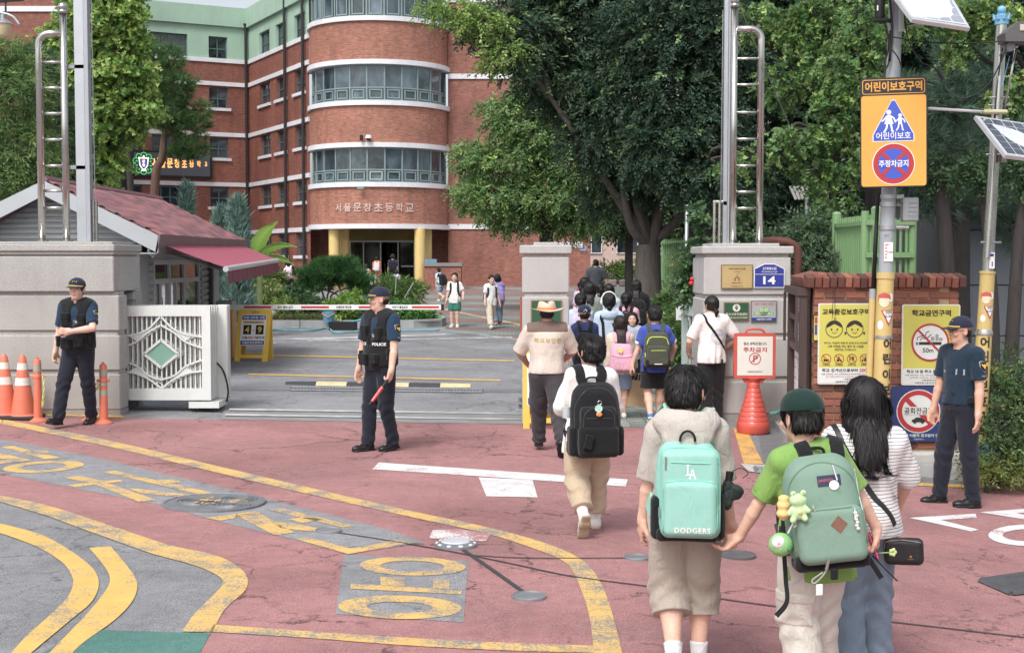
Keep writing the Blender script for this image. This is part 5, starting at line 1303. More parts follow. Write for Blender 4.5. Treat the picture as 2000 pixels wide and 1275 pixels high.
# --- ladders standing on the pillars
def ladder(label,xa,xb,Y,z0,ztop_post,ztop_hoop,rungs,post_left,chan,braces):
 t=thing('steel_ladder',label,'ladder',((xa+xb)/2,Y,z0));r=.043
 mb=MB();mb.tube([(xa,Y,z0),(xa,Y,ztop_post)],r,16);part('post',mb,M_STEEL,t,True,True)
 s=1 if xa>xb else-1;mb=MB();k=.13;P=[(xb,Y,z0),(xb,Y,ztop_hoop-k)]+[(xb+s*k*(1-math.cos(a)),Y,ztop_hoop-k+k*math.sin(a))for a in np.linspace(.25,math.pi/2,6)]+[(xa-s*r*.6,Y,ztop_hoop)];mb.tube(P,r,16);part('hoop_post',mb,M_STEEL,t,True,True)
 mb=MB();mb.ball((xa,Y,ztop_post+.05),.058,14,10);mb.tube([(xa,Y,ztop_post-.03),(xa,Y,ztop_post+.012)],.054,14);part('ball_finial',mb,M_STEEL,t,True,True)
 for zz in rungs:mb=MB();mb.tube([(xa,Y,zz),(xb,Y,zz)],.019,10);part('rung',mb,M_STEEL,t,True,True)
 for q in(xa,xb):mb=MB();mb.lathe((q,Y,z0),[(.075,0),(.075,.015),(.05,.02)],16);part('foot_flange',mb,M_STEEL,t,True)
 x0,x1,zt,sx=chan;c=thing('mast',sx[0],'mast',((x0+x1)/2,Y+.05,z0));mb=MB();w=x1-x0
 mb.span((x0,Y+.02,z0),(x0+w*.68,Y+.10,zt),.004);part('channel',mb,M_ALUM,c,True);mb=MB();mb.span((x0+w*.7,Y-.0,z0),(x1,Y+.12,zt),.004);part('flange',mb,mat('grey_channel',(168,172,178),.5,.05,metal=.4),c,True)
 for zz in braces:mb=MB();mb.span((min(xa,x0),Y+.02,zz-.025),(max(xa,x1),Y+.045,zz+.025),.003);part('brace',mb,M_IRON2,c,True)
 return t
Y=16.45;z=pz(Y);X=lambda p:px_(p,Y)
ladder('tall stainless steel ladder on top of the left granite wall',X(131),X(83),Y,z(472),z(22),z(66),[z(q)for q in(122,172,222,273,324,373,406)],True,(X(150),X(178),z(-40),('aluminium channel mast beside the ladder on the left granite wall',)),[z(130),z(327)])
ladder('tall stainless steel ladder on top of the right gate pillar',X(1431),X(1483),Y,z(477),z(10),z(57),[z(q)for q in(115,166,220,272,324,375,407)],False,(X(1412),X(1424),z(-40),('aluminium channel mast beside the ladder on the right pillar',)),[z(397)])
mb=MB()
for px,t0,b0 in((1396,392,478),(1406,392,476)):mb.tube([(X(px),Y+.05,z(b0)),(X(px),Y+.05,z(t0))],.022,8)
mb.tube([(X(1393),Y+.05,z(394)),(X(1426),Y+.05,z(394))],.02,6);mono('pipe_bracket',mb,M_STEEL,'two short steel pipes clamped beside the mast on the right pillar','pipes')
mb=MB()
for px,t0,b0 in((181,390,472),(187,392,472)):mb.tube([(X(px),Y+.05,z(b0)),(X(px),Y+.05,z(t0))],.02,8)
mono('pipe_bracket',mb,M_STEEL,'two short steel pipes beside the mast on the left granite wall','pipes')
for a,b,l in(((1443,8),(1603,385),'thin guy wire slanting down from the right ladder mast'),((178,-10),(186,395),'thin wire hanging beside the left ladder mast'),((1412,20),(1408,395),'thin wire hanging beside the right ladder mast')):
 A,B_=at(*a,Y),at(*b,Y+(2.5 if a[0]==1443 else 0));mb=MB();mb.tube(spline([A,(A+B_)/2-Vector((0,0,.03)),B_],6),.0055,5);mono('guy_wire',mb,M_IRON2,l,'wire')
 # --- folded sliding gate
M_GATE=mat('cream_gate_paint',(216,219,214),.55,.05,3,.1,40,grime=.18);M_GGRN=mat('green_gate_panel',(120,168,150),.55,.05,2)
Y0=16.62;zb,zt=float(gz(-4.3,Y0))+.15,pz_(598,Y0)
def gleaf(Y,x0,x1,label):
 t=thing('gate_leaf',label,'gate',(x0,Y,zb-.12),0,'telescoping gate leaves stacked behind one another');F=Face((x0,Y,zb),(1,0,0),(0,0,1));w,h=x1-x0,zt-zb;d=.07
 eb,et=.145,.125
 for nm,q in(('bottom_rail',(0,0,w,eb)),('top_rail',(0,h-et,w,h)),('end_post',(w-.11,eb,w,h-et)),('end_post',(0,eb,.10,h-et))):
  mb=MB();F.slab(mb,*q,-d,0);part(nm,mb,M_GATE,t,True)
 a,b=.10,w-.11;lo,hi=eb,h-et;cx,cy=a+(b-a)*.5,lo+(hi-lo)*.48;R1,R2=(b-a)*.49,(hi-lo)*.49
 dl,dv=.215,.175
 n=17
 for i in range(n):
  x=a+(b-a)*(i+.5)/n;mb=MB();k=abs(x-cx)/dl
  segs=[(lo,hi)]if k>=1 else[(lo,cy-dv*(1-k)),(cy+dv*(1-k),hi)]
  for s0,s1 in segs:mb=MB();F.slab(mb,x-.0085,s0,x+.0085,s1,-.05,-.03);part('bar',mb,M_GATE,t,True)
 def strut(p,q,tk=.022,nm='strut'):mb=MB();p,q=np.array(p),np.array(q);nn=np.array([-(q-p)[1],(q-p)[0]]);nn=nn/np.linalg.norm(nn)*tk/2;mb.prism([F.p(*(p-nn),-.028),F.p(*(q-nn),-.028),F.p(*(q+nn),-.028),F.p(*(p+nn),-.028)],F.n*.026);part(nm,mb,M_GATE,t,True)
 for sg in(1,-1):
  Vt=(hi,hi-.11)if sg>0 else(lo,lo+.11)
  for sx in(1,-1):
   ex=cx+sx*(b-a)/2;st=sg
   P0=[(cx,Vt[0]),(cx+sx*.15,cy+st*.32),(cx+sx*.32,cy+st*.245),(ex,cy+st*.215)];P1=[(cx,Vt[1]),(cx+sx*.17,cy+st*.265),(cx+sx*.31,cy+st*.15),(ex,cy+st*.075)]
   for P in(P0,P1):
    S=spline(P,4)
    for p,q in zip(S,S[1:]):strut(p,q)
   mb=MB();S0,S1=spline(P0[1:3],3),spline(P1[1:3],3);G0=[(p[0],p[1])for p in spline(P0,4)[3:11]];G1=[(cx+sx*(.16+.10),cy+st*.27)]
   F.poly(mb,G0+[(cx+sx*.31,cy+st*.165),(cx+sx*.20,cy+st*.26)],-.014);o=fpart('web_plate',mb,M_GATE,t)
 D=[(cx-dl,cy),(cx,cy-dv),(cx+dl,cy),(cx,cy+dv)]
 for p,q in zip(D,D[1:]+D[:1]):strut(p,q,.03,'diamond_frame')
 mb=MB();mb.prism([F.p(p[0],p[1],-.03)for p in D],F.n*.012);part('diamond_panel',mb,M_GGRN,t,True)
 mb=MB();F.slab(mb,w-.28,-.10,w+.10,-.02,-.10,-.0);part('wheel_box',mb,M_GATE,t,True)
 for uu in(w-.20,w+.05):
  mb=MB();c=F.p(uu,-.10,-.05);mb.lathe(c,[(.001,-.02),(.036,-.02),(.036,.02),(.001,.02)],14,ax='y');part('wheel',mb,M_BLKP,t,True,40)
 return t
xl,xr=px_(216,Y0),px_(409,Y0)
gleaf(Y0,xl,xr,'nearest cream gate leaf with mint green diamond, folded against the left wall')
for i in range(1,4):gleaf(Y0+.13*i,xl+.05,xr,['','second cream gate leaf, right behind the nearest one','third cream gate leaf from the front, its edge showing','rearmost cream gate leaf with the widest end plate'][i])
x0=xr-.015;Y1=Y0+.54;mb=MB();mb.span((x0,Y1-.12,zb-.02),(x0+.14,Y1+.06,zt),.01);mono('gate_motor_post',mb,M_GATE,'cream end post of the folded gate with a black cable','gate post')
mb=MB();mb.tube(spline([(x0-.02,Y1-.14,zb+.46),(x0+.09,Y1-.17,zb+.34),(x0+.15,Y1-.17,zb+.10),(x0+.13,Y1-.16,zb-.06)],7),.012,8);mono('gate_cable',mb,M_BLKP,'thick black cable looping from the folded gate','cable',None,True)
# --- guard booth
M_SID=mat('grey_metal_siding',(168,172,174),.5,.05,2,metal=.2);M_FAS=mat('grey_fascia',(182,186,190),.5,.05,2,metal=.2);M_GUT=mat('brown_fascia',(122,104,104),.5,.08,3)
M_SHI=[mat('roof_shingle_%s'%k,c,.92,.12,14,.5,90,rnd=.34)for k,c in(('red',(154,100,102)),('brown',(140,92,96)),('grey',(132,96,100)))]
Yf=20.0;zb_=pz_(462,Yf);xR=px_(303,Yf);ridx,ridz=px_(88,Yf),pz_(353,Yf);xL=2*ridx-xR;zg=float(gz(-7,22));yb_=26.0
booth=thing('guard_booth','grey metal guard booth with red shingle gable roof and maroon awning','guard booth',((xL+xR)/2,Yf,zg))
ov=.35
zw=zb_-.05
xw=px_(300,Yf+.45)-.22;Yw=Yf+.45
mb=MB();mb.poly([(2*ridx-xw,Yw,zg),(xw,Yw,zg),(xw,Yw,zw),(ridx,Yw,ridz-.12),(2*ridx-xw,Yw,zw)]);part('front_wall',mb,M_SID,booth,True)
nrib=12
for i in range(nrib):
 zz=zw-.15+i*.085;k=np.clip((ridz-.2-zz)/(ridz-.2-zw),0,1);a,b=ridx-(xw-ridx)*k*.97,ridx+(xw-ridx)*k*.97
 if b-a>.1:mb=MB();mb.span((a,Yw-.03,zz),(b,Yw-.002,zz+.055),.006);part('siding_board',mb,M_SID,booth,True)
xe=xw
Fw=Face((xe,Yw,zg),(0,1,0),(0,0,1));Fw.n=np.array([1.,0,0]);Lw=yb_-Yw
holes=[(.75,.6,3.9,zw-zg-.30)]
mb=MB();
for a,b,c,d in((0,.75,0,zw-zg),(3.9,Lw,0,zw-zg),(.75,3.9,0,.6),(.75,3.9,zw-zg-.3,zw-zg)):Fw.rect(mb,a,c,b,d,0)
part('side_wall',mb,M_SID,booth,True)
hh=zw-zg
mb=MB();Fw.slab(mb,.75,.6,3.9,hh-.3,-1.6,-1.5);part('interior_back',mb,mat('booth_interior',(120,112,92),.8,.2,2),booth,True)
M_WF=mat('white_window_frame',(200,202,202),.5,.05)
mb=MB()
for u in(.75,1.72,2.70,3.82):Fw.slab(mb,u,.6,u+.08,hh-.3,-.06,.02)
for v in(.6,1.42,hh-.38):Fw.slab(mb,.83,v,3.82,v+.08,-.055,.015)
for u in(1.2,2.2):Fw.slab(mb,u,.68,u+.06,1.42,-.05,.01)
part('window_frame',mb,M_WF,booth,True)
for u0,u1,v0,v1,m in((.83,1.72,1.5,hh-.38,GLS_D),(1.8,2.7,1.5,hh-.38,GLS_D),(.83,1.2,.68,1.42,GLS_D),(2.26,2.7,.68,1.42,GLS_D),(2.78,3.82,1.5,hh-.38,GLS_D),(2.78,3.82,.68,1.42,GLS_D)):
 mb=MB();Fw.poly(mb,[(u0,v0),(u0,v1),(u1,v1),(u1,v0)],-.02);fpart('pane',mb,m,booth)
mb=MB();Fw.slab(mb,.9,1.56,1.66,hh-.45,-.3,-.26);part('notice_panel',mb,mat('tan_panel',(170,132,76),.7,.15,3),booth,True)
M_PUR=mat('purple_umbrella_cloth',(126,104,176),.7,.15,20)
for i in range(5):mb=MB();p=Fw.p(1.28+.14*i,.72,-.18);mb.tube([p,p+V3(0,0,.1),p+V3(0,.02,.42),p+V3(0,.02,.60)],[.02,.05,.045,.012],8);mono('hanging_umbrella',mb,M_PUR,['nearest','second','third','fourth','farthest'][i]+' of the five folded purple umbrellas hanging in the booth window','umbrella','purple umbrellas in the booth window',True)
for i in range(14):
 zz=.62+i*.115
 for q in((.52,.72),(3.95,4.5)):mb=MB();Fw.slab(mb,q[0],zz,q[1],zz+.07,.0,.035);part('corrugated_strip',mb,M_SID,booth,True)
for u in(4.55,):mb=MB();Fw.slab(mb,u,0,u+.12,hh,-.02,.10);part('corner_post',mb,mat('dark_grey_post',(98,102,104),.5),booth,True)
sl=np.array([xR+.05-ridx,0,zb_+.02-ridz]);SL=np.linalg.norm(sl);su=sl/SL;sn=np.array([-su[2],0,su[0]]);yr1=26.6
for sg in(1,-1):
 e=np.array([ridx+sg*(xR+.05-ridx),0,zb_+.02]);rg=np.array([ridx,0,ridz]);mb=MB();mb.prism([rg+V3(0,Yf,0),e+V3(0,Yf,0),e+V3(0,yr1,0),rg+V3(0,yr1,0)],(0,0,-.05));part('roof_deck',mb,M_SHI[1],booth,True)
 mb=MB();mb.prism([rg+V3(0,Yf-.02,-.0),e+V3(0,Yf-.02,0),e+V3(0,Yf-.02,-.27),rg+V3(0,Yf-.02,-.22)],(0,.05,0));part('gable_fascia',mb,M_FAS,booth,True)
mb=MB();mb.prism([(xR+.06,Yf-.02,zb_+.03),(xR+.06,yr1,zb_+.03),(xR+.0,yr1,zb_-.27),(xR+.0,Yf-.02,zb_-.27)],(.03,0,0));part('eave_fascia',mb,M_GUT,booth,True)
mb=MB();mb.prism([(xw,Yf,zb_-.26),(xR+.02,Yf,zb_-.26),(xR+.02,yr1,zb_-.26),(xw,yr1,zb_-.26)],(0,0,.02));part('eave_soffit',mb,M_SID,booth,True)
rows,colw=15,.33;rh=SL/rows;mb=MB();mb.box((0,0,0),(rh*1.25,colw-.03,.02),.004);SME=[mb.mesh('shingle',m)for m in M_SHI]
ang=math.atan2(-su[2],su[0]);cnt=0
for i in range(rows):
 p=np.array([ridx,0,ridz])+su*rh*(i+.55)+sn*(.012+.006)
 ny=int((yr1-Yf)/colw)
 for j in range(ny):
  y=Yf+.02+(j+.5+(i%2)*.5)*colw
  if y>yr1-.1:continue
  o=piece('shingle',SME[int(RNG.choice(3,p=(.5,.3,.2)))],booth,Vector((p[0],y,p[2]))-booth.location+Vector((0,0,RNG.uniform(0,.004))),(0,ang+.03,RNG.uniform(-.012,.012)));cnt+=1
mb=MB();mb.tube([(ridx,Yf,ridz+.02),(ridx,yr1,ridz+.02)],.06,6);part('ridge_cap',mb,M_SHI[2],booth,True)
M_AWN=cloth('maroon_awning',(170,70,92),.08,.8,120,.1,.1);M_AWN2=cloth('dark_maroon_valance',(130,46,66),.12,.8,120,.1,.3);M_BAR=mat('white_awning_bar',(206,206,208),.4,.05,metal=.3)
A0,A1=at(308,473,20.35),at(452,469,26.2);B0,B1=at(442,523,20.9),at(541,505,26.6)
B0=Vector((A0.x+1.32,A0.y+.15,B0.z));B0=at(442,523,A0.y+.2);B1=at(541,507,A1.y+.2)
aw=thing('awning','maroon folding-arm awning on the side of the guard booth','awning',A0);mb=MB();n,m_=10,24;V=[]
for i in range(n+1):
 for j in range(m_+1):p=A0.lerp(A1,j/m_).lerp(B0.lerp(B1,j/m_),i/n);V.append(np.array(p)+V3(0,0,-.012*math.sin(math.pi*i/n)-.006*abs(math.sin(j*math.pi/4))))
V=np.array(V);Fq=[(i*(m_+1)+j,i*(m_+1)+j+1,(i+1)*(m_+1)+j+1,(i+1)*(m_+1)+j)for i in range(n)for j in range(m_)];mb.add(V,Fq);part('canopy',mb,M_AWN,aw,True,True)
mb=MB();V=[]
for j in range(61):p=np.array(B0.lerp(B1,j/60));w_=.018*math.sin(j*1.3);V+=[p+V3(.02,0,-.03),p+V3(.03+w_,0,-.24-.012*math.sin(j*.8))]
mb.add(V,[(2*j,2*j+2,2*j+3,2*j+1)for j in range(60)]);part('valance',mb,M_AWN2,aw,True,True)
mb=MB();mb.tube([B0-Vector((0,.05,.02)),B1+Vector((0,.05,-.02))],.045,10);part('front_bar',mb,M_BAR,aw,True,40);mb=MB();mb.tube([A0+Vector((0,-.05,-.06)),A1+Vector((0,.05,-.06))],.06,10);part('roller',mb,M_BAR,aw,True,40)
for k in(.06,.9):
 p,q=A0.lerp(A1,k)-Vector((0,0,.16)),B0.lerp(B1,k)-Vector((.03,0,.05));e=p.lerp(q,.55)+Vector((0,.7 if k<.5 else-.7,-.05));mb=MB();mb.tube([p,e,q],.035,8);part('folding_arm',mb,mat('arm_grey',(146,148,150),.4,metal=.4),aw,True,40)
mb=MB();mb.tube(spline([A0+Vector((-.05,-.1,-.05)),A0+Vector((-.1,-.12,-.14)),A0+Vector((-.03,-.1,-.22))],5),.03,8);part('crank_bracket',mb,M_BAR,aw,True,True)
mb=MB();p=at(384,555,25.2);mb.box(p,(.16,.10,.42),.02);mb.tube([p-Vector((.0,0,.2)),p-Vector((0,0,1.0))],.03,6);mono('intercom_box',mb,mat('cream_box',(190,188,178),.5),'cream intercom box at the corner of the guard booth','intercom')
# --- barrier
Yb=24.6;z=pz(Yb);zg=float(gz(-5.3,Yb));x0,x1=px_(436,Yb),px_(455,Yb);t=thing('barrier_machine','orange and grey barrier machine beside the folded gate','barrier machine',((x0+x1)/2,Yb,zg))
mb=MB();mb.span((x0-.12,Yb-.12,zg),(x1,Yb+.25,z(600)),.015);part('cabinet',mb,mat('orange_cabinet',(214,150,58),.5,.06,3,grime=.2),t,True);mb=MB();mb.span((x0-.12,Yb-.13,z(600)),(x1,Yb+.25,z(587)),.01);part('hood',mb,mat('grey_hood',(150,154,158),.5),t,True)
t=thing('boom_barrier','white barrier arm with red stripes across the driveway','barrier arm',(x1,Yb-.15,z(602)));mb=MB();xe=px_(862,Yb);F=Face((x1-.2,Yb-.16,z(604)),(1,0,0),(0,0,1));Lb=xe-F.o[0];ab=9.5*Yb/FPX;F.slab(mb,0,0,Lb,ab,-.04,0);part('boom',mb,M_WHITE,t,True);ub_=lambda p:px_(p,Yb)-F.o[0]
for a,b in((479,532),(590,644),(702,745),(805,858)):mb=MB();F.rect(mb,ub_(a),ab*.28,ub_(b),ab*.72,.003);fpart('red_stripe',mb,M_REDP,t)
mb=MB()
for p,s in((559,'정차 절대 금지'),(673,'차량번호 확인중'),(782,'차단기 출입금지')):F.text(mb,s,ub_(p),ab*.22,ab*.55,.004,width=.28,bold=.02)
fpart('lettering',mb,M_BLKP,t);mb=MB();F.slab(mb,Lb,-.01,Lb+.05,ab+.01,-.05,.01);part('end_cap',mb,M_BLKP,t,True)
# --- A-board with the number plate days
M_ABY=mat('yellow_plastic',(238,190,40),.45,.04,4,coat=.2)
Y=24.0;z=pz(Y);zg=float(gz(px_(490,Y),Y));u=Y/FPX
t=thing('a_board','yellow folding A-board with car number notice 4 and 9','A-board',(px_(488,Y),Y,zg))
def leaf(t,F,w,h,hole=True):
 mb=MB();lean=0
 F.slab(mb,0,h*.30,w,h*.93,-.03,0);F.slab(mb,0,0,w*.16,h*.30,-.03,0);F.slab(mb,w*.84,0,w,h*.30,-.03,0);F.slab(mb,w*.16,h*.07,w*.84,h*.13,-.03,0);F.slab(mb,.01,h*.93,w*.36,h,-.03,0);F.slab(mb,w*.64,h*.93,w-.01,h,-.03,0);F.slab(mb,w*.36,h*.965,w*.64,h,-.03,0)
 part('leaf',mb,M_ABY,t,True)
w,h=66*u,103*u;r=np.array((.96,-.10,0));F=Face((px_(455,Y),Y+.02,zg),r,(.06,.16,1));leaf(t,F,w,h);F2=Face((px_(459,Y),Y+.40,zg),r,(.03,-.22,1));leaf(t,F2,w,h)
mb=MB();F.rect(mb,w*.12,h*.31,w*.88,h*.90,.004);fpart('board',mb,M_WHITE,t)
mb=MB();F.rect(mb,w*.14,h*.80,w*.86,h*.885,.006);F.rect(mb,w*.14,h*.32,w*.86,h*.40,.006);fpart('blue_bar',mb,mat('royal_blue_print',(52,70,150),.5),t)['kind']='stuff';mb=MB();F.rect(mb,w*.18,h*.73,w*.82,h*.775,.006);fpart('amber_bar',mb,mat('amber_print',(224,176,90),.5),t)
mb=MB();F.rect(mb,w*.20,h*.52,w*.44,h*.70,.006);F.rect(mb,w*.58,h*.52,w*.82,h*.70,.006);fpart('digit_card',mb,M_BLKP,t);mb=MB();F.text(mb,'4',w*.32,h*.55,h*.12,.009,bold=.03);F.text(mb,'9',w*.70,h*.55,h*.12,.009,bold=.03);fpart('digit',mb,M_YEL,t)
mb=MB();F.text(mb,'차량 5부제 시행',w*.5,h*.815,h*.052,.008,width=w*.66,bold=.025);fpart('lettering',mb,M_WHITE,t);mb=MB();F.text(mb,'서울문창초등학교',w*.5,h*.335,h*.05,.008,width=w*.64,bold=.025);fpart('lettering',mb,M_WHITE,t)
mb=MB();F.text(mb,'오늘',w*.26,h*.435,h*.05,.008,bold=.025,width=w*.17);F.text(mb,'끝번호',w*.74,h*.435,h*.05,.008,bold=.025,width=w*.26);F.text(mb,'에너지 절약에 동참합시다',w*.5,h*.738,h*.028,.008,width=w*.54,bold=.01);fpart('lettering',mb,M_NAVYP,t)['kind']='stuff';mb=MB();F.text(mb,'쉬는 차',w*.49,h*.435,h*.05,.008,bold=.025,width=w*.25);F.disc(mb,w*.51,h*.60,.012,.008,10);fpart('lettering',mb,M_REDP,t)
Y=15.75;zg=float(gz(.4,Y));t=thing('a_board','yellow folding A-board half hidden behind the school guard','A-board',(px_(1058,Y),Y,zg));u=Y/FPX;w,h=78*u,1.0;F=Face((px_(1022,Y),Y,zg),(1,0,0),(0,.14,1));leaf(t,F,w,h);F2=Face((px_(1022,Y),Y+.38,zg),(1,0,0),(0,-.16,1));leaf(t,F2,w,h);mb=MB();F.rect(mb,w*.10,h*.28,w*.90,h*.90,.004);fpart('board',mb,M_WHITE,t);mb=MB();F.rect(mb,w*.12,h*.29,w*.88,h*.37,.006);fpart('blue_bar',mb,MATS['royal_blue_print'],t)
# --- cones and posts with chain
M_CONE=mat('orange_cone',(224,116,84),.5,.07,6,coat=.1,grime=.15);M_REFL=mat('reflective_white',(220,216,206),.4,.06,20);M_REFG=mat('worn_reflective',(170,160,142),.5,.12,14);M_CHAIN=mat('lime_chain',(222,232,130),.4,.05)
def cone(px,Y,label):
 x=px_(px,Y);zg=float(gz(x,Y));t=thing('traffic_cone',label,'traffic cone',(x,Y,zg),0,'orange cones along the granite wall');H=.74
 mb=MB();mb.box((0,0,.02),(.40,.40,.04),.012);part('base',mb,mat('black_cone_base',(46,44,44),.8),t)
 rr=lambda z:.150-(.150-.042)*(z/H);B=[.04,.21,.30,.42,.50,.70,.74];
 mb=MB();mb.lathe((0,0,0),[(.165,.04),(rr(.07),.06),(rr(.50),.50),(rr(.72),.72),(.022,H+.02)],24);part('body',mb,M_CONE,t,smooth=40)
 for a,b in((.40,.49),(.585,.665)):mb=MB();mb.lathe((0,0,0),[(rr(a)+.003,a),(rr(b)+.003,b)],24);part('reflective_band',mb,M_REFL,t,smooth=40)
def bollard(px,Y,h,label,band):
 x=px_(px,Y);zg=float(gz(x,Y));t=thing('plastic_bollard',label,'bollard',(x,Y,zg),0,'orange plastic bollards along the granite wall');s=h/.74
 mb=MB();mb.lathe((0,0,0),[(.105,0),(.105,.012),(.07,.03),(.05,.05)],20);part('foot',mb,M_CONE,t,smooth=30)
 mb=MB();mb.lathe((0,0,0),[(.050,.045),(.044,.50*s),(.050,.505*s),(.050,.53*s),(.043,.54*s),(.042,.70*s),(.034,.715*s),(.018,.72*s),(.018,.74*s),(.001,.745*s)],20);part('post',mb,M_CONE,t,smooth=30)
 for sg in(1,-1):mb=MB();mb.box((sg*.062,0,.52*s),(.035,.02,.03),.006);part('chain_hook',mb,M_CONE,t)
 for a,b in band:mb=MB();mb.lathe((0,0,0),[(.0465,a*s),(.0455,b*s)],20);part('reflective_band',mb,M_REFG,t,smooth=30)
 return Vector((x,Y,zg+.52*s))
cone(4,15.9,'orange traffic cone cut by the left picture edge');cone(40,15.85,'whole orange traffic cone with two white bands beside the chain post')
hA=bollard(69,15.6,.76,'tall orange bollard with one worn band and hanging lime chain',[(.575,.665)]);hB=bollard(171,15.75,.62,"orange bollard half hidden behind the woman officer's leg",[(.30,.38),(.43,.49)]);hC=bollard(198,15.55,.72,'orange bollard nearest to the gate corner',[(.34,.41),(.46,.50),(.575,.655)])
def chain(P,label):
 mb=MB();P=spline(P,14);acc=0;last=None;k=0;L=.032
 pts=[P[0]]
 for p in P[1:]:
  if np.linalg.norm(p-pts[-1])>L:pts.append(p)
 for i,(a,b)in enumerate(zip(pts,pts[1:])):
  c=(a+b)/2;d=nrm(b-a);n=nrm(np.cross(d,(0.3,1,0.2)));s=np.cross(d,n);e=n if i%2 else s
  mb.tube([c+d*.024*math.cos(t)+e*.013*math.sin(t)for t in np.linspace(0,2*math.pi,9)],.0048,5)
 mono('plastic_chain',mb,M_CHAIN,label,'chain',None,True)['kind']='thing'
chain([hA+Vector((.075,-.02,0)),hA+Vector((.085,-.03,-.12)),hA+Vector((.06,-.03,-.38))],'lime plastic chain hanging down from the tall orange bollard');chain([hB+Vector((.02,-.04,.05)),hB.lerp(hC,.35)+Vector((0,-.06,-.10)),hB.lerp(hC,.75)+Vector((0,-.06,-.05)),hC+Vector((-.06,-.02,.0))],'lime plastic chain slung between the two bollards by the gate')
# ====== RIGHT SIDE: brick wall, signs, poles
M_BK=[mat('wall_brick_%s'%k,c,.8,.16,14,.5,70,rnd=.32,grime=.2)for k,c in(('red',(148,88,71)),('orange',(164,102,79)),('brown',(124,78,67)),('dark',(104,69,61)))]
M_MORT=mat('sandy_mortar',(176,146,112),.9,.18,10,.4,60)
Yw0=13.8;zw=lambda py:pz_(py,Yw0);xb0,xb1=px_(1592,Yw0),px_(1874,Yw0);zt_,zb0=zw(556),float(gz(4,13.6))-.0
zb0=zw(880)
wall=thing('brick_garden_wall','red brick wall with angled coping and four posted signs, behind the right officer','wall',(xb0,Yw0,zb0))
mb=MB();mb.span((xb0+.012,Yw0+.012,zb0-.3),(xb1-.012,Yw0+.34,zt_));mb.prism([(xb0+.012,Yw0+.02,zb0-.3),(xb0+.3,Yw0+.02,zb0-.3),(xb0+.52,15.7,zb0-.3),(xb0+.24,15.7,zb0-.3)],(0,0,zt_-zb0+.3));part('mortar_core',mb,M_MORT,wall,True)
bl,bh,jt=.205,.062,.012;pitch=.0745;nrow=int((zt_-zb0)/pitch)
mbb=MB();mbb.box((0,0,0),(bl,.05,bh),.005);BME=[mbb.mesh('brick',m)for m in M_BK];mbb=MB();mbb.box((0,0,0),(.097,.05,bh),.005);BMH=[mbb.mesh('brick',m)for m in M_BK]
pick=lambda:int(RNG.choice(4,p=(.42,.30,.18,.10)))
for i in range(nrow):
 zc=zt_-.035-i*pitch;x=xb0;off=(i%2)
 xs=[]
 if off:xs.append((x+.0485,1));x+=.097+jt
 while x+bl<xb1+.004:xs.append((x+bl/2,0));x+=bl+jt
 if xb1-x>.08:xs.append((xb1-.0485,1))
 for xc,half in xs:
  piece('brick',(BMH if half else BME)[pick()],wall,Vector((xc,Yw0+.018+RNG.uniform(-.003,.003),zc))-wall.location,(RNG.uniform(-.01,.01),RNG.uniform(-.008,.008),RNG.uniform(-.012,.012)))
mb=MB()
for i in range(nrow):
 zc=zt_-.035-i*pitch;y=Yw0+.02+(i%2)*.11
 while y<15.4:mb.box((xb0+.018+.12*(y+.1-Yw0),y+bl/2,zc),(.05,bl,bh),.005,rotm(-6.8));y+=bl+jt
part('side_bricks',mb,M_BK[0],wall,True)['kind']='stuff'
mbb=MB();mbb.box((0,0,0),(.068,.23,.112),.007);CME=[mbb.mesh('coping_brick',m)for m in M_BK]
x=xb0-.05
while x<xb1+.06:
 piece('coping_brick',CME[int(RNG.choice(4,p=(.3,.15,.3,.25)))],wall,Vector((x,Yw0+.05,zt_+.045+RNG.uniform(-.004,.004)))-wall.location,(math.radians(10)+RNG.uniform(-.03,.03),RNG.uniform(-.03,.03),0));x+=.0785
y=Yw0+.1
while y<15.6:
 piece('coping_brick',CME[int(RNG.choice(4,p=(.3,.15,.3,.25)))],wall,Vector((xb0+.03+.12*(y-Yw0),y,zt_+.045+RNG.uniform(-.004,.004)))-wall.location,(math.radians(14),0,math.radians(-96.8)));y+=.0785
mb=MB();mb.span((xb0-.1,Yw0-.10,zb0-.3),(xb1+.15,Yw0+.3,zb0),.03);part('concrete_footing',mb,M_CONC,wall,True)
# --- wall signs
M_SY=mat('sign_yellow',(206,198,74),.5,.04,3);M_SW=mat('sign_white',(220,222,218),.5,.03);M_SB=mat('sign_blue',(44,62,118),.5,.05,3);M_DKP=mat('dark_brown_print',(54,46,44),.5);M_RD2=mat('sign_red',(186,44,50),.5,.04)
PW=Yw0/FPX
def wsign(name,label,x0,y0,x1,y1,field,cat='sign',rad=.02,edge=M_SW,bw=.012):
 Ys=Yw0-.03;F=Face((px_(x0,Ys),Ys,pz_(y1,Ys)),(1,0,0),(0,0,1));w,h=(x1-x0)*PW,(y1-y0)*PW;t=thing(name,label,cat,Vector(F.o));mb=MB();F.rslab(mb,0,0,w,h,rad,0,.016);part('panel',mb,edge,t,True);mb=MB();F.poly(mb,rrect(bw,bw,w-bw,h-bw,rad*.7),.018);fpart('field',mb,field,t);return t,F,w,h
def prohib(F,t,u,v,r,k=.14,w=.026,m=None,name='red_ring',disc=True):
 if disc:mb=MB();F.disc(mb,u,v,r*.98,w-.004);fpart('white_disc',mb,M_SW,t)
 mb=MB();F.ring(mb,u,v,r*(1-k),r,w);a=math.radians(-45);c,s=math.cos(a)*r*(1-k*.5),math.sin(a)*r*(1-k*.5);F.line(mb,[(u-c,v-s),(u+c,v+s)],r*k,w+.0012);fpart(name,mb,m or M_RD2,t)
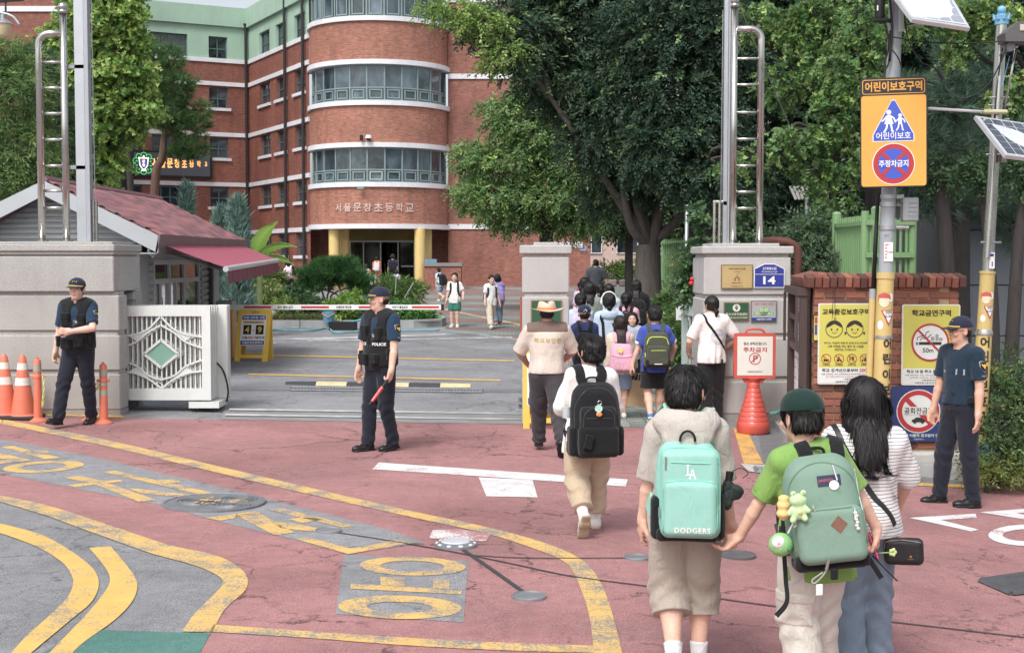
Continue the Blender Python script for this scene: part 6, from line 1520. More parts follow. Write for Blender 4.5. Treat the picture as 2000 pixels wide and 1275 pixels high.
t,F,w,h=wsign('school_zone_notice','yellow education zone notice with two smiling child faces',1599,592,1706,750,M_SY)
s=w/107.
mb=MB();F.poly(mb,rrect(.012,.012,w-.012,33*s,.012),.0195);fpart('lower_field',mb,M_SW,t)
mb=MB();F.text(mb,'교육환경보호구역',w*.5,136*s,11.5*s,.022,width=92*s,bold=.03);F.text(mb,'여기는 학생의 학습과 안전,보건,위생에',w*.5,78.5*s,4.6*s,.022,width=84*s,bold=.012);F.text(mb,'나쁜 영향을 주는 행위 및 시설을',w*.5,72*s,4.6*s,.022,width=70*s,bold=.012);F.text(mb,'제한하는 지역입니다.',w*.5,65.5*s,4.6*s,.022,width=43*s,bold=.012)
F.text(mb,'학교 경계선으로부터',43*s,24*s,7*s,.022,width=70*s,bold=.025);F.text(mb,'이를 위반하는 자는 교육환경보호에관한법률 제16조에',w*.5,18.5*s,2.9*s,.022,width=94*s,bold=.005);F.text(mb,'서울문창초등학교장',72*s,8.5*s,3.4*s,.022,width=42*s,bold=.01);F.text(mb,'서울특별시동작관악교육지원청',64*s,3.6*s,3.2*s,.022,width=62*s,bold=.01)
for i,q in enumerate(('오염물질','위험물질','유해시설','유해행위')):F.text(mb,q,(16+25*i)*s,36.5*s,3.6*s,.022,width=15*s,bold=.015)
fpart('lettering',mb,M_DKP,t);mb=MB();F.text(mb,'200m',92*s,24*s,7*s,.022,width=22*s,bold=.025);F.text(mb,'3년 이하의 징역 또는 3,000만원 이하의 벌금',w*.5,13.5*s,2.9*s,.022,width=76*s,bold=.005);fpart('lettering',mb,M_RD2,t)
for cx,girl in((31,False),(71,True)):
 cx*=s;cy=108*s;r=16.5*s;mb=MB();F.ring(mb,cx,cy,r-.9*s,r+.4*s,.021);cap=[(cx+r*math.cos(a),cy+r*math.sin(a))for a in np.radians(np.linspace(15,165,22))]
 F.poly(mb,cap+[(cx-r*.82,cy+r*.18),(cx-r*.35,cy+r*.42),(cx,cy+r*.62),(cx+r*.35,cy+r*.45),(cx+r*.84,cy+r*.20)],.0215)
 for e in(-.33,.36):F.disc(mb,cx+e*r,cy-.04*r,1.7*s,.0222,12)
 F.ring(mb,cx,cy-r*.22,r*.26,r*.31,.0222,12,200,340);F.line(mb,[(cx,cy-.12*r),(cx+.05*r,cy-.2*r)],.6*s,.0222)
 if girl:
  for e in(-1,1):q=(cx+e*r*.92,cy-r*.42);F.poly(mb,[q,(q[0]+e*5*s,q[1]+2*s),(q[0]+e*4*s,q[1]-5*s)][::e],.0222)
 else:F.line(mb,[(cx-4*s,cy+r+3.5*s),(cx-1*s,cy+r+1),(cx+1*s,cy+r)],.9*s,.0222);F.line(mb,[(cx-1*s,cy+r+2*s),(cx+4*s,cy+r+4*s)],.9*s,.0224)
 fpart('child_face',mb,M_DKP,t)
for i in range(4):
 u,v,r=(16+25*i)*s,50*s,9.6*s;mb=MB()
 if i==0:F.poly(mb,[(u-5*s,v-5*s),(u+5*s,v-5*s),(u+5*s,v),(u+2*s,v-1.5*s),(u-1*s,v+1*s),(u-1*s,v-1.5*s),(u-5*s,v+.5*s)],.021)
 elif i==1:F.disc(mb,u-2*s,v-3*s,2.6*s,.021,10);F.disc(mb,u+3*s,v-3*s,2.2*s,.021,10);F.poly(mb,[(u-3*s,v),(u+2*s,v),(u,v+5*s)],.021)
 elif i==2:F.text(mb,'19',u,v-4.4*s,9*s,.021,bold=.03,width=9*s)
 else:F.poly(mb,[(u-1*s,v-5*s),(u+3.5*s,v-5*s),(u+3.5*s,v+1*s),(u+2*s,v+2*s),(u+2*s,v+6*s),(u+.5*s,v+6*s),(u+.5*s,v+2*s),(u-1*s,v+1*s)],.021);F.disc(mb,u-4*s,v-3*s,2*s,.021,10)
 fpart('pictogram',mb,M_DKP,t);prohib(F,t,u,v,r,.13,.0225,disc=False)
t,F,w,h=wsign('no_smoking_notice','yellow no smoking zone notice with 50m and a barred cigarette',1763,594,1876,752,M_SY);s=w/113.
mb=MB();F.poly(mb,rrect(.012,.012,w-.012,33*s,.012),.0195);fpart('lower_field',mb,M_SW,t)
mb=MB();F.text(mb,'학교금연구역',w*.5,135*s,12.5*s,.022,width=76*s,bold=.03);F.text(mb,'학교 내 및 학교 출입문으로부터',w*.53,24*s,6.6*s,.022,width=100*s,bold=.022);F.text(mb,'이를 위반하는 자는 국민건강증진법 제34조에 따라',w*.5,18.5*s,3*s,.022,width=100*s);F.text(mb,'10만원 이하의 과태료 처분',w*.45,13.5*s,3*s,.022,width=70*s);F.text(mb,'서울문창초등학교장',62*s,8.5*s,3.4*s,.022,width=46*s,bold=.01);F.text(mb,'서울특별시동작관악교육지원청',58*s,3.6*s,3.2*s,.022,width=66*s,bold=.01);fpart('lettering',mb,M_DKP,t)
u,v,r=55*s,84*s,37*s;mb=MB();F.disc(mb,u,v,r*.98,.0205);fpart('white_disc',mb,M_SW,t);mb=MB();F.rect(mb,u-22*s,v-5*s,u+22*s,v+.8*s,.022);F.rect(mb,u-28*s,v-5*s,u-26*s,v+.8*s,.022);F.rect(mb,u-25*s,v-5*s,u-23.5*s,v+.8*s,.022);F.line(mb,spline([(u-26*s,v+4*s),(u-24*s,v+10*s),(u-17*s,v+12*s),(u-10*s,v+13*s),(u-8*s,v+19*s),(u-2*s,v+22*s)],4),1.6*s,.022);F.line(mb,spline([(u-20*s,v+4*s),(u-16*s,v+8*s),(u-8*s,v+8*s),(u-2*s,v+12*s),(u+2*s,v+16*s)],4),1.6*s,.0222);F.text(mb,'50m',u-4*s,v-20*s,9*s,.022,width=21*s,bold=.015);fpart('pictogram',mb,M_DKP,t);mb=MB();F.rect(mb,u+1*s,v+3*s,u+8*s,v+11*s,.0218);F.rect(mb,u+10*s,v+3*s,u+16*s,v+16*s,.0218);F.rect(mb,u+17*s,v+3*s,u+24*s,v+9*s,.0218);fpart('building_print',mb,M_GREYP,t);prohib(F,t,u,v,r,.10,.0245,disc=False)
t,F,w,h=wsign('no_idling_notice','dark blue no idling sign with barred circle and a small car',1744,753,1868,862,M_SB,edge=M_SB);s=w/124.
u,v,r=53*s,60*s,41*s;mb=MB();F.disc(mb,u,v,r+2*s,.0205);fpart('white_disc',mb,M_SW,t);prohib(F,t,u,v,r,.22,.0225,disc=False);mb=MB();F.text(mb,'공회전금지',u,v-5.5*s,13*s,.0262,width=56*s,bold=.02);F.poly(mb,[(u-13*s,v-21*s),(u+13*s,v-21*s),(u+14*s,v-17*s),(u+9*s,v-15*s),(u+5*s,v-12*s),(u-5*s,v-12*s),(u-8*s,v-15*s),(u-13*s,v-17*s)],.0262);F.disc(mb,u-7*s,v-21*s,3*s,.0264,12);F.disc(mb,u+8*s,v-21*s,3*s,.0264,12);fpart('lettering',mb,M_DKP,t)
mb=MB();F.rect(mb,u-29*s,v-7*s,u+29*s,v+9*s,.0252);fpart('white_strip',mb,M_SW,t);mb=MB();F.text(mb,'자동차·이륜차 경고없이 단속',w*.46,9.5*s,6.2*s,.022,width=86*s,bold=.022);F.text(mb,'서울특별시',w*.44,3.5*s,3.4*s,.022,width=20*s);fpart('lettering',mb,M_SW,t)
Ys=Yw0-.01;F=Face((px_(1590,Ys),Ys,pz_(665,Ys)),(1,0,0),(0,0,1));plaque('warning_strip','narrow yellow warning strip on the corner of the brick wall',F,.05,.26,M_SY,M_DKP,[(M_RD2,[('R',.012,.18,.038,.245)]),(M_BLUE,[('R',.014,.06,.036,.17)])],'sign',.012,.005)
# --- notice board on the return of the wall
M_WD=mat('dark_brown_wood',(74,58,54),.6,.15,4,.3,40,stretch=(3,3,.4));xn=xb0+.165;ya,yb=13.9,15.45;Fn=Face((xn,yb,pz_(880,14)),(-.12,-1,0),(0,0,1));Fn.n=nrm(np.array([-1.,.12,0]));wn=yb-ya;hn=pz_(566,14)-Fn.o[2]
t=thing('notice_board','dark brown roofed notice board with papers on the side of the brick wall','notice board',Vector(Fn.o));
for nm,q,d in(('back_panel',(0,.42,wn,hn-.1),(.0,.03)),('post',(0,0,.12,hn),(.0,.10)),('post',(wn-.16,0,wn,hn),(.0,.10)),('cross_rail',(.12,.42,wn-.16,.50),(.03,.09)),('cross_rail',(.12,hn*.60,wn-.16,hn*.60+.07),(.03,.09)),('cross_rail',(.12,hn-.35,wn-.16,hn-.29),(.03,.09)),('head_board',(-.02,hn-.06,wn+.02,hn+.02),(.0,.14)),('side_fin',(wn-.04,hn-.62,wn+.0,hn-.06),(.12,.15)),('side_fin',(0,hn-.62,.04,hn-.06),(.12,.15))):
 mb=MB();Fn.slab(mb,*q,*d);part(nm,mb,M_WD,t,True)
PAP=[mat('paper_%s'%k,c,.7,.05,3,rnd=.05)for k,c in(('white',(214,216,222)),('pink',(220,190,200)),('blue',(176,204,222)))]
k=0
for(a,b,v0,v1)in((.22,.58,hn*.62+.07,hn-.38),(.62,.98,hn*.62+.07,hn-.38),(1.02,1.36,hn*.62+.07,hn-.38),(.22,.58,.54,hn*.58),(.62,.98,.54,hn*.58),(1.02,1.36,.54,hn*.58),(.5,1.1,hn-.27,hn-.1)):
 mb=MB();Fn.slab(mb,a,v0,b,v1,.032,.036);o=part('paper',mb,PAP[(k*2+0)%3 if k%2 else 0],t,True)
 mb=MB();hh_=v1-v0
 for j in range(6):vv=v1-.05-j*hh_*.13;Fn.rect(mb,a+.03,vv-.035,b-.03-.08*(j%3),vv-.012-.02*(j%2),.038)
 q=fpart('print_block',mb,[mat('soft_pink_print',(206,120,130),.6),mat('soft_blue_print',(110,160,200),.6),M_GREYP][k%3],t);q['kind']='stuff';k+=1
 # --- pole-mounted signs: the concrete road pole with yellow wrap
M_CPOLE=mat('grey_pole_paint',(158,166,170),.55,.06,3,.1,40,grime=.25);M_YW=mat('yellow_pole_wrap',(204,178,104),.5,.07,3,grime=.25);M_BOLT=mat('galvanised',(176,180,182),.4,.08,10,metal=.7)
Yp=12.9;def_top,def_bot=at(1752,-60,Yp),at(1716,905,Yp);pole_at=lambda py:np.array(def_bot)+(np.array(def_top)-np.array(def_bot))*((905-py)/965.)
pole=thing('sign_pole','grey steel pole with yellow lower wrap carrying the orange school zone sign','pole',def_bot)
mb=MB();mb.tube([pole_at(1000),pole_at(520)],[.074,.071],20);mb.tube([pole_at(520),pole_at(-60)],[.071,.064],20);part('shaft',mb,M_CPOLE,pole,True,40)
mb=MB();mb.tube([pole_at(1000),pole_at(655)],[.084,.081],24);part('lower_wrap',mb,M_YW,pole,True,40);mb=MB();mb.tube([pole_at(652),pole_at(537)],[.083,.080],24);part('upper_wrap',mb,M_YW,pole,True,40);mb=MB();mb.tube([pole_at(540),pole_at(528)],[.088,.088],24);part('wrap_collar',mb,M_YW,pole,True,40);mb=MB();mb.tube([pole_at(657),pole_at(651)],[.088,.088],24);part('steel_band',mb,M_BOLT,pole,True,40)
def roll(V,f,c,r,lift,ang,m,t,nm):
 me=bpy.data.meshes.new(nm);me.from_pydata(V.tolist(),[],f);bm=bmesh.new();bm.from_mesh(me);bmesh.ops.triangulate(bm,faces=bm.faces)
 for k in range(-9,10):bmesh.ops.bisect_plane(bm,geom=bm.verts[:]+bm.edges[:]+bm.faces[:],plane_co=(k*.014,0,0),plane_no=(1,0,0),dist=1e-5)
 for v in bm.verts:a=v.co.x/r+math.radians(ang);v.co=Vector(c)+Vector(((r+lift)*math.sin(a),-(r+lift)*math.cos(a),v.co.y))-t.location
 bm.to_mesh(me);bm.free();me.materials.append(m);link(nm,me,t)
def wtext(pole_fn,r,rows,hgt,m,t,ang=0,name='lettering',wfac=1.0):
 for ch,py in rows:
  c=pole_fn(py);v,f=glyphs(ch,.03);k=hgt/np.ptp(v[:,1]);X=(v[:,0]-(v[:,0].min()+v[:,0].max())/2)*k*wfac;Z=(v[:,1]-v[:,1].mean())*k;roll(np.stack([X,Z,X*0],1),f,c,r,.003,ang,m,t,name)
wtext(pole_at,.084,[(c,666+i*30)for i,c in enumerate('어린이보호구역')],.105,M_DKP,pole,16)
def wpoly(c,r,pts,m,t,nm,lift=.003,ang=0):
 roll(np.array([(u,v,0)for u,v in pts]),[tuple(range(len(pts)))],c,r,lift,ang,m,t,nm)
c=pole_at(610);circ=lambda x,z,rx,rz:[(x+rx*math.cos(a),z+rz*math.sin(a))for a in np.linspace(0,6.28,14)[:-1]]
M_FACE=mat('sticker_skin',(236,214,180),.5);M_HRED=mat('sticker_red_hair',(206,84,78),.5)
def slow_sticker(fn,r,py,t,k=1.0,ang=0):
 c=fn(py);Z=12.9/FPX*k
 wpoly(c,r,circ(.052*k,.17*k,.035*k,.05*k),M_WHITE,t,'sticker_cloud',.002,ang);wpoly(c,r,circ(-.07*k,-.14*k,.035*k,.05*k),M_WHITE,t,'sticker_cloud',.002,ang)
 wpoly(c,r,circ(-.03*k,.13*k,.06*k,.07*k),M_FACE,t,'sticker_face',.003,ang);wpoly(c,r,[(-.10*k,.13*k),(-.095*k,.20*k),(-.03*k,.23*k),(.04*k,.20*k),(.045*k,.14*k),(.02*k,.165*k),(-.08*k,.165*k)],M_HRED,t,'sticker_hair',.0045,ang)
 wpoly(c,r,[(-.06*k,.03*k),(.10*k,.03*k),(.022*k,-.15*k)],M_RD2,t,'sticker_triangle',.004,ang);wpoly(c,r,[(-.042*k,.019*k),(.083*k,.019*k),(.022*k,-.12*k)],M_WHITE,t,'sticker_field',.0055,ang)
 for s_,dz,hh_ in(('천천히',-.016,.034),('SLOW',-.056,.028)):
  v,f=glyphs(s_,.02);kk=hh_*k/np.ptp(v[:,1]);X=(v[:,0]-(v[:,0].min()+v[:,0].max())/2)*kk*.8+.022*k;roll(np.stack([X,(v[:,1]-v[:,1].min())*kk+dz*k,X*0],1),f,c,r,.007,ang,M_DKP,t,'sticker_lettering')
slow_sticker(pole_at,.084,606,pole,.85)
c=pole_at(490);mb=MB();Fq=Face(c+V3(-.045,-.074,-.08),(1,0,0),(0,0,1));Fq.rect(mb,0,0,.085,.185,.004);fpart('white_sticker',mb,M_WHITE,pole);mb=MB()
for j in range(5):Fq.rect(mb,.008,.03+.03*j,.03,.045+.03*j,.005)
Fq.text(mb,'kt',.04,.155,.02,.005,bold=.02);fpart('sticker_print',mb,mat('pink_print',(214,130,130),.6),pole);mb=MB();Fq.text(mb,'210H',.058,.08,.018,.0055,bold=.01);Fq.text(mb,'231',.02,.24,.02,.004);fpart('sticker_print',mb,M_DKP,pole)
x=pole_at(700);mb=MB();e0,e1=pole_at(1000)+V3(-.118,.03,0),pole_at(580)+V3(-.113,.03,0);mb.tube([e0,e1],.033,12);mono('cable_guard',mb,M_YW,'yellow cable guard pipe strapped to the left of the sign pole','pipe',None,40);mb=MB();mb.tube([e1,pole_at(560)+V3(-.113,.03,0)],.031,12);mono('pipe_end',mb,M_CPOLE,'grey end piece on top of the yellow cable guard pipe','pipe',None,40)
mb=MB();mb.tube([pole_at(560)+V3(-.11,.03,0),pole_at(380)+V3(-.09,.05,0)],.018,8);mb.tube([pole_at(560)+V3(-.09,.05,0),pole_at(370)+V3(-.08,.06,0)],.012,8);mono('cable_bundle',mb,M_BLKP,'black cable running up the left side of the sign pole','cable',None,True)
Yg=12.68;F=Face(at(1681,367,Yg),(1,0,.0),(0,0,1));r_=np.array(at(1811,364,Yg-.1))-np.array(at(1681,367,Yg));F=Face(at(1681,367,Yg),r_,np.array(at(1680,154,Yg))-np.array(at(1681,367,Yg)));w,h=np.linalg.norm(r_),np.linalg.norm(np.array(at(1680,154,Yg))-np.array(at(1681,367,Yg)))
M_OR=mat('orange_sign_sheet',(232,164,46),.5,.04,3);M_NV=mat('black_sign_sheet',(40,42,48),.5,.05,3);M_BL=mat('sign_bright_blue',(58,88,196),.5,.04,3)
t=thing('school_zone_sign','large orange school zone sign with blue triangle and no stopping roundel','road sign',Vector(F.o));s=w/131.
mb=MB();F.rslab(mb,0,0,w,h,8*s,-.02,0);part('panel',mb,M_NV,t,True);mb=MB();F.poly(mb,rrect(1.8*s,2*s,w-1.8*s,h-36*s,5*s),.003);fpart('orange_field',mb,M_OR,t)
mb=MB();o_,i_=rrect(4*s,h-33*s,w-4*s,h-3.5*s,5*s),rrect(5.4*s,h-31.6*s,w-5.4*s,h-4.9*s,4*s);n=len(o_);mb.add([F.p(*p,.004)for p in o_+i_],[(j,(j+1)%n,n+(j+1)%n,n+j)for j in range(n)]);fpart('border_line',mb,M_OR,t)
mb=MB();F.text(mb,'어린이보호구역',w*.5,h-28*s,20*s,.005,width=112*s,bold=.025);fpart('lettering',mb,M_OR,t)
cx=65*s;base,top=92*s,176*s;tri=lambda e:[(cx-41*s+e,base+e),(cx+41*s-e,base+e),(cx+41*s-e,base+14*s),(cx+3*s,top-e),(cx-3*s,top-e),(cx-41*s+e,base+14*s)]
mb=MB();F.poly(mb,tri(0),.005);fpart('triangle_border',mb,M_WHITE,t);mb=MB();F.poly(mb,tri(1.8*s),.0065);fpart('triangle_field',mb,M_BL,t)
def walker(mb,x,z,k,skirt,d):
 F.disc(mb,x,z+26*k,4.6*k,.008,14)
 if skirt:F.poly(mb,[(x-3*k,z+21*k),(x+3*k,z+21*k),(x+8.5*k,z+4*k),(x-8.5*k,z+4*k)],.0082)
 else:F.poly(mb,[(x-4*k,z+21*k),(x+4*k,z+21*k),(x+4.5*k,z+4*k),(x-4.5*k,z+4*k)],.0082)
 F.line(mb,[(x-3*k,z+19*k),(x-9*k,z+12*k),(x-13*k,z+9*k)],3*k,.0086);F.line(mb,[(x+3*k,z+19*k),(x+9*k,z+15*k),(x+12*k,z+8*k)],3*k,.0088)
 F.line(mb,[(x-3*k,z+6*k),(x-4*k,z-3*k),(x-8*k,z-10*k),(x-10*k,z-10*k)],3.6*k,.0090);F.line(mb,[(x+3*k,z+6*k),(x+5*k,z-2*k),(x+6*k,z-10*k),(x+9*k,z-10*k)],3.6*k,.0092)
mb=MB();walker(mb,cx-9*s,base+31*s,1.08*s,True,1);fpart('walking_figure',mb,M_WHITE,t);mb=MB();walker(mb,cx+13*s,base+31*s,.82*s,False,1);fpart('walking_figure',mb,M_WHITE,t)
mb=MB();F.text(mb,'어린이보호',cx,base+4.5*s,14.5*s,.0085,width=68*s,bold=.012);fpart('lettering',mb,M_WHITE,t)
cy,R=47*s,42*s;mb=MB();F.disc(mb,cx,cy,R,.0045,40);fpart('roundel_border',mb,M_WHITE,t);mb=MB();F.disc(mb,cx,cy,R*.96,.006,40);fpart('roundel_red',mb,M_RD2,t);mb=MB();F.disc(mb,cx,cy,R*.73,.0075,40);fpart('roundel_blue',mb,M_BL,t)
mb=MB();k=R*.74*.7071;F.line(mb,[(cx-k,cy-k),(cx+k,cy+k)],R*.17,.009);F.line(mb,[(cx-k,cy+k),(cx+k,cy-k)],R*.17,.0095);fpart('roundel_cross',mb,M_RD2,t);mb=MB();F.poly(mb,rrect(cx-R*.70,cy-R*.17,cx+R*.70,cy+R*.20,.02),.0105);fpart('blue_strip',mb,M_BL,t);mb=MB();F.text(mb,'주정차금지',cx,cy-6.5*s,14*s,.012,width=58*s,bold=.022);fpart('lettering',mb,M_WHITE,t)
for u,v in((18,172),(55,174),(108,151),(18,139),(12,60),(120,60),(16,12),(118,12)):mb=MB();F.disc(mb,u*s,v*s,1.1*s,.008,8);fpart('rivet',mb,M_BOLT,t)
for py in(380,350,180):mb=MB();c=pole_at(py);mb.tube([c+V3(0,0,-.02),c+V3(0,0,.02)],.079,16);mb.box(c+V3(.10,-.03,0),(.08,.03,.045),.006);part('clamp',mb,M_BOLT,pole,True,40)
c=pole_at(405)+V3(.20,-.02,0);t=thing('control_box','grey louvred control box clamped beside the sign pole','control box',Vector(c));mb=MB();mb.box(c,(.15,.12,.23),.012);part('case',mb,M_BOLT,t,True)
for j in range(4):mb=MB();mb.box(c+V3(.02,-.062,.06-.04*j),(.08,.01,.012),.002);part('louvre',mb,M_CPOLE,t,True)
for py in(395,440):mb=MB();c=pole_at(py);mb.tube([c+V3(0,0,-.022),c+V3(0,0,.022)],.081,16);mb.tube([c,c+V3(.2,-.02,0)],.02,6);part('clamp',mb,M_BOLT,pole,True,40)
c=np.array(at(1718,22,12.8));t=thing('siren_speaker','black capsule shaped loudspeaker left of the sign pole','loudspeaker',Vector(c));mb=MB();mb.lathe(c,[(.001,.19),(.03,.185),(.044,.16),(.048,.11),(.048,-.05),(.044,-.07)],16);part('capsule',mb,M_BLKP,t,True,40);mb=MB();mb.box(c+V3(.02,0,-.09),(.14,.10,.03),.006);mb.tube([c+V3(.02,0,-.09),np.array(pole_at(40))],.02,6);part('bracket',mb,M_BLKP,t,True);mb=MB();mb.box(c+V3(-.03,-.04,.02),(.012,.01,.05),.002);part('white_label',mb,M_WHITE,t,True)
def cable(pts,r,label,n=8,Y=12.8,m=None):mb=MB();mb.tube(spline([at(*p,Y)if len(p)==2 else at(*p)for p in pts],n),r,6);return mono('cable',mb,m or M_BLKP,label,'cable',None,True)
cable([(1728,45),(1735,75),(1732,110),(1718,130),(1726,138),(1736,120),(1738,60)],.008,'black looped cable hanging under the capsule loudspeaker');cable([(1738,-5),(1742,60),(1737,120)],.012,'black cable bundle down the left of the sign pole top',4);cable([(1740,95),(1755,115),(1762,140)],.006,'short black cable crossing the pole above the orange sign',5,12.7)
cable([(1740,72,12.8),(1800,82,12.7),(1880,85,12.6),(1962,81,12.4)],.006,'straight black cable strung between the two poles');cable([(1766,30,12.8),(1775,80,12.7),(1800,122,12.6),(1826,134,12.6),(1850,175,12.5),(1885,192,12.4),(1930,165,12.4),(1960,110,12.4),(1966,88,12.4)],.007,'black cable sagging in a deep loop between the two poles',8)
c=at(1836,144,12.55);mb=MB();d=nrm(np.array([.55,0,-.8]));mb.tube([np.array(c)-d*.05,np.array(c)+d*.06],.016,8);mono('cable_joint',mb,M_NV,'taped joint in the sagging cable between the poles','cable joint',None,40)
def solar(name,label,TL,TR_,BR,BL,nc,nr,m_cell,m_back):
 P=[np.array(q)for q in(BL,BR,TR_,TL)];t=thing('solar_panel',label,'solar panel',Vector(sum(P)/4));n=nrm(np.cross(P[1]-P[0],P[3]-P[0]));
 if n[1]>0 and n[2]<.0:n=-n
 pp=lambda a,b:P[0]*(1-a)*(1-b)+P[1]*a*(1-b)+P[2]*a*b+P[3]*(1-a)*b
 mb=MB();mb.prism([pp(0,0),pp(1,0),pp(1,1),pp(0,1)],-n*.035);part('frame',mb,mat('silver_frame',(204,206,208),.4,.05,metal=.4),t,True);e=.035
 mb=MB();mb.prism([pp(e,e)+n*.001,pp(1-e,e)+n*.001,pp(1-e,1-e)+n*.001,pp(e,1-e)+n*.001],n*.001);part('backing',mb,m_back,t,True)
 for i in range(nc):
  for j in range(nr):
   a,b=e+.012+(1-2*e-.02)*(i+.04)/nc,e+.012+(1-2*e-.02)*(i+.96)/nc;c,d=e+.012+(1-2*e-.02)*(j+.03)/nr,e+.012+(1-2*e-.02)*(j+.97)/nr
   mb=MB();mb.prism([pp(a,c)+n*.0025,pp(b,c)+n*.0025,pp(b,d)+n*.0025,pp(a,d)+n*.0025],n*.0012);part('cell',mb,m_cell,t,True)
 return t,n
M_CELL1=mat('pale_reflecting_cell',(150,158,170),.22,.1,20,coat=.8);M_CELL2=mat('dark_blue_cell',(44,54,72),.2,.1,20,coat=.8);M_BACK=mat('cell_backing',(206,212,216),.4)  # pale cell colour paints in the sky reflected by the upper panel
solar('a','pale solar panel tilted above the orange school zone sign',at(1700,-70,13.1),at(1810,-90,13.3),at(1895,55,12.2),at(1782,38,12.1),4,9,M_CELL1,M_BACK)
mb=MB();mb.tube([at(1765,55,12.8),at(1810,42,12.5)],.01,6);mono('panel_strut',mb,M_BOLT,'thin strut under the pale solar panel','strut');mb=MB();a=np.array(at(1760,30,12.75));mb.box(a,(.04,.05,.32),.004);mono('panel_bracket',mb,M_CPOLE,'grey mounting plate between the sign pole and pale solar panel','bracket')
# --- the second, stainless pole
M_SPOLE=mat('stainless_pole',(190,190,182),.28,.08,5,metal=.9,grime=.15);Yq=13.3;q0,q1=np.array(at(1908,905,Yq)),np.array(at(1956,45,Yq));pq=lambda py:q0+(q1-q0)*((905-py)/860.)
p2=thing('lamp_pole','stainless steel pole with blue crown top and yellow lower wrap','pole',Vector(q0));mb=MB();mb.tube([pq(960),pq(45)],[.060,.052],18);part('shaft',mb,M_SPOLE,p2,True,40);mb=MB();mb.tube([pq(960),pq(648)],[.079,.077],20);part('lower_wrap',mb,M_YW,p2,True,40);mb=MB();mb.tube([pq(640),pq(528)],[.074,.071],20);part('upper_wrap',mb,M_YW,p2,True,40);mb=MB();mb.lathe(pq(647),[(.06,.05),(.07,.045),(.084,.01),(.084,-.02)],20);part('steel_collar',mb,M_SPOLE,p2,True,40);mb=MB();mb.tube([pq(531),pq(526)],[.079,.079],20);part('wrap_collar',mb,M_YW,p2,True,40)
wtext(pq,.080,[(c,663+i*29)for i,c in enumerate('어린이보호구역')],.11,M_DKP,p2,-10);slow_sticker(pq,.075,598,p2,.72)
M_SKY=mat('sky_blue_cap',(116,178,214),.45,.05);mb=MB();c=pq(45);mb.lathe(c,[(.066,-.02),(.066,.03),(.075,.065),(.055,.075),(.03,.085),(.02,.09)],18);part('crown',mb,M_SKY,p2,True,40);mb=MB();mb.ball(c+V3(0,0,.125),.042,14,10);part('crown_ball',mb,M_SKY,p2,True,True)
for j in range(8):a=2*math.pi*j/8;mb=MB();mb.tube([c+V3(.066*math.cos(a),.066*math.sin(a),.03),c+V3(.085*math.cos(a),.085*math.sin(a),.085)],[.02,.006],6);part('crown_leaf',mb,M_SKY,p2,True)
t=thing('lamp_conduit','slim second steel tube running beside the stainless pole','pipe',Vector(pq(905)));mb=MB();mb.tube([pq(500)+V3(-.045,-.09,0),pq(150)+V3(-.02,-.085,0)],.03,12);part('tube',mb,M_SPOLE,t,True,40)
for py in(300,470,190):mb=MB();c=pq(py);mb.tube([c+V3(-.10,-.05,0),c+V3(.10,-.05,0)],.012,6);part('band',mb,M_BOLT,t,True)
Fq=Face(pq(505)+V3(-.02,-.08,-.02),(1,0,0),(0,0,1));mb=MB();Fq.rect(mb,0,-.06,.055,.10,.004);fpart('white_sticker',mb,M_WHITE,p2);mb=MB();Fq.text(mb,'1',.03,-.04,.05,.006,bold=.02);Fq.rect(mb,.01,.06,.045,.085,.006);fpart('sticker_print',mb,M_BLUE,p2)
c=np.array(at(1982,62,13.0));t=thing('street_lamp','flat dark street lamp head at the right picture edge','street lamp',Vector(c));mb=MB();mb.prism([c+V3(-.13,-.1,-.03),c+V3(.0,-.1,.08),c+V3(.45,-.1,.09),c+V3(.45,-.1,-.11),c+V3(-.12,-.1,-.11)],(0,.22,0));part('housing',mb,mat('lamp_grey',(92,90,90),.5),t,True);mb=MB();mb.box(c+V3(.15,-.105,.02),(.28,.01,.06),.002);part('lens',mb,mat('lamp_lens',(190,182,168),.3),t,True);mb=MB();mb.lathe(c+V3(-.05,0,-.15),[(.001,.045),(.045,.04),(.045,-.04),(.001,-.045)],14,ax='y');mb.tube([c+V3(-.05,0,-.15),pq(110)],.02,6);part('joint',mb,mat('lamp_grey2',(120,120,122),.5),t,True,40)
t=thing('signal_rod','thin steel rod with a ball end leaning beside the stainless pole','rod',Vector(at(1962,210,13.2)));mb=MB();mb.tube([at(1962,212,13.2),at(1984,96,13.1)],.012,8);part('rod',mb,M_SPOLE,t,True,True);mb=MB();mb.ball(at(1985,91,13.1),.02,10,8);part('ball',mb,M_SPOLE,t,True,True)
t=thing('sensor_arm','white sensor arm reaching left from the stainless pole','sensor arm',Vector(at(1940,220,13.2)));mb=MB();mb.tube([at(1814,212,12.9),at(1926,219,13.2)],.014,8);part('arm',mb,M_WHITE,t,True,True);mb=MB();a=at(1944,219,13.15);mb.box(a,(.24,.06,.045),.015);part('holder',mb,mat('beige_clip',(190,184,150),.5),t,True)
for py in(205,232):
 for sx in(-1,1):mb=MB();mb.tube([pq(py)+V3(sx*.06,-.06,0),pq(py)+V3(sx*.11,-.06,0)],.010,6);part('bolt',mb,M_BOLT,p2,True)
cable([(1958,95,13.2),(1950,150,13.2),(1944,215,13.2),(1942,250,13.2)],.008,'black cable down the front of the stainless pole',6);cable([(1972,110,13.2),(1962,150,13.2),(1952,190,13.2),(1950,245,13.2)],.005,'thin light blue cable on the stainless pole',6,m=M_SKY)
solar('b','dark solar panel with white grid on the stainless pole',at(1904,226,12.9),at(2040,246,13.2),at(2085,318,12.4),at(1964,303,12.2),6,6,M_CELL2,M_BACK)
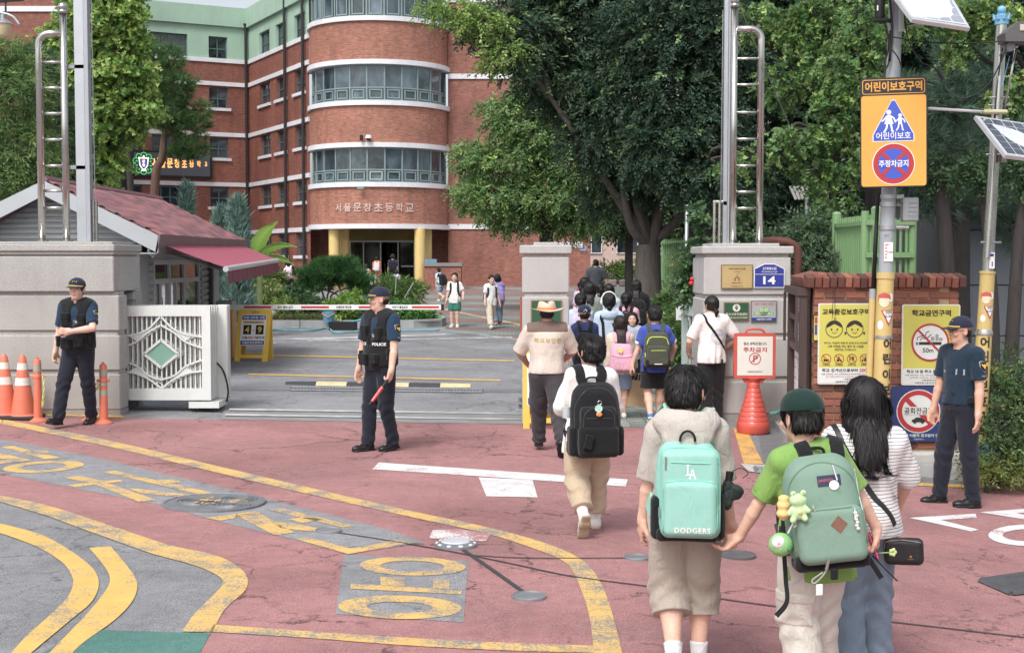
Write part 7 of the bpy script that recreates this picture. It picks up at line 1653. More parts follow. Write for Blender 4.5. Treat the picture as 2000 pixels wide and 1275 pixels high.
mb=MB();mb.box(np.array(pq(300))+V3(.05,-.1,0),(.05,.10,.16),.006);mono('panel_bracket',mb,M_BOLT,'steel bracket holding the dark solar panel to the stainless pole','bracket')
# --- parking cone sign
M_RC=mat('red_orange_plastic',(214,84,68),.42,.06,4,coat=.15,grime=.12);Yc=15.7;x=px_(1474,Yc);zg=float(gz(x,Yc));z=pz(Yc);u=Yc/FPX
t=thing('no_parking_sign','red plastic no parking sign on a ribbed cone base','sign',(x,Yc,zg));H0=z(738)-zg
mb=MB();pr=[(.17,0),(.195,.03),(.195,.10)];n=9
for i in range(n):
 a=.10+(H0-.16)*i/n;b_=.10+(H0-.16)*(i+1)/n;R_=lambda q:.195-.125*min(1,(q-.10)/(H0-.20));pr+=[(R_(a),a+.004),(R_((a+b_)/2)+.002,(a+b_)/2),(R_(b_)+.001,b_-.008),(R_(b_)-.004,b_)]
pr+=[(.062,H0-.05),(.09,H0)];mb.lathe((0,0,0),pr,32);part('cone_base',mb,M_RC,t,smooth=50);mb=MB();mb.prism([(-.10,-.03,H0-.06),(.10,-.03,H0-.06),(.15,-.03,H0+.01),(-.15,-.03,H0+.01)],(0,.07,0));part('neck',mb,M_RC,t)
F=Face((x-40*u,Yc-.045,z(738)),(1,0,0),(0,0,1));w,h=81*u,88*u;mb=MB();F.rslab(mb,0,0,w,h,.025,-.05,.015);part('frame',mb,M_RC,t,True,False);o=t.children[-1];mb=MB();mb.tube(spline([F.p(w*.28,h,-.02),F.p(w*.32,h+6*u,-.02),F.p(w*.40,h+8*u,-.02),F.p(w*.60,h+8*u,-.02),F.p(w*.70,h+5*u,-.02),F.p(w*.74,h,-.02)],4),.014,8);part('handle',mb,M_RC,t,True,True)
mb=MB();F.rect(mb,6*u,6*u,w-6*u,h-6*u,.017);fpart('white_board',mb,mat('ivory_board',(226,222,212),.5,.03),t);mb=MB();F.text(mb,'협조 부탁드립니다',w*.5,h-23*u,6*u,.019,width=45*u,bold=.015);F.text(mb,'서울문창초등학교',w*.5,11.5*u,3.6*u,.019,width=30*u,bold=.005);fpart('lettering',mb,M_DKP,t);mb=MB();F.text(mb,'주차금지',w*.5,h-37*u,10*u,.019,width=46*u,bold=.025,space=1.1);F.text(mb,'P',w*.5+1*u,h-56*u,13*u,.019,width=9*u,bold=.02);F.ring(mb,w*.5,h-49.5*u,10*u,11.6*u,.0192);F.line(mb,[(w*.5-7.5*u,h-57*u),(w*.5+7.5*u,h-42*u)],1.5*u,.0195);fpart('red_print',mb,M_RD2,t)
# --- small gate leaf and white notice behind the white-shirted woman
t=thing('side_gate','pale green side gate leaf standing open at the footway','gate',(px_(1347,17.0),17.0,float(gz(2.2,17.0))));xg=px_(1348,17.0);zt=pz_(597,17.0);F=Face((xg,17.6,float(gz(2.2,17))+.06),(.20,-1,0),(0,0,1));F.n=np.cross(F.r,F.u);wg,hg=1.0,zt-F.o[2];M_SG=mat('pale_green_gate',(190,206,200),.5,.05)
for q in((0,0,wg,.09),(0,hg-.14,wg,hg),(0,.09,.07,hg-.14),(wg-.07,.09,wg,hg-.14)):mb=MB();F.slab(mb,*q,-.03,.03);part('frame_bar',mb,M_SG,t,True)
for i in range(7):uu=.07+(wg-.14)*(i+.5)/7;mb=MB();F.slab(mb,uu-.012,.09,uu+.012,hg-.14,-.012,.012);part('bar',mb,M_SG,t,True)
F=Face((px_(1321,18.2),18.2,pz_(625,18.2)),(1,0,0),(0,0,1));u=18.2/FPX;t=thing('white_notice','small white notice with blue and red lines on a thin post by the bushes','sign',Vector(F.o));mb=MB();F.slab(mb,0,0,40*u,27*u,-.012,0);part('panel',mb,M_WHITE,t,True);mb=MB();F.text(mb,'외부인 출입을',20*u,17*u,5*u,.003,width=26*u);F.text(mb,'개방하지 않습니다',20*u,4*u,5*u,.003,width=30*u);fpart('lettering',mb,mat('print_blue',(60,100,160),.5),t);mb=MB();F.text(mb,'금지합니다',25*u,11*u,4*u,.003,width=20*u);fpart('lettering',mb,M_RD2,t);mb=MB();mb.tube([F.p(34*u,0,-.03),F.p(34*u,-.75,-.03)],.02,6);part('post',mb,M_BOLT,t,True)
# ====== TREES AND PLANTS
def lmat(name,trans=.35,rough=.5):
 t=NT(name);a=t.new('ShaderNodeVertexColor');a.layer_name='Col'
 t.set(Base_Color=a.outputs[0],Roughness=rough);t.b.inputs['Specular IOR Level'].default_value=.35
 tr=t.new('ShaderNodeBsdfTranslucent');t.link(a.outputs[0],tr.inputs[0]);mx=t.new('ShaderNodeMixShader');mx.inputs[0].default_value=trans
 t.link(t.b.outputs[0],mx.inputs[1]);t.link(tr.outputs[0],mx.inputs[2]);t.link(mx.outputs[0],t.n['Material Output'].inputs[0]);return t.m
LEAF=lmat('leaf');NEEDLE=lmat('needle',.15,.6)
M_BARK=mat('grey_bark',(92,84,78),.9,.3,6,.9,25,stretch=(3,3,.6));M_BARK2=mat('dark_bark',(62,56,54),.9,.3,6,.9,25,stretch=(3,3,.6));M_BARK3=mat('pine_bark',(116,86,72),.9,.3,6,.9,25,stretch=(3,3,.6))
def unit(v):return v/(np.linalg.norm(v,axis=-1,keepdims=True)+1e-9)
def qfrom(P,D,Nn,L,Wd,col,shape='leaf'):
 D=unit(D);S=unit(np.cross(D,Nn));Nn=unit(np.cross(S,D));L=np.asarray(L)[:,None];Wd=np.asarray(Wd)[:,None]
 if shape=='leaf':V=[P,P+D*L*.45+S*Wd*.5+Nn*L*.06,P+D*L-Nn*L*.10,P+D*L*.45-S*Wd*.5+Nn*L*.06]
 elif shape=='fan':V=[P,P+D*L*.85+S*Wd*.62,P+D*L*.92-Nn*L*.08,P+D*L*.85-S*Wd*.62]
 elif shape=='blade':V=[P-S*Wd*.5,P+S*Wd*.5,P+D*L*.6+S*Wd*.35+Nn*L*.1,P+D*L+Nn*L*.02]
 V=np.stack(V,1).reshape(-1,3);F=np.arange(len(P)*4).reshape(-1,4);C=np.repeat(col,4,0);return V,F,C
def jcol(n,base,rng,hue=.12,val=.28,alt=None,pa=.0):
 b=np.array(lin(base)[:3]);k=np.exp(rng.normal(0,val*.6,(n,1)));c=b*k*(1+rng.normal(0,hue*.5,(n,3))*np.array([1.3,.5,.8]))
 if alt is not None:m=rng.random(n)<pa;c[m]=np.array(lin(alt)[:3])*np.exp(rng.normal(0,.2,(m.sum(),1)))
 return np.clip(c,.004,.9)
def clpts(cl,n,rng,shell=.55):
 w=np.array([np.prod(r)**.72 for _,r in cl]);w/=w.sum();out,nor,idx=[],[],[]
 for i,(c,r)in enumerate(cl):
  k=max(4,int(n*w[i]));d=unit(rng.normal(size=(k,3)));q=rng.random((k,1))**(1/3.)*(1-shell)+shell*rng.random((k,1))**.25
  lump=1+.20*np.sin(d[:,:1]*5+i)*np.sin(d[:,1:2]*4.3+2*i)+.16*np.sin(d[:,2:]*6.1+i*3)
  out.append(np.array(c)+d*q*lump*np.array(r));nor.append(d);idx.append(np.full(k,i))
 return np.vstack(out),np.vstack(nor),np.concatenate(idx)
def sprays(cl,n,rng,base,leafL,twig,per,droop=.35,alt=None,pa=0.,shell=.55,flat=.5,shape='leaf',asp=.5,val=.3):
 P,Nn,idx=clpts(cl,n,rng,shell);D=unit(Nn*np.array([1,1,.55])+rng.normal(0,.45,P.shape)-np.array([0,0,droop]))
 up=unit(np.array([0,0,1.])*flat+Nn*.5+rng.normal(0,.35,P.shape));S=unit(np.cross(D,up));cc=jcol(len(P),base,rng,.14,val,alt,pa)
 Vs,Fs,Cs,o=[],[],[],0;T=twig*rng.uniform(.6,1.2,(len(P),1))
 for j in range(per):
  t=(j+.5)/per;sg=1 if j%2 else-1;B=P+D*T*t-np.array([0,0,1.])*T*.25*t*t
  dd=unit(D*.7+S*sg*(.9-.5*t)+rng.normal(0,.22,P.shape));nn=unit(up+rng.normal(0,.4,P.shape));L=leafL*rng.uniform(.65,1.2,len(P))*(1.05-.3*t)
  V,F,C=qfrom(B,dd,nn,L,L*asp,np.clip(cc*np.exp(rng.normal(0,.16,(len(P),1))),.003,.9),shape);Vs.append(V);Fs.append(F+o);Cs.append(C);o+=len(V)
 return np.vstack(Vs),np.vstack(Fs),np.vstack(Cs)
def tufts(cl,n,rng,base,L,per=16,up=.5,w=.012,shell=.6):
 P,Nn,idx=clpts(cl,n,rng,shell);A=unit(Nn*.8+np.array([0,0,up])+rng.normal(0,.25,P.shape));cc=jcol(len(P),base,rng,.10,.3)
 Vs,Cs=[],[]
 for j in range(per):
  d=unit(A+rng.normal(0,.62,P.shape));s=unit(np.cross(d,rng.normal(size=P.shape)))*w;l=L*rng.uniform(.7,1.1,(len(P),1));Vs.append(np.stack([P-s,P+s,P+d*l],1));Cs.append(np.repeat(np.clip(cc*np.exp(rng.normal(0,.15,(len(P),1))),.003,.9)[:,None],3,1))
 V=np.concatenate(Vs).reshape(-1,3);C=np.concatenate(Cs).reshape(-1,3);return V,np.arange(len(V)).reshape(-1,3),C
def CL(px,py,Y,rx,ry,rd=None):
 c=np.array(at(px,py,Y));k=Y/FPX;return(c,np.array((rx*k,(rd if rd is not None else(rx+ry)/2)*k,ry*k)))
def limb(mb,pts,r0,r1,n=8):
 P=spline(pts,5);mb.tube(P,list(np.linspace(r0,r1,len(P))),n)
def tree(name,label,base,trunk_paths,bark,crown,cat='tree',group=None,mt=LEAF,crown_name='crown'):
 t=thing(name,label,cat,base,0,group)
 if trunk_paths:
  mb=MB();
  for pts,r0,r1 in trunk_paths:limb(mb,pts,r0,r1)
  o=part('trunk',mb,bark,t,True,60)
 V,F,C=crown;m=npm(crown_name,V-np.array(t.location),F,mt,False,C);link(crown_name,m,t);return t
def limbs(base,fork,cl,rng,r0,rf,k=.35):
 out=[([base,np.array(base)*.5+np.array(fork)*.5+rng.normal(0,.08,3)*[1,1,0],fork],r0,rf)]
 for c,r in cl:
  c=np.array(c);m=np.array(fork)*.55+c*.45+np.array([0,0,.25])+rng.normal(0,.15,3);out.append(([fork,m,c],rf*.5,.025))
  for _ in range(2):e=c+rng.normal(0,.6,3)*np.array(r);out.append(([m*.4+c*.6,(c+e)/2+rng.normal(0,.1,3),e],rf*.3,.012))
 return out
rg=np.random.default_rng(5)
gat=lambda px,Y:np.array(gp(px_(px,Y),Y))
# --- big dark zelkovas right of centre
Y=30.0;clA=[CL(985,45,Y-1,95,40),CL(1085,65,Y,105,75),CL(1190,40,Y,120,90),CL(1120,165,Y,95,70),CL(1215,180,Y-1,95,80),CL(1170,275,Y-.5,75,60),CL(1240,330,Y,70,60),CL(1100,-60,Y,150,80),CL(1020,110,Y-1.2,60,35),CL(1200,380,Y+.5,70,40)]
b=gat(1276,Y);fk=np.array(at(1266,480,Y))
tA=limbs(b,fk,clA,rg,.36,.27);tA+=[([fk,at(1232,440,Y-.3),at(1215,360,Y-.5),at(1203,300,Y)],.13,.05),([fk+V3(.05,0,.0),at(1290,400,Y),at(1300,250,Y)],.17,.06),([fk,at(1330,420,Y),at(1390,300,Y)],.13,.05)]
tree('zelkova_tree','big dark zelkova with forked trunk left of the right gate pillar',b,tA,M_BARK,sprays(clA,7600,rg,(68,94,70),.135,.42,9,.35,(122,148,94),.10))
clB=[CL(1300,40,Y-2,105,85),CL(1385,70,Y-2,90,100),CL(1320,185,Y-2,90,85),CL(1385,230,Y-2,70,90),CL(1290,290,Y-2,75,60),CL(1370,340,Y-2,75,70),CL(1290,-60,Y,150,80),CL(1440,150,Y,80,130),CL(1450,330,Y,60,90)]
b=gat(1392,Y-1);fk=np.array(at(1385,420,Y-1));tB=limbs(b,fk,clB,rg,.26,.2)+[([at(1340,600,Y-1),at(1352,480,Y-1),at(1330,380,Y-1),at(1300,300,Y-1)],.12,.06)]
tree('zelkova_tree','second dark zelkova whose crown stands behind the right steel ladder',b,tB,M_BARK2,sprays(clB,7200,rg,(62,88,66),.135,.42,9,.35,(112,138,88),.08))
# --- lighter zelkova behind the middle pillar
Y=41.0;cl=[CL(985,325,Y,88,45),CL(1060,250,Y,80,62),CL(1000,225,Y,55,40),CL(1130,320,Y,75,60),CL(955,385,Y-.6,72,32),CL(1075,385,Y,100,48),CL(1145,400,Y,55,45),CL(1045,180,Y,42,28),CL(930,300,Y,40,28),CL(1010,425,Y,70,22),CL(1105,215,Y,50,40),CL(1115,440,Y,45,18)]
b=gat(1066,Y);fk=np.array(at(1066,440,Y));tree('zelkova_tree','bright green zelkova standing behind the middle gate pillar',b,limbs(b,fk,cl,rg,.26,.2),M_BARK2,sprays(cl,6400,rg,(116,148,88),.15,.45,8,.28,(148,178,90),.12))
Y=28.0;cl=[CL(885,15,Y,60,14),CL(840,12,Y,30,10),CL(940,40,Y,60,16),CL(985,95,Y,40,14),CL(960,125,Y,30,10),CL(905,28,Y,30,10)];br=[([at(1190,80,30.5),at(1000,55,Y),at(900,20,Y),at(835,14,Y)],.022,.006),([at(1150,110,30.5),at(1000,100,Y),at(945,130,Y)],.018,.006)]
V,F,C=sprays(cl,420,rg,(130,162,76),.11,.34,8,.3,(170,196,110),.2);o=tree('overhanging_branch','thin bright green branch tips hanging in front of the brick gable, top centre',at(1150,60,Y),br,M_BARK2,(V,F,C),'branch',crown_name='foliage')
# --- dark wood behind the right side
def btree(label,px,Y,cl,base,n,leaf,trunk_r=.25,shape='leaf',asp=.5,per=7,droop=.3,alt=None,pa=.05,name='broadleaf_tree',bark=M_BARK2,fork=430,twig=.5):b=gat(px,Y);fk=np.array(at(px,fork,Y));return tree(name,label,b,limbs(b,fk,cl,rg,trunk_r,trunk_r*.75),bark,sprays(cl,n,rg,base,leaf,twig,per,droop,alt,pa,.5,.5,shape,asp))
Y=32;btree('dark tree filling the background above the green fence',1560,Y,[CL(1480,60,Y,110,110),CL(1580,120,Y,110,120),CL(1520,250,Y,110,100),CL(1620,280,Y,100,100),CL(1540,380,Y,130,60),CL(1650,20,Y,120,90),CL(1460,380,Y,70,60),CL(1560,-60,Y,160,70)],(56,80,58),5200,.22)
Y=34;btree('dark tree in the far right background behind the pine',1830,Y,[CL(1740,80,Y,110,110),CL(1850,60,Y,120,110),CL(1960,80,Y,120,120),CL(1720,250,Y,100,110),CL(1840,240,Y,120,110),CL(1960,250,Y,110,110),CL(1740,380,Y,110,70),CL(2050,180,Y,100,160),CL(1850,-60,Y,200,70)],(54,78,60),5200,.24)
Y=46;btree('dark tree at the end of the footpath',1230,Y,[CL(1190,400,Y,60,55),CL(1260,380,Y,70,60),CL(1330,420,Y,70,60),CL(1390,440,Y,50,60),CL(1200,320,Y,60,50)],(64,92,54),3000,.2,.16,alt=(120,150,80),pa=.15)
# --- ginkgo on the right, near
Y=18.2;cl=[CL(1655,130,Y,52,62),CL(1690,60,Y,50,55),CL(1632,210,Y,34,48),CL(1600,120,Y+.6,30,40),CL(1560,265,Y,60,26),CL(1490,300,Y,48,20),CL(1430,320,Y-.3,34,14),CL(1650,300,Y,32,62),CL(1625,385,Y,34,26),CL(1585,330,Y,34,24),CL(1690,200,Y+.5,36,60),CL(1560,60,Y+1,60,40),CL(1470,40,Y+1,50,34),CL(1530,160,Y+1,50,40),CL(1760,40,Y+.4,40,50),CL(1600,20,Y+.8,60,30)]
b=gat(1700,20.5);fk=np.array(at(1705,330,19.6));tree('ginkgo_tree','yellow green ginkgo hanging left of the orange school zone sign',b,limbs(b,fk,cl,rg,.15,.12),M_BARK2,sprays(cl,2100,rg,(100,134,74),.062,.20,9,.55,(136,166,84),.18,.45,.2,'fan',.95,.25))
Y=18.6;cl=[CL(1880,25,Y,60,35),CL(1945,40,Y,40,40),CL(1870,85,Y,22,34),CL(1985,30,Y,40,30),CL(1995,175,Y,26,44),CL(1960,200,Y,22,30)]
b=gat(2070,20);tree('ginkgo_tree','ginkgo branches above the stainless pole at the top right corner',b,limbs(b,np.array(at(2050,250,19.5)),cl,rg,.14,.1),M_BARK2,sprays(cl,700,rg,(104,138,76),.062,.20,9,.55,(160,180,84),.2,.45,.2,'fan',.95,.25))
# --- right pine
Y=21.0;cl=[CL(1790,285,Y,70,55),CL(1850,200,Y,65,55),CL(1830,385,Y,80,45),CL(1945,390,Y,65,50),CL(1880,120,Y,60,50),CL(1960,280,Y,55,60),CL(1760,190,Y,50,45),CL(1990,440,Y,40,50),CL(1770,360,Y,50,40),CL(1880,300,Y,60,50)]
b=gat(1872,Y);tree('pine_tree','soft dark green pine between the sign pole and the stainless pole',b,limbs(b,np.array(at(1868,400,Y)),cl,rg,.27,.22),M_BARK2,tufts(cl,1900,rg,(88,116,94),.26,20,.35,.0042),mt=NEEDLE)
for px,Y,r,lean,l in((1855,19.6,.15,-8,'thick dark trunk behind the brick wall'),(1975,17.5,.10,14,'slender leaning trunk at the right picture edge'),(1948,18.2,.08,-18,'slender trunk behind the stainless pole')):
 b=gat(px,Y);mb=MB();limb(mb,[b,at(px+lean*.4,600,Y),at(px+lean,480,Y),at(px+lean*2.2,330,Y)],r,r*.6,10);t=thing('tree_trunk',l,'tree',Vector(b));part('trunk',mb,M_BARK2,t,True,60);cl=[CL(px+lean*2.2,330,Y,35,25)];V,F,C=sprays(cl,120,rg,(66,92,56),.10,.3,7);link('crown',npm('crown',V-np.array(t.location),F,LEAF,False,C),t)
 # --- shrubs on the right
def shrub(label,cl,base,n,leaf,per=7,twig=.22,droop=.1,alt=None,pa=.1,name='shrub',asp=.45,stems=True,group=None,cat='shrub',shape='leaf',val=.3):
 c0,r0=cl[0];b=np.array(gp(c0[0],c0[1]));b[2]=min(b[2],c0[2]-r0[2]*.2);st=[([b,(np.array(c)+b)/2+rg.normal(0,.05,3),c],.022,.006)for c,r in cl]if stems else None
 return tree(name,label,b,st,M_BARK2,sprays(cl,n,rg,base,leaf,twig,per,droop,alt,pa,.5,.4,shape,asp,val),cat,group,crown_name='foliage')
Y=18.0;shrub('dense dark shrub spilling over behind the right gate pillar',[CL(1640,475,Y,55,50),CL(1575,462,Y,60,42),CL(1510,480,Y,55,30),CL(1680,500,Y,35,40),CL(1600,510,Y-.3,60,26)],(94,120,88),1500,.075,9,.24,.2,(112,138,92),.12)
Y=17.4;shrub('climbing vine with broad leaves left of the right gate pillar',[CL(1362,490,Y,18,46),CL(1352,560,Y,22,40),CL(1440,445,Y+.4,22,26),CL(1366,420,Y,12,26),CL(1468,395,Y+.4,14,18)],(72,104,66),330,.085,6,.16,.3,(108,140,84),.15,'vine',.8)
mb=MB()
for px,py in((1352,545),(1360,540),(1350,553)):c=np.array(at(px,py,17.1));mb.ball(c,(.035,.03,.03),8,6)
mono('red_flower',mb,M_REDP,'small red flowers on the vine beside the right gate pillar','flower',None,True)
for lab,cl in(('low leafy shrubs along the right side of the footway',[CL(1330,690,19.5,26,60),CL(1345,620,20.5,30,40),CL(1310,650,21,24,34)]),('pale green ground plants at the foot of the big zelkova',[CL(1285,606,26,36,22),CL(1330,585,26,40,26),CL(1370,640,21,20,50),CL(1290,640,25,34,26),CL(1260,610,27,16,14)])):shrub(lab,cl,(84,114,58),900,.085,8,.2,.1,(128,158,84),.2)
Y=63;shrub('bright low planting beyond the end of the footway',[CL(1195,528,Y,40,12),CL(1255,526,Y,45,16),CL(1320,520,Y,50,24),CL(1380,520,Y,50,30)],(108,142,62),1300,.2,8,.4,-.2,(150,180,90),.2)
mb=MB();P=[at(1180,548,36),at(1275,545,36)];
for i in range(5):c=np.array(gp(px_(1196+22*i,59),59));mb=MB();mb.box(c+V3(0,0,.16),(.40,.30,.32),.06,rotm(i*13));mono('edging_stone',mb,mat('brown_stone',(120,104,96),.85,.2,6,.4,30,rnd=.2),['first','second','third','fourth','last'][i]+' of five brown edging stones, counted from the left, at the footway end','stone','edging stones across the footway end')
Y=13.4;shrub('airy dark green bush at the lower right edge',[CL(1965,800,Y,50,70),CL(1990,730,Y+.3,40,40),CL(1930,860,Y-.2,34,44),CL(1985,880,Y-.3,46,46),CL(2050,820,Y,60,100)],(86,114,70),1500,.058,9,.22,.15,(128,152,84),.10);shrub('yellow green leaves at the foot of the stainless pole',[CL(1925,920,12.9,40,14),CL(1975,915,12.9,34,18),CL(1940,735,13.6,18,20)],(118,138,62),260,.05,7,.15,.1,(160,170,90),.3)
mb=MB();c=np.array(at(1925,882,13.2));V,F_=sdfm(lambda P:d_ell(P,c,(.11,.06,.08))+folds(P,.02,30,3),c-.2,c+.2,.012);tag(link('plastic_bag',npm('plastic_bag',V,F_,mat('blue_plastic_bag',(120,170,196),.4,.2,12))),'crumpled light blue plastic bag in the bush behind the right officer','plastic bag')
mb=MB();c=np.array(gp(px_(1790,13.2),13.2,.14));V,F_=sdfm(lambda P:d_ell(P,c,(.07,.05,.035))+folds(P,.014,40,3),c-.15,c+.15,.01);tag(link('paper_tissue',npm('paper_tissue',V,F_,M_WHITE)),'crumpled white tissue on the kerb under the blue no idling sign','litter')
# --- green fence running back along the path, grey wall on the right
M_GF=mat('light_green_fence',(122,162,106),.5,.05,3);fx=lambda Y:4.27;t=thing('green_fence','light green steel fence behind the shrubs and brick wall','fence',(fx(16),15.6,.1));zt0=pz_(420,16.0);y=15.55;zb0_=.5
while y<38:
 if(y-15.55)%2.0<.1:mb=MB();mb.tube([(fx(y),y,.2),(fx(y),y,zt0+.06)],.062,12);mb.lathe((fx(y),y,zt0+.06),[(.065,0),(.04,.03),(.001,.035)],12);part('post',mb,M_GF,t,True,40)
 else:mb=MB();mb.span((fx(y)-.012,y-.02,.5),(fx(y)+.012,y+.02,zt0));part('slat',mb,M_GF,t,True)
 y+=.1 if y<20 else .4
for zz in(zt0-.12,.75):mb=MB();mb.prism([(fx(15.5)-.045,15.5,zz),(fx(15.5)-.015,15.5,zz),(fx(38)-.015,38,zz),(fx(38)-.045,38,zz)],(0,0,.05));part('rail',mb,M_GF,t,True)
t=thing('green_fence','short stretch of light green fence between pole and brick wall','fence',(4.3,15.2,.3));
for i in range(9):
 x=4.02+.068*i;mb=MB()
 if i in(0,8):mb.tube([(x,15.2,.2),(x,15.2,zt0+.02)],.045,12);part('post',mb,M_GF,t,True,40)
 else:mb.tube([(x,15.2,.4),(x,15.2,zt0-.06)],.018,6);part('slat',mb,M_GF,t,True)
for zz in(pz_(503,15.2),pz_(440,15.2)):mb=MB();mb.span((4.02,15.13,zz),(4.57,15.17,zz+.06));part('rail',mb,M_GF,t,True)
M_GW=mat('grey_metal_panel',(118,124,130),.55,.04,1.5);xw0=px_(1878,21.5);t=thing('grey_panel_building','grey metal clad building behind the trees at the right edge','building',(xw0,21.5,0))
for i,(a,b_)in enumerate(((1000,657),(655,558),(556,450),(448,340),(338,240))):
 for j in range(4):mb=MB();mb.span((xw0+j*1.5+.008,21.5,pz_(a,21.5)),(xw0+(j+1)*1.5-.008,21.6,pz_(b_,21.5)),.006);part('wall_panel',mb,M_GW,t,True)
mb=MB();mb.span((xw0,21.56,-.5),(xw0+6,27,pz_(250,21.5)));part('body',mb,mat('dark_joint',(70,72,74),.7),t,True)
c=np.array(at(1560,375,22));t=thing('floodlight','old white floodlight on a thin pole above the shrubs','lamp',Vector(c));mb=MB()
for i in range(4):mb.tube([c+V3(-.14+i*.06,0,.09),c+V3(-.04+i*.06,.02,-.12)],.025,6)
part('louvre',mb,mat('dirty_white',(190,188,178),.6,.1),t,True);mb=MB();mb.tube([at(1576,350,22.1),at(1576,560,22.1)],.035,8);mb.tube([c+V3(0,0,.08),at(1576,362,22.1)],.02,6);part('pole',mb,M_BOLT,t,True,40)
mb=MB();mb.tube([at(1338,610,21),at(1342,400,21)],.03,8);mono('thin_pole',mb,M_BOLT,'thin galvanised pole standing beside the big zelkova trunk','pole',None,True)
mb=MB();mb.tube(spline([at(1490,472,16.9),at(1520,470,16.9),at(1552,480,16.9),at(1558,505,16.9),at(1556,545,16.9)],6),.055,10);mono('rusty_pipe',mb,mat('rusty_brown',(104,60,52),.7,.2,10),'rusty brown pipe bending down beside the right gate pillar','pipe',None,True)
# --- left side trees
Y=25.0;shrub('fine leaved bamboo clump rising behind the guard booth at the left edge',[CL(20,190,Y,70,90),CL(50,300,Y,60,80),CL(-40,120,Y,80,70),CL(-10,340,Y,90,70),CL(50,130,Y,30,40),CL(80,350,Y,30,40)],(112,144,84),3400,.13,8,.35,.35,(146,172,100),.2,'bamboo',.22,cat='bamboo')
Y=27;cl=[CL(60,130,Y+2,50,40),CL(90,230,Y+2,50,60),CL(60,360,Y+2,80,50),CL(130,320,Y+2,50,50)];b=gat(70,Y+2);tree('pine_tree','dark conifer between the bamboo and the ginkgo',b,limbs(b,np.array(at(70,420,Y+2)),cl,rg,.18,.12),M_BARK2,tufts(cl,1000,rg,(56,84,56),.34,14,.2,.008),mt=NEEDLE)
Y=32.0;cl=[CL(200,40,Y,72,62),CL(185,130,Y,80,60),CL(245,150,Y,52,58),CL(262,205,Y,42,46),CL(200,225,Y,78,55),CL(190,305,Y,48,46),CL(130,90,Y,42,52),CL(125,200,Y,44,60),CL(190,-40,Y,80,60),CL(240,70,Y,40,50),CL(110,290,Y,44,50),CL(95,150,Y,36,60),CL(180,350,Y-.5,34,22)]
b=gat(205,Y);tree('ginkgo_tree','tall bright yellow green ginkgo above the guard booth roof',b,limbs(b,np.array(at(205,380,Y)),cl,rg,.22,.17),M_BARK2,sprays(cl,6600,rg,(142,174,88),.115,.30,9,.25,(170,194,96),.25,.5,.2,'fan',.95,.24))
Y=36.0;cl=[CL(342,170,Y,38,34),CL(325,222,Y,48,34),CL(372,248,Y,40,26),CL(300,130,Y,26,46),CL(372,292,Y,36,16),CL(290,200,Y,26,40),CL(352,300,Y,30,12),CL(340,120,Y,20,26),CL(395,215,Y,18,14)]
b=gat(296,Y);tr=[([b,at(303,360,Y),at(316,310,Y),at(322,260,Y),at(334,200,Y),at(335,130,Y)],.14,.05)]+[([at(322,260,Y),np.array(c)*.5+np.array(at(322,250,Y))*.5+V3(0,0,.15),c],.06,.02)for c,r in cl]
tree('pine_tree','red pine with bent trunk in front of the LED board',b,tr,M_BARK3,tufts(cl,1450,rg,(84,120,64),.25,16,.5,.0085),mt=NEEDLE)
mb=MB();
for px,py0,py1,Y,r in((252,480,330,38,.14),(240,480,360,34,.12)):limb(mb,[gat(px,Y),at(px+3,(py0+py1)/2,Y),at(px-2,py1-60,Y)],r,r*.7)
mono('tree_trunk',mb,M_BARK2,'pair of dark bare trunks left of the LED board','tree',None,60)
def juniper(px,pyt,Y,hw,label):
 b=gat(px,Y);top=np.array(at(px,pyt,Y));hgt=top[2]-b[2];n=900;h=rg.random(n)**.8;a=rg.random(n)*6.28;r=hw*Y/FPX*(1-h)**.6*(.55+.45*rg.random(n))*np.where(h>.95,.5,1)
 P=np.stack([b[0]+r*np.cos(a),b[1]+r*np.sin(a),b[2]+h*hgt],1);D=unit(np.stack([np.cos(a)*.35,np.sin(a)*.35,np.ones(n)],1)+rg.normal(0,.18,(n,3)));Vs,Fs,Cs,o=[],[],[],0;cc=jcol(n,(118,150,138),rg,.06,.3)
 for k in range(7):V,F,C=qfrom(P+rg.normal(0,.04,P.shape),unit(D+rg.normal(0,.3,D.shape)),rg.normal(size=P.shape),rg.uniform(.16,.34,n),np.full(n,.03),cc*np.exp(rg.normal(0,.15,(n,1))));Vs.append(V);Fs.append(F+o);Cs.append(C);o+=len(V)
 return tree('juniper',label,b,[([b,(b+top)/2,top-V3(0,0,.2)],.06,.01)],M_BARK2,(np.vstack(Vs),np.vstack(Fs),np.vstack(Cs)),'conifer',crown_name='foliage')
juniper(466,398,30,26,'tall blue green columnar juniper beside the booth awning');juniper(432,418,31,18,'blue green juniper tip showing over the booth roof edge');juniper(366,372,33,10,'small blue green juniper tip showing above the shingle roof')
Y=32;b=gat(505,Y);t=thing('banana_plant','banana plant with large bright leaves behind the awning','banana plant',Vector(b));M_BAN=lmat('banana_leaf',.4,.45);mb=MB();mb.tube([b,at(508,500,Y)],[.09,.06],10);part('stem',mb,mat('banana_stem',(128,144,84),.6),t,True,40)
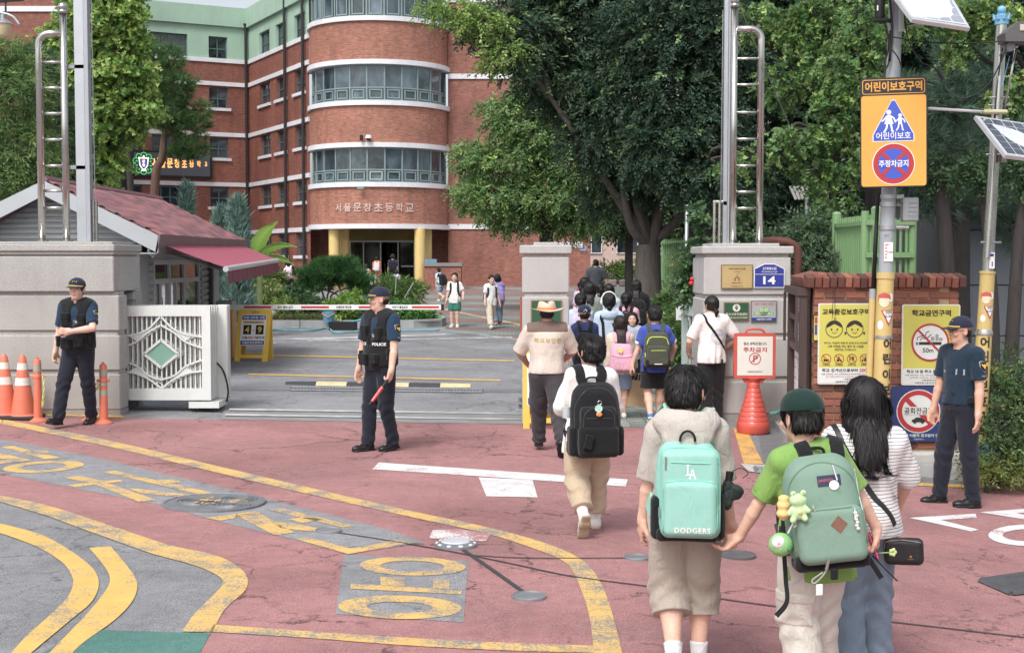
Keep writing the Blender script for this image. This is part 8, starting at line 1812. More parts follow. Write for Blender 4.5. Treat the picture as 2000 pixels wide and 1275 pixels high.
def bleaf(pts,w,k):
 P=np.array(spline([np.array(at(*p))for p in pts],6));n=len(P);V,C=[],[];base=np.array(lin((150,190,74))[:3])
 for i in range(n):
  d=nrm(P[min(i+1,n-1)]-P[max(i-1,0)]);s=nrm(np.cross(d,(0.2+.1*k,1,.15)));f=math.sin(math.pi*min(1,.06+.94*i/(n-1))**.8)if i<n-1 else .02;e=w*f*(1+.06*math.sin(i*2.3))
  V+=[P[i]-s*e+V3(0,0,.05*f),P[i]-s*e*.5+V3(0,0,.05*f),P[i],P[i]+s*e*.5+V3(0,0,.05*f),P[i]+s*e-V3(0,0,.02)];C+=[base*q for q in(.9,1,1.25,1.02,.92)]
 F=[(i*5+j,i*5+j+1,i*5+6+j,i*5+5+j)for i in range(n-1)for j in range(4)];link('leaf',npm('leaf',np.array(V)-np.array(t.location),np.array(F),M_BAN,True,np.array(C)),t)
bleaf([(497,500,32),(505,475,31.9),(522,450,31.8),(543,432,31.7)],.20,0);bleaf([(500,505,32),(520,490,31.7),(550,480,31.5),(580,482,31.4)],.13,1);bleaf([(508,512,32),(530,505,31.6),(555,508,31.4),(574,517,31.3)],.12,2);bleaf([(500,500,32),(495,480,32),(488,470,32.2)],.12,0)
# --- planter island
Y0p=34.0;zk=lambda x,y:float(gz(x,y));edge=[(px_(440,33.4),33.6),(px_(560,33.6),33.6),(px_(720,33.7),33.7),(px_(840,34),34.1),(px_(868,34.6),34.9),(px_(862,36),36.2),(px_(820,39),39.2),(px_(700,42),43),(px_(470,42),43)]
t=thing('planter_kerb','pale grey stone kerb around the planted island in the yard','kerb',(edge[0][0],edge[0][1],.2));S=[np.array(p)for p in spline(edge[:7],6)];
acc=[S[0]]
for p in S[1:]:
 if np.linalg.norm(p-acc[-1])>.75:acc.append(p)
M_PK=mat('pale_kerb',(164,168,168),.8,.12,5,.3,60)
for a,c in zip(acc,acc[1:]):
 a2,c2=a+(c-a)*.01,c-(c-a)*.01;n2=nrm(np.array([-(c-a)[1],(c-a)[0]]))*.16;mb=MB();mb.prism([(a2[0],a2[1],zk(*a2)-.1),(c2[0],c2[1],zk(*c2)-.1),(c2[0]+n2[0],c2[1]+n2[1],zk(*c2)-.1),(a2[0]+n2[0],a2[1]+n2[1],zk(*a2)-.1)],(0,0,.30));part('kerb_stone',mb,M_PK,t,True)
soil=mat('planter_soil',(96,82,66),.95,.25,8,.5,30);bm_=MB();pts=[(p[0],p[1]+.02,zk(p[0],p[1])+.15)for p in spline(edge+edge[:1],3)];bm_.poly(pts);o=struct('planter_soil',bm_,soil);
Yp=37.0;cl=[CL(620,540,Yp,40,26),CL(668,530,Yp,42,25),CL(700,555,Yp,20,24),CL(600,558,Yp,22,14),CL(645,518,Yp,30,14)]
b=gat(648,Yp);tr=[([at(640+5*i,600,Yp),at(640+9*(i-1),575,Yp),np.array(cl[i%5][0])],.035,.015)for i in range(5)];tree('round_pine','low round multi-stemmed pine in the planted island',b,tr,M_BARK3,tufts(cl,1500,rg,(66,112,58),.20,18,.6,.0075,.75),mt=NEEDLE)
pl=[('leafy hydrangea with pale heads in the island',[CL(535,580,36,34,20),CL(515,562,36.5,26,14)],(124,152,76),420,.13,(206,212,150),.22),('dark green shrub at the left of the round pine',[CL(575,585,35.8,36,26),CL(600,600,35,36,18)],(74,106,66),460,.12,None,0),('bright green shrub below the round pine',[CL(690,590,35.6,34,18),CL(665,605,35,40,16)],(122,160,62),420,.11,(160,186,84),.2),('low dark shrub behind the middle officer',[CL(725,612,34.8,40,16),CL(755,600,35,30,18)],(86,118,62),380,.11,(120,150,70),.2),('rounded bright bush near the end of the barrier arm',[CL(795,612,34.8,36,22),CL(835,622,34.9,22,14)],(86,138,62),460,.10,(120,168,74),.2),('feathery grass clump left in the island',[CL(520,545,37.5,36,14)],(120,136,66),360,.24,None,0),('tall grassy clump by the right yellow column',[CL(790,570,37.5,34,22),CL(740,560,38,30,16)],(100,134,62),420,.28,None,0),('light green herbs at the left end of the island',[CL(475,590,35.2,26,18),CL(490,610,34.6,30,12),CL(465,615,34.4,20,12)],(112,150,76),420,.10,(150,180,100),.2),('yellowish shrub left of the round pine',[CL(560,600,35,26,14)],(134,160,70),200,.10,None,0)]
for lab,cl,base,n,leaf,alt,pa in pl:shrub(lab,cl,base,n,leaf,8 if leaf<.2 else 6,.22,-.25 if leaf>.2 else .05,alt,pa,'grass_clump' if leaf>.2 else 'shrub',.14 if leaf>.2 else .55,leaf<.2,cat='grass' if leaf>.2 else 'shrub')
for i,px in enumerate((541,560,576,590,604,619,633)):shrub(['small olive tussock at the left end of the row along the island kerb','small olive tussock, second from the left along the island kerb','small olive tussock, third from the left along the island kerb','small olive tussock in the middle of the row along the island kerb','small olive tussock, third from the right in the kerb row','small olive tussock, second from the right in the kerb row','small olive tussock nearest the blue bucket along the island kerb'][i],[CL(px,621+(i%2),34.1,8,6)],(112,124,72),60,.10,6,.10,-.4,None,0,'grass_tussock',.12,False,'tussocks along the island kerb','grass')
mb=MB()
for k in range(16):c=np.array(at(RNG.uniform(462,500),RNG.uniform(598,618),34.3));mb.ball(c,.03,6,4)
o=mono('orange_flowers',mb,mat('marigold',(228,120,40),.6),'scattered orange flowers at the left end of the island','flowers');o['kind']='stuff'
for px,py,Y,r,l in((455,573,33,(.42,.3,.26),'grey boulder beside the guard booth'),(530,615,34.3,(.16,.12,.10),'small white rock in the island')):
 c=np.array(at(px,py,Y));V,F_=sdfm(lambda P:d_ell(P,c,r)+folds(P,.05,5,2)+folds(P,.02,13,3),c-.7,c+.7,.04);tag(link('boulder',npm('boulder',V,F_,mat('grey_rock',(150,150,148),.9,.2,4,.6,20))),l,'rock')
c=np.array(gp(px_(640,33.3),33.3));t=thing('bucket','light blue bucket on the kerb of the island','bucket',Vector(c));mb=MB();mb.lathe(c+V3(0,.12,.18),[(.001,0),(.13,0),(.17,.26),(.155,.26),(.12,.03),(.001,.03)],18);part('pail',mb,mat('blue_bucket',(92,164,200),.4),t,True,40);mb=MB();mb.tube([c+V3(-.16,.0,.40),c+V3(0,-.06,.30),c+V3(.16,.0,.40)],.012,6);part('handle',mb,M_ORNG,t,True)
c=np.array(gp(px_(667,33.1),33.1));mb=MB();mb.prism([c+V3(-.3,-.2,0),c+V3(.34,-.2,0),c+V3(.36,.2,0),c+V3(-.32,.2,0)],(0,0,.20));mono('black_tub',mb,M_BLKP,'low black tub in front of the island kerb','tub')
mb=MB();P=[G(455,640),G(520,645),G(600,648),G(640,643),G(655,652),G(700,650),G(780,648),G(858,647)];mb.tube([p+Vector((0,0,.03))for p in[Vector(q)for q in spline(P,6)]],.022,6);mono('garden_hose',mb,mat('turquoise_hose',(96,176,190),.45),'turquoise garden hose lying along the island kerb','hose',None,True)
mb=MB();mb.tube(spline([at(652,633,33),at(690,628,33.4),at(712,622,33.6)],5),.03,6);mono('garden_hose',mb,mat('turquoise_hose',(96,176,190),.45),'short hose loop leading to the middle officer','hose',None,True)
for px0,py0,px1,py1 in((790,582,808,552),(772,575,774,540)):mb=MB();mb.tube([at(px0,py0,36),at(px1,py1,36)],.018,5);mono('garden_stake',mb,M_BOLT,'leaning thin stake in the island left of the yellow column' if px0==790 else 'upright thin stake in the island','stake')
c=np.array(at(6,52,16.0));t=thing('lantern','hanging lantern with amber globe at the upper left corner','street lamp',Vector(c));mb=MB();mb.lathe(c,[(.001,-.13),(.07,-.11),(.10,-.03),(.105,.02),(.001,.03)],18);part('globe',mb,mat('amber_globe',(196,180,140),.3),t,True,40);mb=MB();mb.lathe(c,[(.10,.02),(.12,.025),(.09,.06),(.03,.09),(.03,.14),(.001,.14)],18);part('cap',mb,M_BOLT,t,True,40);mb=MB();mb.tube(spline([at(-40,20,16),at(0,25,16),at(25,33,16),at(39,50,16)],6),.016,8);part('bracket',mb,M_BOLT,t,True,True)
mb=MB();mb.tube([at(-60,6,16),at(46,-2,16)],.03,6);mb.tube([at(11,0,16),at(11,30,16)],.012,6);mono('lantern_bar',mb,mat('dark_arm',(60,60,62),.5),'dark bar at the top left corner above the lantern','bar')
# ====== PEOPLE
C_NAVY=cloth('navy_trouser_cloth',(32,35,48));C_TEAL=cloth('police_shirt_cloth',(31,57,82));C_POLO=cloth('police_polo_cloth',(26,48,66))
C_VEST=cloth('black_vest_cloth',(30,31,34),wr=.5);C_BLK=cloth('black_cloth',(28,28,31));C_POUCH=cloth('black_pouch_cloth',(24,25,27),wr=.6)
M_BOOT=mat('black_leather',(26,26,28),.38,.2,20,.2,60);M_SOLE=mat('dark_rubber',(30,30,31),.7)
M_SNK=mat('white_sneaker',(226,222,214),.6,.06,12,.2,60);M_SNKS=mat('tan_rubber_sole',(172,150,122),.7,.15,20);M_WSOLE=mat('white_rubber_sole',(222,218,208),.6)
HAIR=hair_mat();HAIRB=hair_mat('dark_brown_hair',(36,28,25))
def pcap(b):
 q=[];mb=MB()
 for i in range(15):
  a=math.radians(-62+124*i/14);q.append(b.hw((.435*math.sin(a),-.05+.495*math.cos(a),.165+.02*math.cos(a)**2-.04*(.495*math.cos(a)-.05)+.03)))
 mb.tube(q,.006,6);part('cap_braid',mb,M_YEL,b.cap,smooth=True)
 mb=MB();F=Face(b.hw((-.13,.415,.30)),b.Rh@np.array([1,0,0]),b.Rh@np.array([0,-.28,.96]));k=b.hh
 F.poly(mb,[(x*k,y*k)for x,y in((0,.16),(.06,.12),(.1,.12),(.13,.17),(.16,.12),(.2,.12),(.26,.16),(.2,.04),(.15,.02),(.13,-.03),(.11,.02),(.06,.04))],.006)
 fpart('cap_emblem',mb,M_YEL,b.cap,world=False)
 mb=MB();F.rect(mb,.05*k,-.05*k,.21*k,.015*k,.0055);fpart('cap_emblem_base',mb,M_WHITE,b.cap,world=False)
def sbadge(b,S):
 a,e=b.sh[S],b.el[S];sg=1 if S=='R' else-1;c=a+(e-a)*.36;k=b.H
 out=nrm(np.array([sg,0.0,0]));fw=np.array([0,1.0,0])if S=='L' else np.array([0,-1.0,0]);fw=nrm(fw)
 F=Face(c,-fw*1.0 if S=='L' else-fw,(0,0,1));F.r=np.cross((0,0,1),out);F.n=out;s_=.026*k
 sh=[(-1,1),(-.5,1.15),(0,1),(.5,1.15),(1,1),(.95,0),(.5,-.8),(0,-1.2),(-.5,-.8),(-.95,0)]
 for nm,m,kk,off in(('badge_border',M_GREYP,1.0,.002),('badge_field',M_BLKP,.86,.0035)):
  mb=MB();F.poly(mb,[(x*s_*kk,y*s_*kk)for x,y in sh],0);onb(b,mb,b.fs,nm,m,None,-out,.10,off)
 mb=MB();F.poly(mb,[(x*s_,y*s_)for x,y in((0,.55),(.2,.3),(.7,.6),(.5,.1),(.25,-.1),(0,-.55),(-.25,-.1),(-.5,.1),(-.7,.6),(-.2,.3))],0)
 onb(b,mb,b.fs,'badge_eagle',M_YEL,None,-out,.10,.005)
 mb=MB();F.text(mb,'서울 경찰',0,-s_*2.1,s_*.42,0,bold=.02);onb(b,mb,b.fs,'badge_lettering',M_GREYP,None,-out,.10,.004)
def pvest(b):
 H=b.H;zs=((b.sh['R']+b.sh['L'])/2)[2]
 def f(P):
  q=(P-b.hip.astype(f32))@b.Rb.astype(f32);d=b.torso(P,.030)
  zz=q[:,2]/H
  kx=np.sqrt((q[:,0]/(.100*H+.03))**2+(q[:,1]/(.074*H+.03))**2)
  d=smin(d,np.maximum((kx-1)*.09*H,np.maximum(q[:,2]-.18*H,-q[:,2]+.015*H)),.02*H)
  d=d+folds(P,.004,15,5)
  for S in 'RL':
   sg=1 if S=='R' else-1;c=b.up(sg*.145*H,0,(zs-b.hip[2])-.045*H)
   d=smax(d,-d_ell(P,c,(.062*H,.11*H,.085*H)),.01)
  d=smax(d,-d_cap(P,b.neck+V3(0,.0,.09*H),b.neck+V3(0,0,-.005*H),.055*H,.045*H),.008)
  fr=b.up(0,.09*H,zs-b.hip[2]-.15*H)
  d=smax(d,-d_cap(P,b.up(0,.09*H,zs-b.hip[2]+.03*H),fr,.048*H,.014*H),.008)
  return np.maximum(d,.030-d_cap(P,b.hip,b.chest,0)*0+0-.03+(b.hip[2]-.02*H)-P[:,2])
 lo,hi=b.bounds();vo=b.add('vest',f,lo,hi,C_VEST,b.res);b.fv=f
 def box(name,x,z,w,h,d,m=C_POUCH,yaw=0,side=1):
  y=bky(b,z*H,f,x*H,side);c=np.array([x*H,y+side*d*.35,z*H]);R=rotm(yaw)
  V,F=sdfm(lambda P:np.minimum(d_box(P,c,(w/2,d/2,h/2),.009,R),d_box(P,c+V3(0,side*.006,h*.28),(w/2+.002,d/2,h*.24),.007,R))+folds(P,.0012,20,1),c-.12,c+.12,.0065)
  return link(name,npm(name,V,F,m),vo)
 box('radio_pouch',.052,zs/H-.085,.085,.15,.05);box('radio_pouch',-.055,zs/H-.09,.075,.13,.05)
 box('belt_pouch',-.045,.575,.085,.10,.06);box('belt_pouch',.04,.57,.105,.115,.065);box('belt_pouch',-.115,.60,.06,.11,.07,yaw=50);box('belt_pouch',.118,.58,.06,.12,.07,yaw=-50)
 mb=MB();F=BF();F.text(mb,'POLICE',.062*H,.655*H,.022*H/1.2,0,bold=.03);F.text(mb,'POLICE',-.072*H,.655*H,.022*H/1.2,0,bold=.03)
 v=mb.verts();mb.v=[np.stack([-v[:,0],v[:,1],v[:,2]],1)]
 onb(b,mb,f,'lettering',M_WHITE,vo,(0,-1,0),.30,.004)
 y=bky(b,.705*H,f,-.035*H,1);mb=MB();c=np.array([-.030*H,y+.012,.712*H])
 mb.box(c,(.072,.008,.046),.003);part('name_tag',mb,M_GREYP,vo)
 mb=MB();mb.box(c+V3(0,.0052,0),(.062,.004,.036),.001);part('name_tag_card',mb,M_BLKP,vo)
 mb=MB();F=Face(c+V3(.026,.0085,-.012),(-1,0,0),(0,0,1));F.text(mb,'경찰',.026,.006,.018,0,bold=.02);fpart('tag_lettering',mb,M_WHITE,vo,world=False)
 mb=MB();y=bky(b,.60*H,f,0,1)
 return vo
def officer(label,x,Y,yaw,H,pose,vest=True,female=False,hair='crop',tone=SKIN,seed=1,group='police officers at the school gate',shirtm=None,build=1.0,sleeve=.80):
 b=figure(label,x,Y,yaw,H,False,pose,dict(m=shirtm or C_TEAL,hem=.545,sleeve=sleeve,so=.016,collar=.022,fold=.006),dict(m=C_NAVY,top=.60,end=1.04,r=(.054,.043,.034),fold=.009,o=.008),(M_BOOT,M_SOLE),hair,HAIRB if female else HAIR,(cloth('police_cap_cloth',(36,42,62),wr=.15),MATS.get('police_cap_cloth')or cloth('police_cap_cloth',(36,42,62),wr=.15)),.0075,group,female,build,True,tone,None,seed)
 pcap(b)
 if vest:pvest(b)
 sbadge(b,'L')
 H=b.H;mb=MB()
 kx=[(.088*H*b.b+.014),(.068*H*b.b+.014)]
 P=[b.hip+V3(kx[0]*math.cos(t),kx[1]*math.sin(t),.075*H)for t in np.linspace(0,2*math.pi,33)]
 N=[V3(math.cos(t),math.sin(t),0)for t in np.linspace(0,2*math.pi,33)]
 ribbon(mb,P,N,.045,.006);part('belt',mb,M_BOOT,b.root,smooth=40)
 return b
 # --- officer in the middle, half turned to the left, baton in the left hand
b=officer('police officer in black vest holding a red baton in mid-roadway, looking left',px_(742,13.9),13.9,142,1.70,dict(hyaw=-38,wrR=(.165,.03,.47),wrL=(-.150,.065,.475),elhL=(-.9,-.8,0),elhR=(.9,-.8,0),hnL=(1,.1,0),curlL=1.25,curlR=.5,anR=(.050,.06,.045),anL=(-.045,-.06,.052),ftR=(14,0),ftL=(4,6),hdL=(.10,.25,-1)),seed=3)
def baton(b):
 w=b.wr['L']+b.hd['L']*.058*b.H;n=nrm(np.array(b.hn['L']));c=w+n*.014;d=nrm(np.array([.28,.75,-.95]))
 r=thing('traffic_baton',"red light baton with black grip in the middle officer's hand",'baton',b.root.location,b.root.rotation_euler.z)
 mb=MB();mb.tube([c-d*.09,c+d*.10],.016,14);part('grip',mb,M_BLKP,r,smooth=40)
 mb=MB();mb.tube([c+d*.10,c+d*.285],[.019,.017],14);part('red_tube',mb,mat('red_translucent_plastic',(222,66,62),.3,.06,coat=.4),r,smooth=40)
 mb=MB();mb.tube([c+d*.285,c+d*.33],[.019,.016],14);part('end_cap',mb,M_BLKP,r,smooth=40)
 mb=MB();mb.tube([c+d*.12+V3(0,.002,.019),c+d*.27+V3(0,.002,.018)],.004,6);part('white_strip',mb,M_WHITE,r,smooth=True)
baton(b)
# --- woman officer on the left, walking toward us
b=officer('woman police officer in black vest walking past the granite gate pillar',px_(150,15.35),15.35,174,1.69,dict(hyaw=4,wrR=(.175,-.01,.475),curlR=.9,wrL=(-.02,.16,.655),elhL=(-1,-.2,-.5),hdL=(1,.35,.05),hnL=(0,-1,.1),curlL=.9,anR=(.085,.15,.058),anL=(-.035,-.12,.055),ftR=(10,-10),ftL=(0,12),knhR=(.3,1,0),hroll=-3),True,True,'bun',(232,190,170),5)
# --- officer on the right in a polo shirt
b=officer('police officer in teal polo shirt and glasses standing beside the yellow road-zone pole',px_(1880,12.1),12.1,118,1.71,dict(hyaw=-20,wrR=(.15,.05,.475),wrL=(-.155,.03,.47),curlR=.7,curlL=.35,anR=(.075,.06,.045),anL=(-.085,-.02,.045),ftR=(14,0),ftL=(22,0),hnL=(1,.5,0)),False,False,'crop',(214,168,142),8,shirtm=C_POLO,build=.98)
mb=MB()
for sg in(1,-1):
 q=[b.hw((sg*(.148+.085*math.cos(t)),.425-.35*abs(.085*math.cos(t))*(math.cos(t)>0),.025+.055*math.sin(t)))for t in np.linspace(0,2*math.pi,17)]
 mb.tube(q,.0022,6)
 mb.tube([b.hw((sg*.235,.40,.05)),b.hw((sg*.345,.2,.05)),b.hw((sg*.365,-.03,.04))],.0024,6)
mb.tube([b.hw((-.06,.435,.04)),b.hw((.06,.435,.04))],.0022,6)
part('glasses',mb,M_BLKP,b.root,smooth=True)
mb=MB();F=BF();F.rect(mb,.03*b.H,.705*b.H,.075*b.H,.735*b.H,0);v=mb.verts();mb.v=[np.stack([-v[:,0],v[:,1],v[:,2]],1)]
onb(b,mb,b.fs,'name_patch',M_GREYP,None,(0,-1,0),.3,.003)
mb=MB();F=BF();F.text(mb,'경찰',-.055*b.H,.712*b.H,.012*b.H,0,bold=.02);v=mb.verts();mb.v=[np.stack([-v[:,0],v[:,1],v[:,2]],1)]
onb(b,mb,b.fs,'chest_lettering',M_WHITE,None,(0,-1,0),.3,.003)
H=b.H
V,F_=sdfm(lambda P:d_box(P,b.hip+V3(-.105*H,.03,.055*H),(.022,.05,.03),.01),b.hip-.3,b.hip+.3,.007);link('belt_pouch',npm('belt_pouch',V,F_,C_POUCH),b.root)
# --- school guard with the brimmed hat, seen from behind
C_BEIGE=cloth('guard_shirt_beige',(212,198,184),.06);C_BROWN=cloth('guard_yoke_brown',(122,100,90));C_CHAR=cloth('charcoal_trousers',(66,62,66))
b=figure('school guard in beige shirt and brimmed hat walking toward the middle pillar',px_(1068,13.9),13.9,4,1.585,False,dict(wrR=(.12,.165,.60),wrL=(-.12,.165,.59),elhR=(1,-.55,-.2),elhL=(-1,-.55,-.2),curlR=.8,curlL=.8,anL=(-.035,.17,.047),anR=(.075,-.24,.105),ftL=(4,0),ftR=(14,48),hyaw=3),dict(m=C_BEIGE,hem=.535,sleeve=1.0,so=.026,collar=.02,fold=.006,o=.022),dict(m=C_CHAR,top=.585,end=1.04,r=(.056,.046,.037),o=.010,fold=.010),(M_BOOT,M_SOLE),'crop',HAIR,None,.008,None,False,1.12,True,(196,150,126),seed=4)
H=b.H;fy=lambda P:smax(smax(b.fs(P)-.004,(b.sh['R'][2]-.006*H)-P[:,2],.004),np.abs(P[:,0])-.135*H,.004)
lo,hi=b.bounds();b.add('shoulder_yoke',fy,lo,hi,C_BROWN,.008)
mb=MB();BF().text(mb,'학교보안관',0,.738*H,.034*H,0,width=.18*H,bold=.02,space=1.15);onb(b,mb,b.fs,'lettering',mat('gold_thread',(186,160,96),.6,.08),None,(0,1,0),.3,.004)
def brim_hat(b):
 hh=b.hh;m=mat('straw_felt',(204,188,164),.9,.07,30,.2,200)
 mb=MB();pr=[(.44,.14),(.46,.15),(.45,.25),(.43,.40),(.40,.52),(.33,.575),(.15,.555),(.01,.54)]
 mb.lathe((0,0,0),pr,28);v=mb.verts();v[:,1]*=1.12;v[:,1]-=.05
 k=v[:,2]>.45;v[k,2]-=.10*np.exp(-(v[k,0]/.14)**2);mb.v=[np.array([b.hw(q)for q in v])];c=part('hat_crown',mb,m,b.root,smooth=50)
 mb=MB();n=40;V=[];
 for j in range(n):
  t=2*math.pi*j/n
  for r in(.42,.62,.80,.86):
   lift=.13-.10*(r-.42)+.30*(r-.42)*abs(math.cos(t))**1.5-.06*(r-.42)*abs(math.sin(t))
   V.append(b.hw((r*math.cos(t),r*1.08*math.sin(t)-.05,lift)))
 V=np.array(V);mb.add(V,[(j*4+i,((j+1)%n)*4+i,((j+1)%n)*4+i+1,j*4+i+1)for j in range(n)for i in range(3)])
 mb.add(V+V3(0,0,.006),[(j*4+i,((j+1)%n)*4+i,((j+1)%n)*4+i+1,j*4+i+1)for j in range(n)for i in range(3)])
 part('hat_brim',mb,m,b.root,smooth=60)
 mb=MB();P=[b.hw((.465*math.cos(t),.465*1.12*math.sin(t)-.05,.205))for t in np.linspace(0,2*math.pi,33)];N=[nrm(p-b.hw((0,-.05,.205)))for p in P]
 ribbon(mb,P,N,.028,.003);part('hat_band',mb,mat('orange_band',(232,132,66),.7),b.root,smooth=40)
brim_hat(b)
# --- boy in white shirt, black backpack
C_WHT=cloth('white_cotton',(234,230,226),.05,fine=300);C_KHAKI=cloth('khaki_cotton',(192,170,142),.09);M_CHR=mat('chrome',(210,210,212),.2,.03,metal=1)
b=figure('boy in white shirt and khaki trousers walking with a big black backpack',px_(1150,10.0),10.0,8,1.485,True,dict(hyaw=22,tilt=2,wrR=(.10,.15,.60),wrL=(-.10,.15,.60),elhR=(.55,-.7,-.6),elhL=(-.55,-.7,-.6),anR=(.052,.06,.045),anL=(-.062,-.20,.115),ftL=(-4,60),ftR=(8,0),curlR=1,curlL=1,hpitch=-6),dict(m=C_WHT,hem=.40,sleeve=.72,so=.026,long=True,neck=.046,o=.022,flare=.012,fold=.012),dict(m=C_KHAKI,top=.5,end=.90,r=(.060,.052,.042),o=.010,fold=.012),(M_SNK,M_SNKS),'short',HAIR,None,.0062,None,False,1.04,True,SKIN,(cloth('white_sock',(236,236,236),.04),.28),seed=2,nstr=2600)
r,K=bagon(b,'large black backpack with clip charms on the boy in white',C_BLK,C_BLK,.375,.56,.20,.765,sw=.075)
o,g=K['sub']('front_pocket',(0,-.105,-.075),(.135,.045,.18),.04,C_BLK);K['g']=lambda P:np.minimum(K['body'](P),g(P))
K['sub']('lower_pocket',(0,-.115,-.15),(.15,.05,.115),.04,C_POUCH);K['sub']('side_pocket',(-.172,.0,-.15),(.032,.075,.11),.03,C_POUCH);K['sub']('side_pocket',(.172,.0,-.15),(.032,.075,.11),.03,C_POUCH)
ZG=mat('zip_grey',(74,76,80),.4,.05,metal=.4)
zipl(K,r,[(-.165,-.10),(-.16,.10),(-.09,.215),(0,.238),(.09,.215),(.16,.10),(.165,-.10)],ZG,.0035)
zipl(K,r,[(-.118,-.06),(-.10,.06),(0,.098),(.10,.06),(.118,-.06)],ZG,.003);zipl(K,r,[(-.13,.02),(.13,.02)],ZG,.0025)
mb=MB();BF().poly(mb,[(.048+x*.05,-.155+y*.075)for x,y in((.2,0),(.55,.02),(.5,.2),(.75,.25),(.6,.45),(.75,.6),(.62,.8),(.7,1),(.55,.95),(.48,1.05),(.45,.75),(.25,.55),(.1,.3),(-.25,.05))]);bag_print(K,r,mb,mat('dark_grey_print',(84,84,86),.5),'logo')
mb=MB();p=K['P3'](0,-.17,.135);mb.tube([p+V3(.014*math.cos(t),0,.014*math.sin(t))for t in np.linspace(0,6.3,17)],.002,6);part('key_ring',mb,M_CHR,r)
mb=MB();mb.lathe(p+V3(-.008,-.004,-.042),[(.001,-.003),(.028,-.003),(.028,.003),(.001,.003)],18,ax='y');part('round_charm',mb,mat('pale_green_charm',(176,220,206),.3,.3,40),r)
mb=MB();mb.ball(p+V3(-.004,-.004,-.085),(.024,.006,.018));part('orange_charm',mb,mat('orange_charm',(228,140,70),.35,.4,60),r,smooth=True)
mb=MB();mb.box(K['P3'](-.085,-.185,-.15),(.062,.02,.105),.006,rotm(0,0,14));part('hanging_pouch',mb,C_POUCH,r)
mb=MB();mb.tube([K['P3'](-.215,.0,.02),K['P3'](-.215,0,.10)],.031,14);part('bottle',mb,mat('clear_grey_bottle',(176,182,186),.2,.1),r,smooth=40)
# --- boy with the mint backpack
C_TAUPE=cloth('taupe_cotton',(190,182,172),.06);C_TAUPE2=cloth('taupe_shorts',(172,160,146),.07);C_MINT=cloth('mint_nylon',(140,196,182),.05,.55,900,.05,.22)
b=figure('boy in taupe hooded shirt and long shorts holding a friend by the hand',px_(1343,6.6),6.6,-6,1.53,True,dict(hyaw=-24,hpitch=3,wrR=(.150,.035,.462),hdR=(.05,.06,-1),wrL=(-.145,.05,.47),anR=(.045,.02,.045),anL=(-.038,-.10,.072),ftL=(2,30),ftR=(8,0),curlR=.7,elhR=(.5,-1,0),hnR=(-.25,-1,0),thumbR=.3),dict(m=C_TAUPE,hem=.455,sleeve=1.0,so=.024,neck=.047,o=.022,flare=.010,fold=.012),dict(m=C_TAUPE2,name='shorts',top=.5,end=.685,r=(.058,.057,.056),o=.010,fold=.010),(mat('black_sneaker',(40,42,44),.55),M_WSOLE),'short',HAIR,None,.0055,None,False,1.05,True,SKIN,(cloth('white_ribbed_sock',(224,224,226),.06),.22),seed=7,nstr=3600)
H=b.H
def hood(P):
 q=(P-b.neck.astype(f32))/f32(H)
 d=d_ell(q,(0,-.045,.010),(.108,.070,.056));d=smin(d,d_ell(q,(0,-.092,-.035),(.078,.036,.062)),.03)
 d=smin(d,d_cap(q,(-.078,.04,-.012),(-.062,-.04,.028),.028),.02);d=smin(d,d_cap(q,(.078,.04,-.012),(.062,-.04,.028),.028),.02)
 d=smax(d,-d_cap(q,(0,.012,.09),(0,.0,-.02),.062,.046),.012);d=smax(d,-d_ell(q,(0,-.045,.052),(.064,.036,.036)),.012)
 return d*f32(H)+folds(P,.006,22,3)
b.add('hood',hood,b.neck-.2,b.neck+.2,C_TAUPE,.006)
fs0=b.fs;b.fs=lambda P:np.minimum(fs0(P),hood(P));r,K=bagon(b,'mint green school backpack with white lettering and black base',C_MINT,C_MINT,.312,.47,.15,.77,sw=.085,strapm=C_MINT,shape='round',res=.006,sx=1.08,s0=.24)
o,g1=K['sub']('front_panel',(.012,-.075,-.015),(.142,.05,.215),.045,C_MINT,.006);o,g2=K['sub']('front_pocket',(.012,-.105,-.085),(.128,.045,.135),.035,C_MINT,.006)
K['g']=lambda P:np.minimum(np.minimum(K['body'](P),g1(P)),g2(P))
K['sub']('side_pocket',(-.142,.015,-.14),(.034,.07,.105),.03,C_BLK);K['sub']('side_pocket',(.145,.015,-.13),(.036,.075,.115),.03,C_BLK);K['sub']('base_panel',(0,.0,-.218),(.148,.078,.032),.025,C_BLK)
MZ=mat('mint_zip',(118,196,174),.5,.05)
zipl(K,r,[(-.13,-.19),(-.13,.10),(-.115,.185),(-.06,.20),(.07,.20),(.135,.185),(.152,.10),(.152,-.19)],MZ,.004);zipl(K,r,[(-.118,.135),(.145,.13)],MZ,.0035)
zipl(K,r,[(-.115,-.20),(-.115,.0),(-.08,.044),(.10,.044),(.138,.0),(.138,-.20)],MZ,.0035)
mb=MB();F=BF();F.text(mb,'DODGERS',.022,-.198,.027,0,width=.168,bold=.022,space=1.2);bag_print(K,r,mb,mat('pale_pink_print',(240,232,224),.5),'lettering')
mb=MB();F.text(mb,'L',.008,.072,.052,0,width=.024,bold=.01);F.rect(mb,-.012,.072,-.002,.075);F.text(mb,'A',.022,.058,.046,0,width=.034,bold=.01);F.rect(mb,.003,.057,.016,.061);F.rect(mb,.028,.057,.041,.061);F.rect(mb,-.008,.121,.010,.1245);bag_print(K,r,mb,M_WHITE,'logo')
mb=MB();mb.tube([K['P3'](-.105,-.125,.10),K['P3'](-.105,-.13,.16)],.005,6);mb.tube([K['P3'](-.135,-.11,-.08),K['P3'](-.135,-.11,-.13)],.005,6);part('zip_pull',mb,M_CHR,r)
